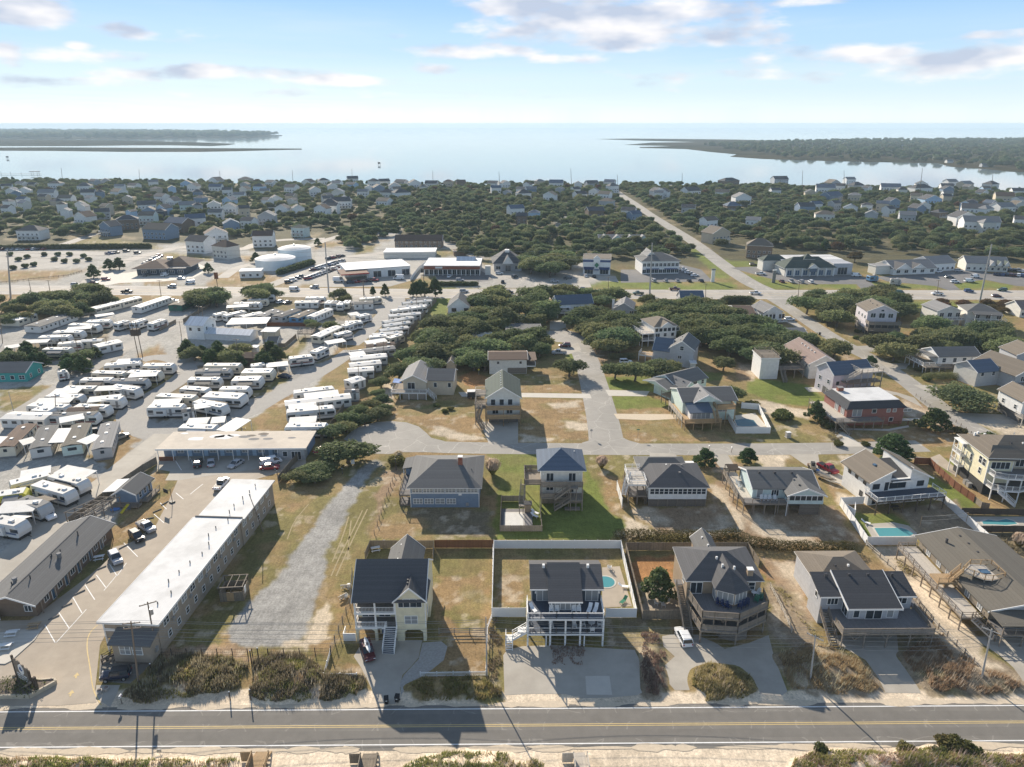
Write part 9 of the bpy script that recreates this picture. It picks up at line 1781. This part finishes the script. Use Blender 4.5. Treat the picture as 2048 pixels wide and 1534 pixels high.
# pampas grass
def plume(loc,s,label):
 r=np.random.default_rng(int(loc.x*10)%997); n=2600; a=r.uniform(0,6.28,n); L=r.uniform(.6,1,n); ln=r.uniform(.05,.6,n); d=np.stack([np.cos(a)*ln,np.sin(a)*ln,np.ones(n)],1); d/=np.linalg.norm(d,axis=1)[:,None]; b=np.stack([np.cos(a),np.sin(a),0*a],1)*.25*r.random(n)[:,None]; tip=b+d*L[:,None]*2.4; tip[:,2]-=ln*.5; sd_=np.stack([-np.sin(a),np.cos(a),0*a],1)*.05
 t=thing('pampas_grass',label,'ornamental grass',loc); t.scale=(s,s,s); f=n//3
 put('leaves',fastmesh('leaves',np.stack([b-sd_,b+sd_,tip],1)[f:].reshape(-1,3),3,'dune_green'),t); top=tip[:f]+np.array([0,0,.35]); put('plumes',fastmesh('plumes',np.stack([top-sd_[:f]*2-np.array([0,0,.5]),top+sd_[:f]*2-np.array([0,0,.45]),top],1).reshape(-1,3),3,'pampas'),t)
plume(P('C',715,670),1.25,'tall feathery pampas grass on the lawn by the tall house'); plume(P('B',1890,720),1.6,'big pale pampas clump between the blue grey house and the lawn'); plume(P('D',2000,1300),1.2,'pale pampas grass in the dune at the right edge'); plume(P('B',1140,600),.9,'pale plume grass behind the round shrub')
# hedges
def hedge(label,t,xy,w,h,mt='hedge_leaf',leaf=.14,n=4200):
 p=PL(t,*xy); lobes=[]; o=p[0]; r=random.Random(int(xy[0]))
 for i in range(len(p)-1):
  L=(p[i+1]-p[i]).length; k=max(2,int(L/1.1))
  for j in range(k): q=p[i]+(p[i+1]-p[i])*(j/k)-o; lobes.append((q.x+r.uniform(-.2,.2),q.y+r.uniform(-.3,.3),h*.5,w*.6,w*.55,h*.55*r.uniform(.8,1.15)))
 th=thing('hedge',label,'hedge',(o.x,o.y,0)); put('foliage',crown_mesh(0,lobes,n*len(lobes)//6,leaf,mt,.95,3),th); put('stems',limb_mesh([((l[0],l[1],0),(l[0],l[1],h*.6),.05,.03) for l in lobes[::2]]),th)
hedge('loose green hedge along the back fences of the front row','C',(870,1235,1200,1240,1500,1245,1800,1230,1900,1290,2040,1310,2150,1320,2350,1330,2600,1325,2760,1345),2.6,2.0); hedge('long clipped dark hedge beside the white bungalow','f',(880,1170,1310,1165),2.4,2.4,'oak_leaf'); hedge('clipped hedge before the royal blue house','d',(1010,930,1330,925),2.6,2.4,'oak_leaf'); hedge('low hedge along the mini golf street','p',(-60,525,400,520,880,515),4,3,'oak_dark',.5); hedge('trimmed hedge before the brick shop strip','q',(640,735,890,735),3,2,'oak_dark',.45); hedge('hedge beside the tank lane','p',(1640,670,1830,610),4,3,'oak_dark',.5); hedge('row of dark shrubs by the brown house at the bypass','e',(300,270,620,280),4,3.6,'oak_dark',.35); hedge('shrub bed around the motel sign','E',(10,930,120,890,230,950,330,900),2.6,1.7,'bush_leaf',.16,900)
for i in range(14): tree(bush_proto(i%4,'oak_dark'),P('p',(60,110,160,260,340,410,490,320,380,450,150,520,200,80)[i],(560,590,575,560,560,560,570,590,600,600,630,590,620,640)[i]),(1.9,1.9,2.2),'clipped dark shrub of the mini golf course','shrub','shrub','clipped shrubs of the mini golf course')
# ---------------------------------------------------------------- dune grass: blades nobody could count
def blades(name,t,xy,per,h,mt,w=.09,seed=1,lean=.5,wind=(.5,-.2)):
 p=PL(t,*xy); x=[q.x for q in p]; y=[q.y for q in p]; r=np.random.default_rng(seed); A=(max(x)-min(x))*(max(y)-min(y)); n=int(A*per); X=r.uniform(min(x),max(x),n); Y=r.uniform(min(y),max(y),n)
 wx=vnoise(X,Y,3,3)-.5; k=inpoly(X+wx*3,Y+wx*2,[(q.x,q.y) for q in p])&(vnoise(X,Y,1.7,seed+2,2)>.40); X,Y=X[k],Y[k]; n=len(X); z=gz(X,Y); cl=vnoise(X,Y,1.4,seed+5,2); H=h*(.35+1.1*cl)*r.uniform(.6,1.1,n); a=r.uniform(0,6.28,n); l=r.uniform(.1,lean,n)
 b=np.stack([X,Y,z-.03],1); tip=b+np.stack([np.cos(a)*l*H+wind[0]*H*.4,np.sin(a)*l*H+wind[1]*H*.4,H],1); s=np.stack([-np.sin(a),np.cos(a),0*a],1)*w*r.uniform(.5,1.2,n)[:,None]
 put(name,fastmesh(name,np.stack([b-s,b+s,tip],1).reshape(-1,3),3,mt),kind='stuff')
for i,(q,per,h,mt) in enumerate(((MOUNDS[0],70,1.0,'dune_brown'),(MOUNDS[1],70,1.0,'dune_brown'),(MOUNDS[2],50,.7,'dune_green'),(MOUNDS[3],80,.85,'dune_grass'),(MOUNDS[4],45,.75,'dune_grass'),(MOUNDS[5],45,.75,'dune_grass'),(MOUNDS[6],40,.7,'dune_brown'),(MOUNDS[7],60,.6,'dune_green'),(MOUNDS[8],60,.62,'dune_green'),(MOUNDS[9],60,.6,'dune_green'))):
 blades('beach_grass',q[0],q[2:],per,h,mt,seed=i+1)
 if i in (0,1,3,7,8,9): blades('beach_grass',q[0],q[2:],per*.5,h*.8,'dune_green' if i<4 else 'dune_grass',seed=i+31)
 if i in (0,1): blades('brush_twigs',q[0],q[2:],18,h*1.2,'twig',.03,i+60,.9)
blades('beach_grass','H',(1100,160,1160,120,1260,260,1420,460,1640,690,1500,560,1280,380),22,.55,'dune_grass',seed=91); blades('beach_grass','D',(1000,1400,1060,1390,1200,1534,1100,1534),22,.6,'dune_grass',seed=92); blades('beach_grass','D',(1790,1200,2100,1190,2140,1380,1900,1320),30,.7,'dune_brown',seed=93); blades('beach_grass','G',(300,565,575,560,570,720,320,720),30,.5,'dune_brown',seed=94); blades('beach_grass','F',(1880,300,1960,600,1960,1000,1860,1000,1860,400),40,.6,'dune_brown',seed=95); blades('beach_grass','H',(0,60,110,200,340,480,460,500,300,400,120,100),30,.55,'dune_grass',seed=96); blades('beach_grass','D',(540,280,640,300,560,490,470,420),25,.6,'dune_brown',seed=97)
for i,q in enumerate((MOUNDS[0],MOUNDS[1],MOUNDS[3],MOUNDS[4],MOUNDS[5],MOUNDS[7],MOUNDS[8],MOUNDS[9])): blades('sea_oats',q[0],q[2:],7,1.35,'pampas',.045,i+120,.35)
for i,(x,y,s) in enumerate(((1360,1470,1.3),(1500,1400,1.6),(1420,1380,1.4),(1100,1420,1.2),(1620,1440,1.3),(420,1410,.9))): one('b','H',x,y,(s,s,s),'green beach shrub rising from the dune grass across the road, %s'%('second','tallest','third','leftmost of the group','rightmost','small one on the left')[i],'bush',i%4,'shrub')
# ---------------------------------------------------------------- the woods beyond: one mass of crowns
def forest():
 src=[]
 for i,mt in enumerate(('forest_leaf','oak_dark','forest_leaf','pine_leaf','autumn_leaf')):
  pr=oak_proto(i,mt) if mt!='pine_leaf' else pine_proto(1); p_=[(110,440),(1490,300),(640,300),(900,320),(1120,560)][i]; t=tree(pr,P(*(('p','r','r','q','r')[i],)+p_),(1.5,1.5,1.3),('large oak at the left woods edge','oak beside the far right houses','oak left of the far grey house','tall pine in the woods behind the shops','reddish tree at the edge of the right woods')[i],'woodland_tree','tree'); src.append(t.children[0] if t.children[0].name.startswith('crown') else t.children[1])
 r=np.random.default_rng(8); poly=PL('o',-400,361,0,363,500,366,1024,370,1400,370,1700,378,2048,384,2500,394,2500,530,1980,522,1750,503,1640,505,1560,498,1450,470,1440,515,1150,522,1080,530,930,516,890,480,780,474,700,505,640,455,560,476,440,480,360,468,160,476,-400,482)
 X=r.uniform(-1000,1100,26000); Y=r.uniform(380,1120,26000); k=inpoly(X,Y,[(q.x,q.y) for q in poly]); shore=np.interp(X,[-1500,-900,-760,-300,0,300,520,640,760,1700],[1140,1110,1095,1040,1022,1008,1015,938,915,905])-8; k&=Y<shore
 dens=vnoise(X,Y,45,12); u=np.clip(.72+.9*(dens-.4),.1,1); left=(X<-120)&(Y<900); u=np.where(left,u*.62,u); k&=r.random(len(X))<u
 for c,rad in FARH:
  d=(np.abs(X-c.x)<rad+3)&(Y>c.y-rad*.9-4)&(Y<c.y+rad+3); k&=~d
 rd=[P('r',*q) for q in ((640,715),(540,670),(400,575),(250,455),(130,380),(0,300),(-60,255),(-120,215),(-160,190))]+[]
 for a,b in list(zip(rd[:-1],rd[1:]))+[(P('p',*a),P('p',*b)) for a,b in (((480,760),(560,680)),((560,680),(900,545)),((900,545),(1080,500)),((1080,500),(1540,470)),((1540,470),(1900,460)))]:
  ab=np.array([b.x-a.x,b.y-a.y]); q=np.stack([X-a.x,Y-a.y],1); tt=np.clip((q@ab)/(ab@ab),0,1); k&=np.linalg.norm(q-tt[:,None]*ab,axis=1)>11
 pts=np.stack([X[k],Y[k]],1)
 # keep crowns apart
 g={}; keep=[]
 for i,(x,y) in enumerate(pts):
  c=(int(x//5.7),int(y//5.7))
  if c not in g: g[c]=1; keep.append(i)
 pts=pts[keep]; sc_=r.uniform(.75,1.6,len(pts)); ex=[]
 for t,xy,n,s0 in (('w',(-500,64,400,66,900,72,1120,81,1000,90,700,93,430,95,-500,98),3000,5.2),('x',(760,120,1130,106,1500,100,2700,96,2700,235,2000,222,1900,208,1760,200,1690,186,1400,184,1200,176,1050,168,1000,150,860,140),3800,2.3)):
  p=PL(t,*xy); xs=[q.x for q in p]; yv=[q.y for q in p]; a=r.uniform(size=(n*3,2)); q=np.stack([min(xs)+a[:,0]*(max(xs)-min(xs)),min(yv)+a[:,1]*(max(yv)-min(yv))],1); q=q[inpoly(q[:,0],q[:,1],[(v.x,v.y) for v in p])][:n]; ex.append((q,s0))
 kinds=r.choice(5,len(pts),p=[.40,.26,.22,.10,.02])
 allp=[(pts[kinds==i],sc_[kinds==i]) for i in range(5)]
 for i in range(5):
  P_,S_=allp[i]
  if i<4 and i!=2:
   for q,s0 in ex: qq=q[i%3::3]; P_=np.concatenate([P_,qq]); S_=np.concatenate([S_,s0*r.uniform(.7,1.25,len(qq))])
  me=bpy.data.meshes.new('woods'); me.vertices.add(len(P_)); me.vertices.foreach_set('co',np.concatenate([P_,np.full((len(P_),1),-.4)],1).astype(np.float32).ravel()); a=me.attributes.new('size','FLOAT','POINT'); a.data.foreach_set('value',S_.astype(np.float32)); a=me.attributes.new('turn','FLOAT','POINT'); a.data.foreach_set('value',r.uniform(0,6.28,len(P_)).astype(np.float32))
  o=put('woods',me,kind='stuff'); ng=bpy.data.node_groups.new('scatter','GeometryNodeTree'); ng.interface.new_socket('Geometry',in_out='INPUT',socket_type='NodeSocketGeometry'); ng.interface.new_socket('Geometry',in_out='OUTPUT',socket_type='NodeSocketGeometry'); N=ng.nodes; L=ng.links
  gi=N.new('NodeGroupInput'); go=N.new('NodeGroupOutput'); ip=N.new('GeometryNodeInstanceOnPoints'); oi=N.new('GeometryNodeObjectInfo'); oi.inputs['Object'].default_value=src[i]; oi.transform_space='ORIGINAL'; oi.inputs['As Instance'].default_value=True
  A1=N.new('GeometryNodeInputNamedAttribute'); A1.data_type='FLOAT'; A1.inputs['Name'].default_value='size'; A2=N.new('GeometryNodeInputNamedAttribute'); A2.data_type='FLOAT'; A2.inputs['Name'].default_value='turn'; cx=N.new('ShaderNodeCombineXYZ'); L.new(A2.outputs[0],cx.inputs[2])
  L.new(gi.outputs[0],ip.inputs['Points']); L.new(oi.outputs['Geometry'],ip.inputs['Instance']); L.new(A1.outputs[0],ip.inputs['Scale']); L.new(cx.outputs[0],ip.inputs['Rotation']); L.new(ip.outputs[0],go.inputs[0]); md=o.modifiers.new('scatter','NODES'); md.node_group=ng
 print('forest',len(pts),'individual trees',NT[0])
forest()
# labels that came out equal are told apart by their order from the left
def finish():
 by={}
 for o in col.objects:
  if o.parent is None and o.get('label'): by.setdefault(o['label'],[]).append(o)
 for l,v in by.items():
  if len(v)>1:
   v.sort(key=lambda o:o.location.x/max(1,o.location.y))
   if len(v)<=20:
    for i,o in enumerate(v): o['label']='%s, %s from the left'%(l,ordn(i))
   for o in v:
    if not o.get('group'): o['group']=l
finish()
def haze():
 m=MB(); m.box(-17000,17000,-1200,17000,-3.2,84); o=m.obj('haze','haze_air',kind='stuff')
def haze_mat():
 m=bpy.data.materials.new('haze_air'); nt,N,L=nodes(m); N.remove(N['Principled BSDF']); out=[x for x in N if x.type=='OUTPUT_MATERIAL'][0]
 v=N.new('ShaderNodeVolumePrincipled'); v.inputs['Color'].default_value=(.68,.86,1,1); v.inputs['Density'].default_value=HAZE; v.inputs['Anisotropy'].default_value=.0
 L.new(v.outputs[0],out.inputs['Volume']); MAT['haze_air']=m
HAZE=.00009
haze_mat(); haze()
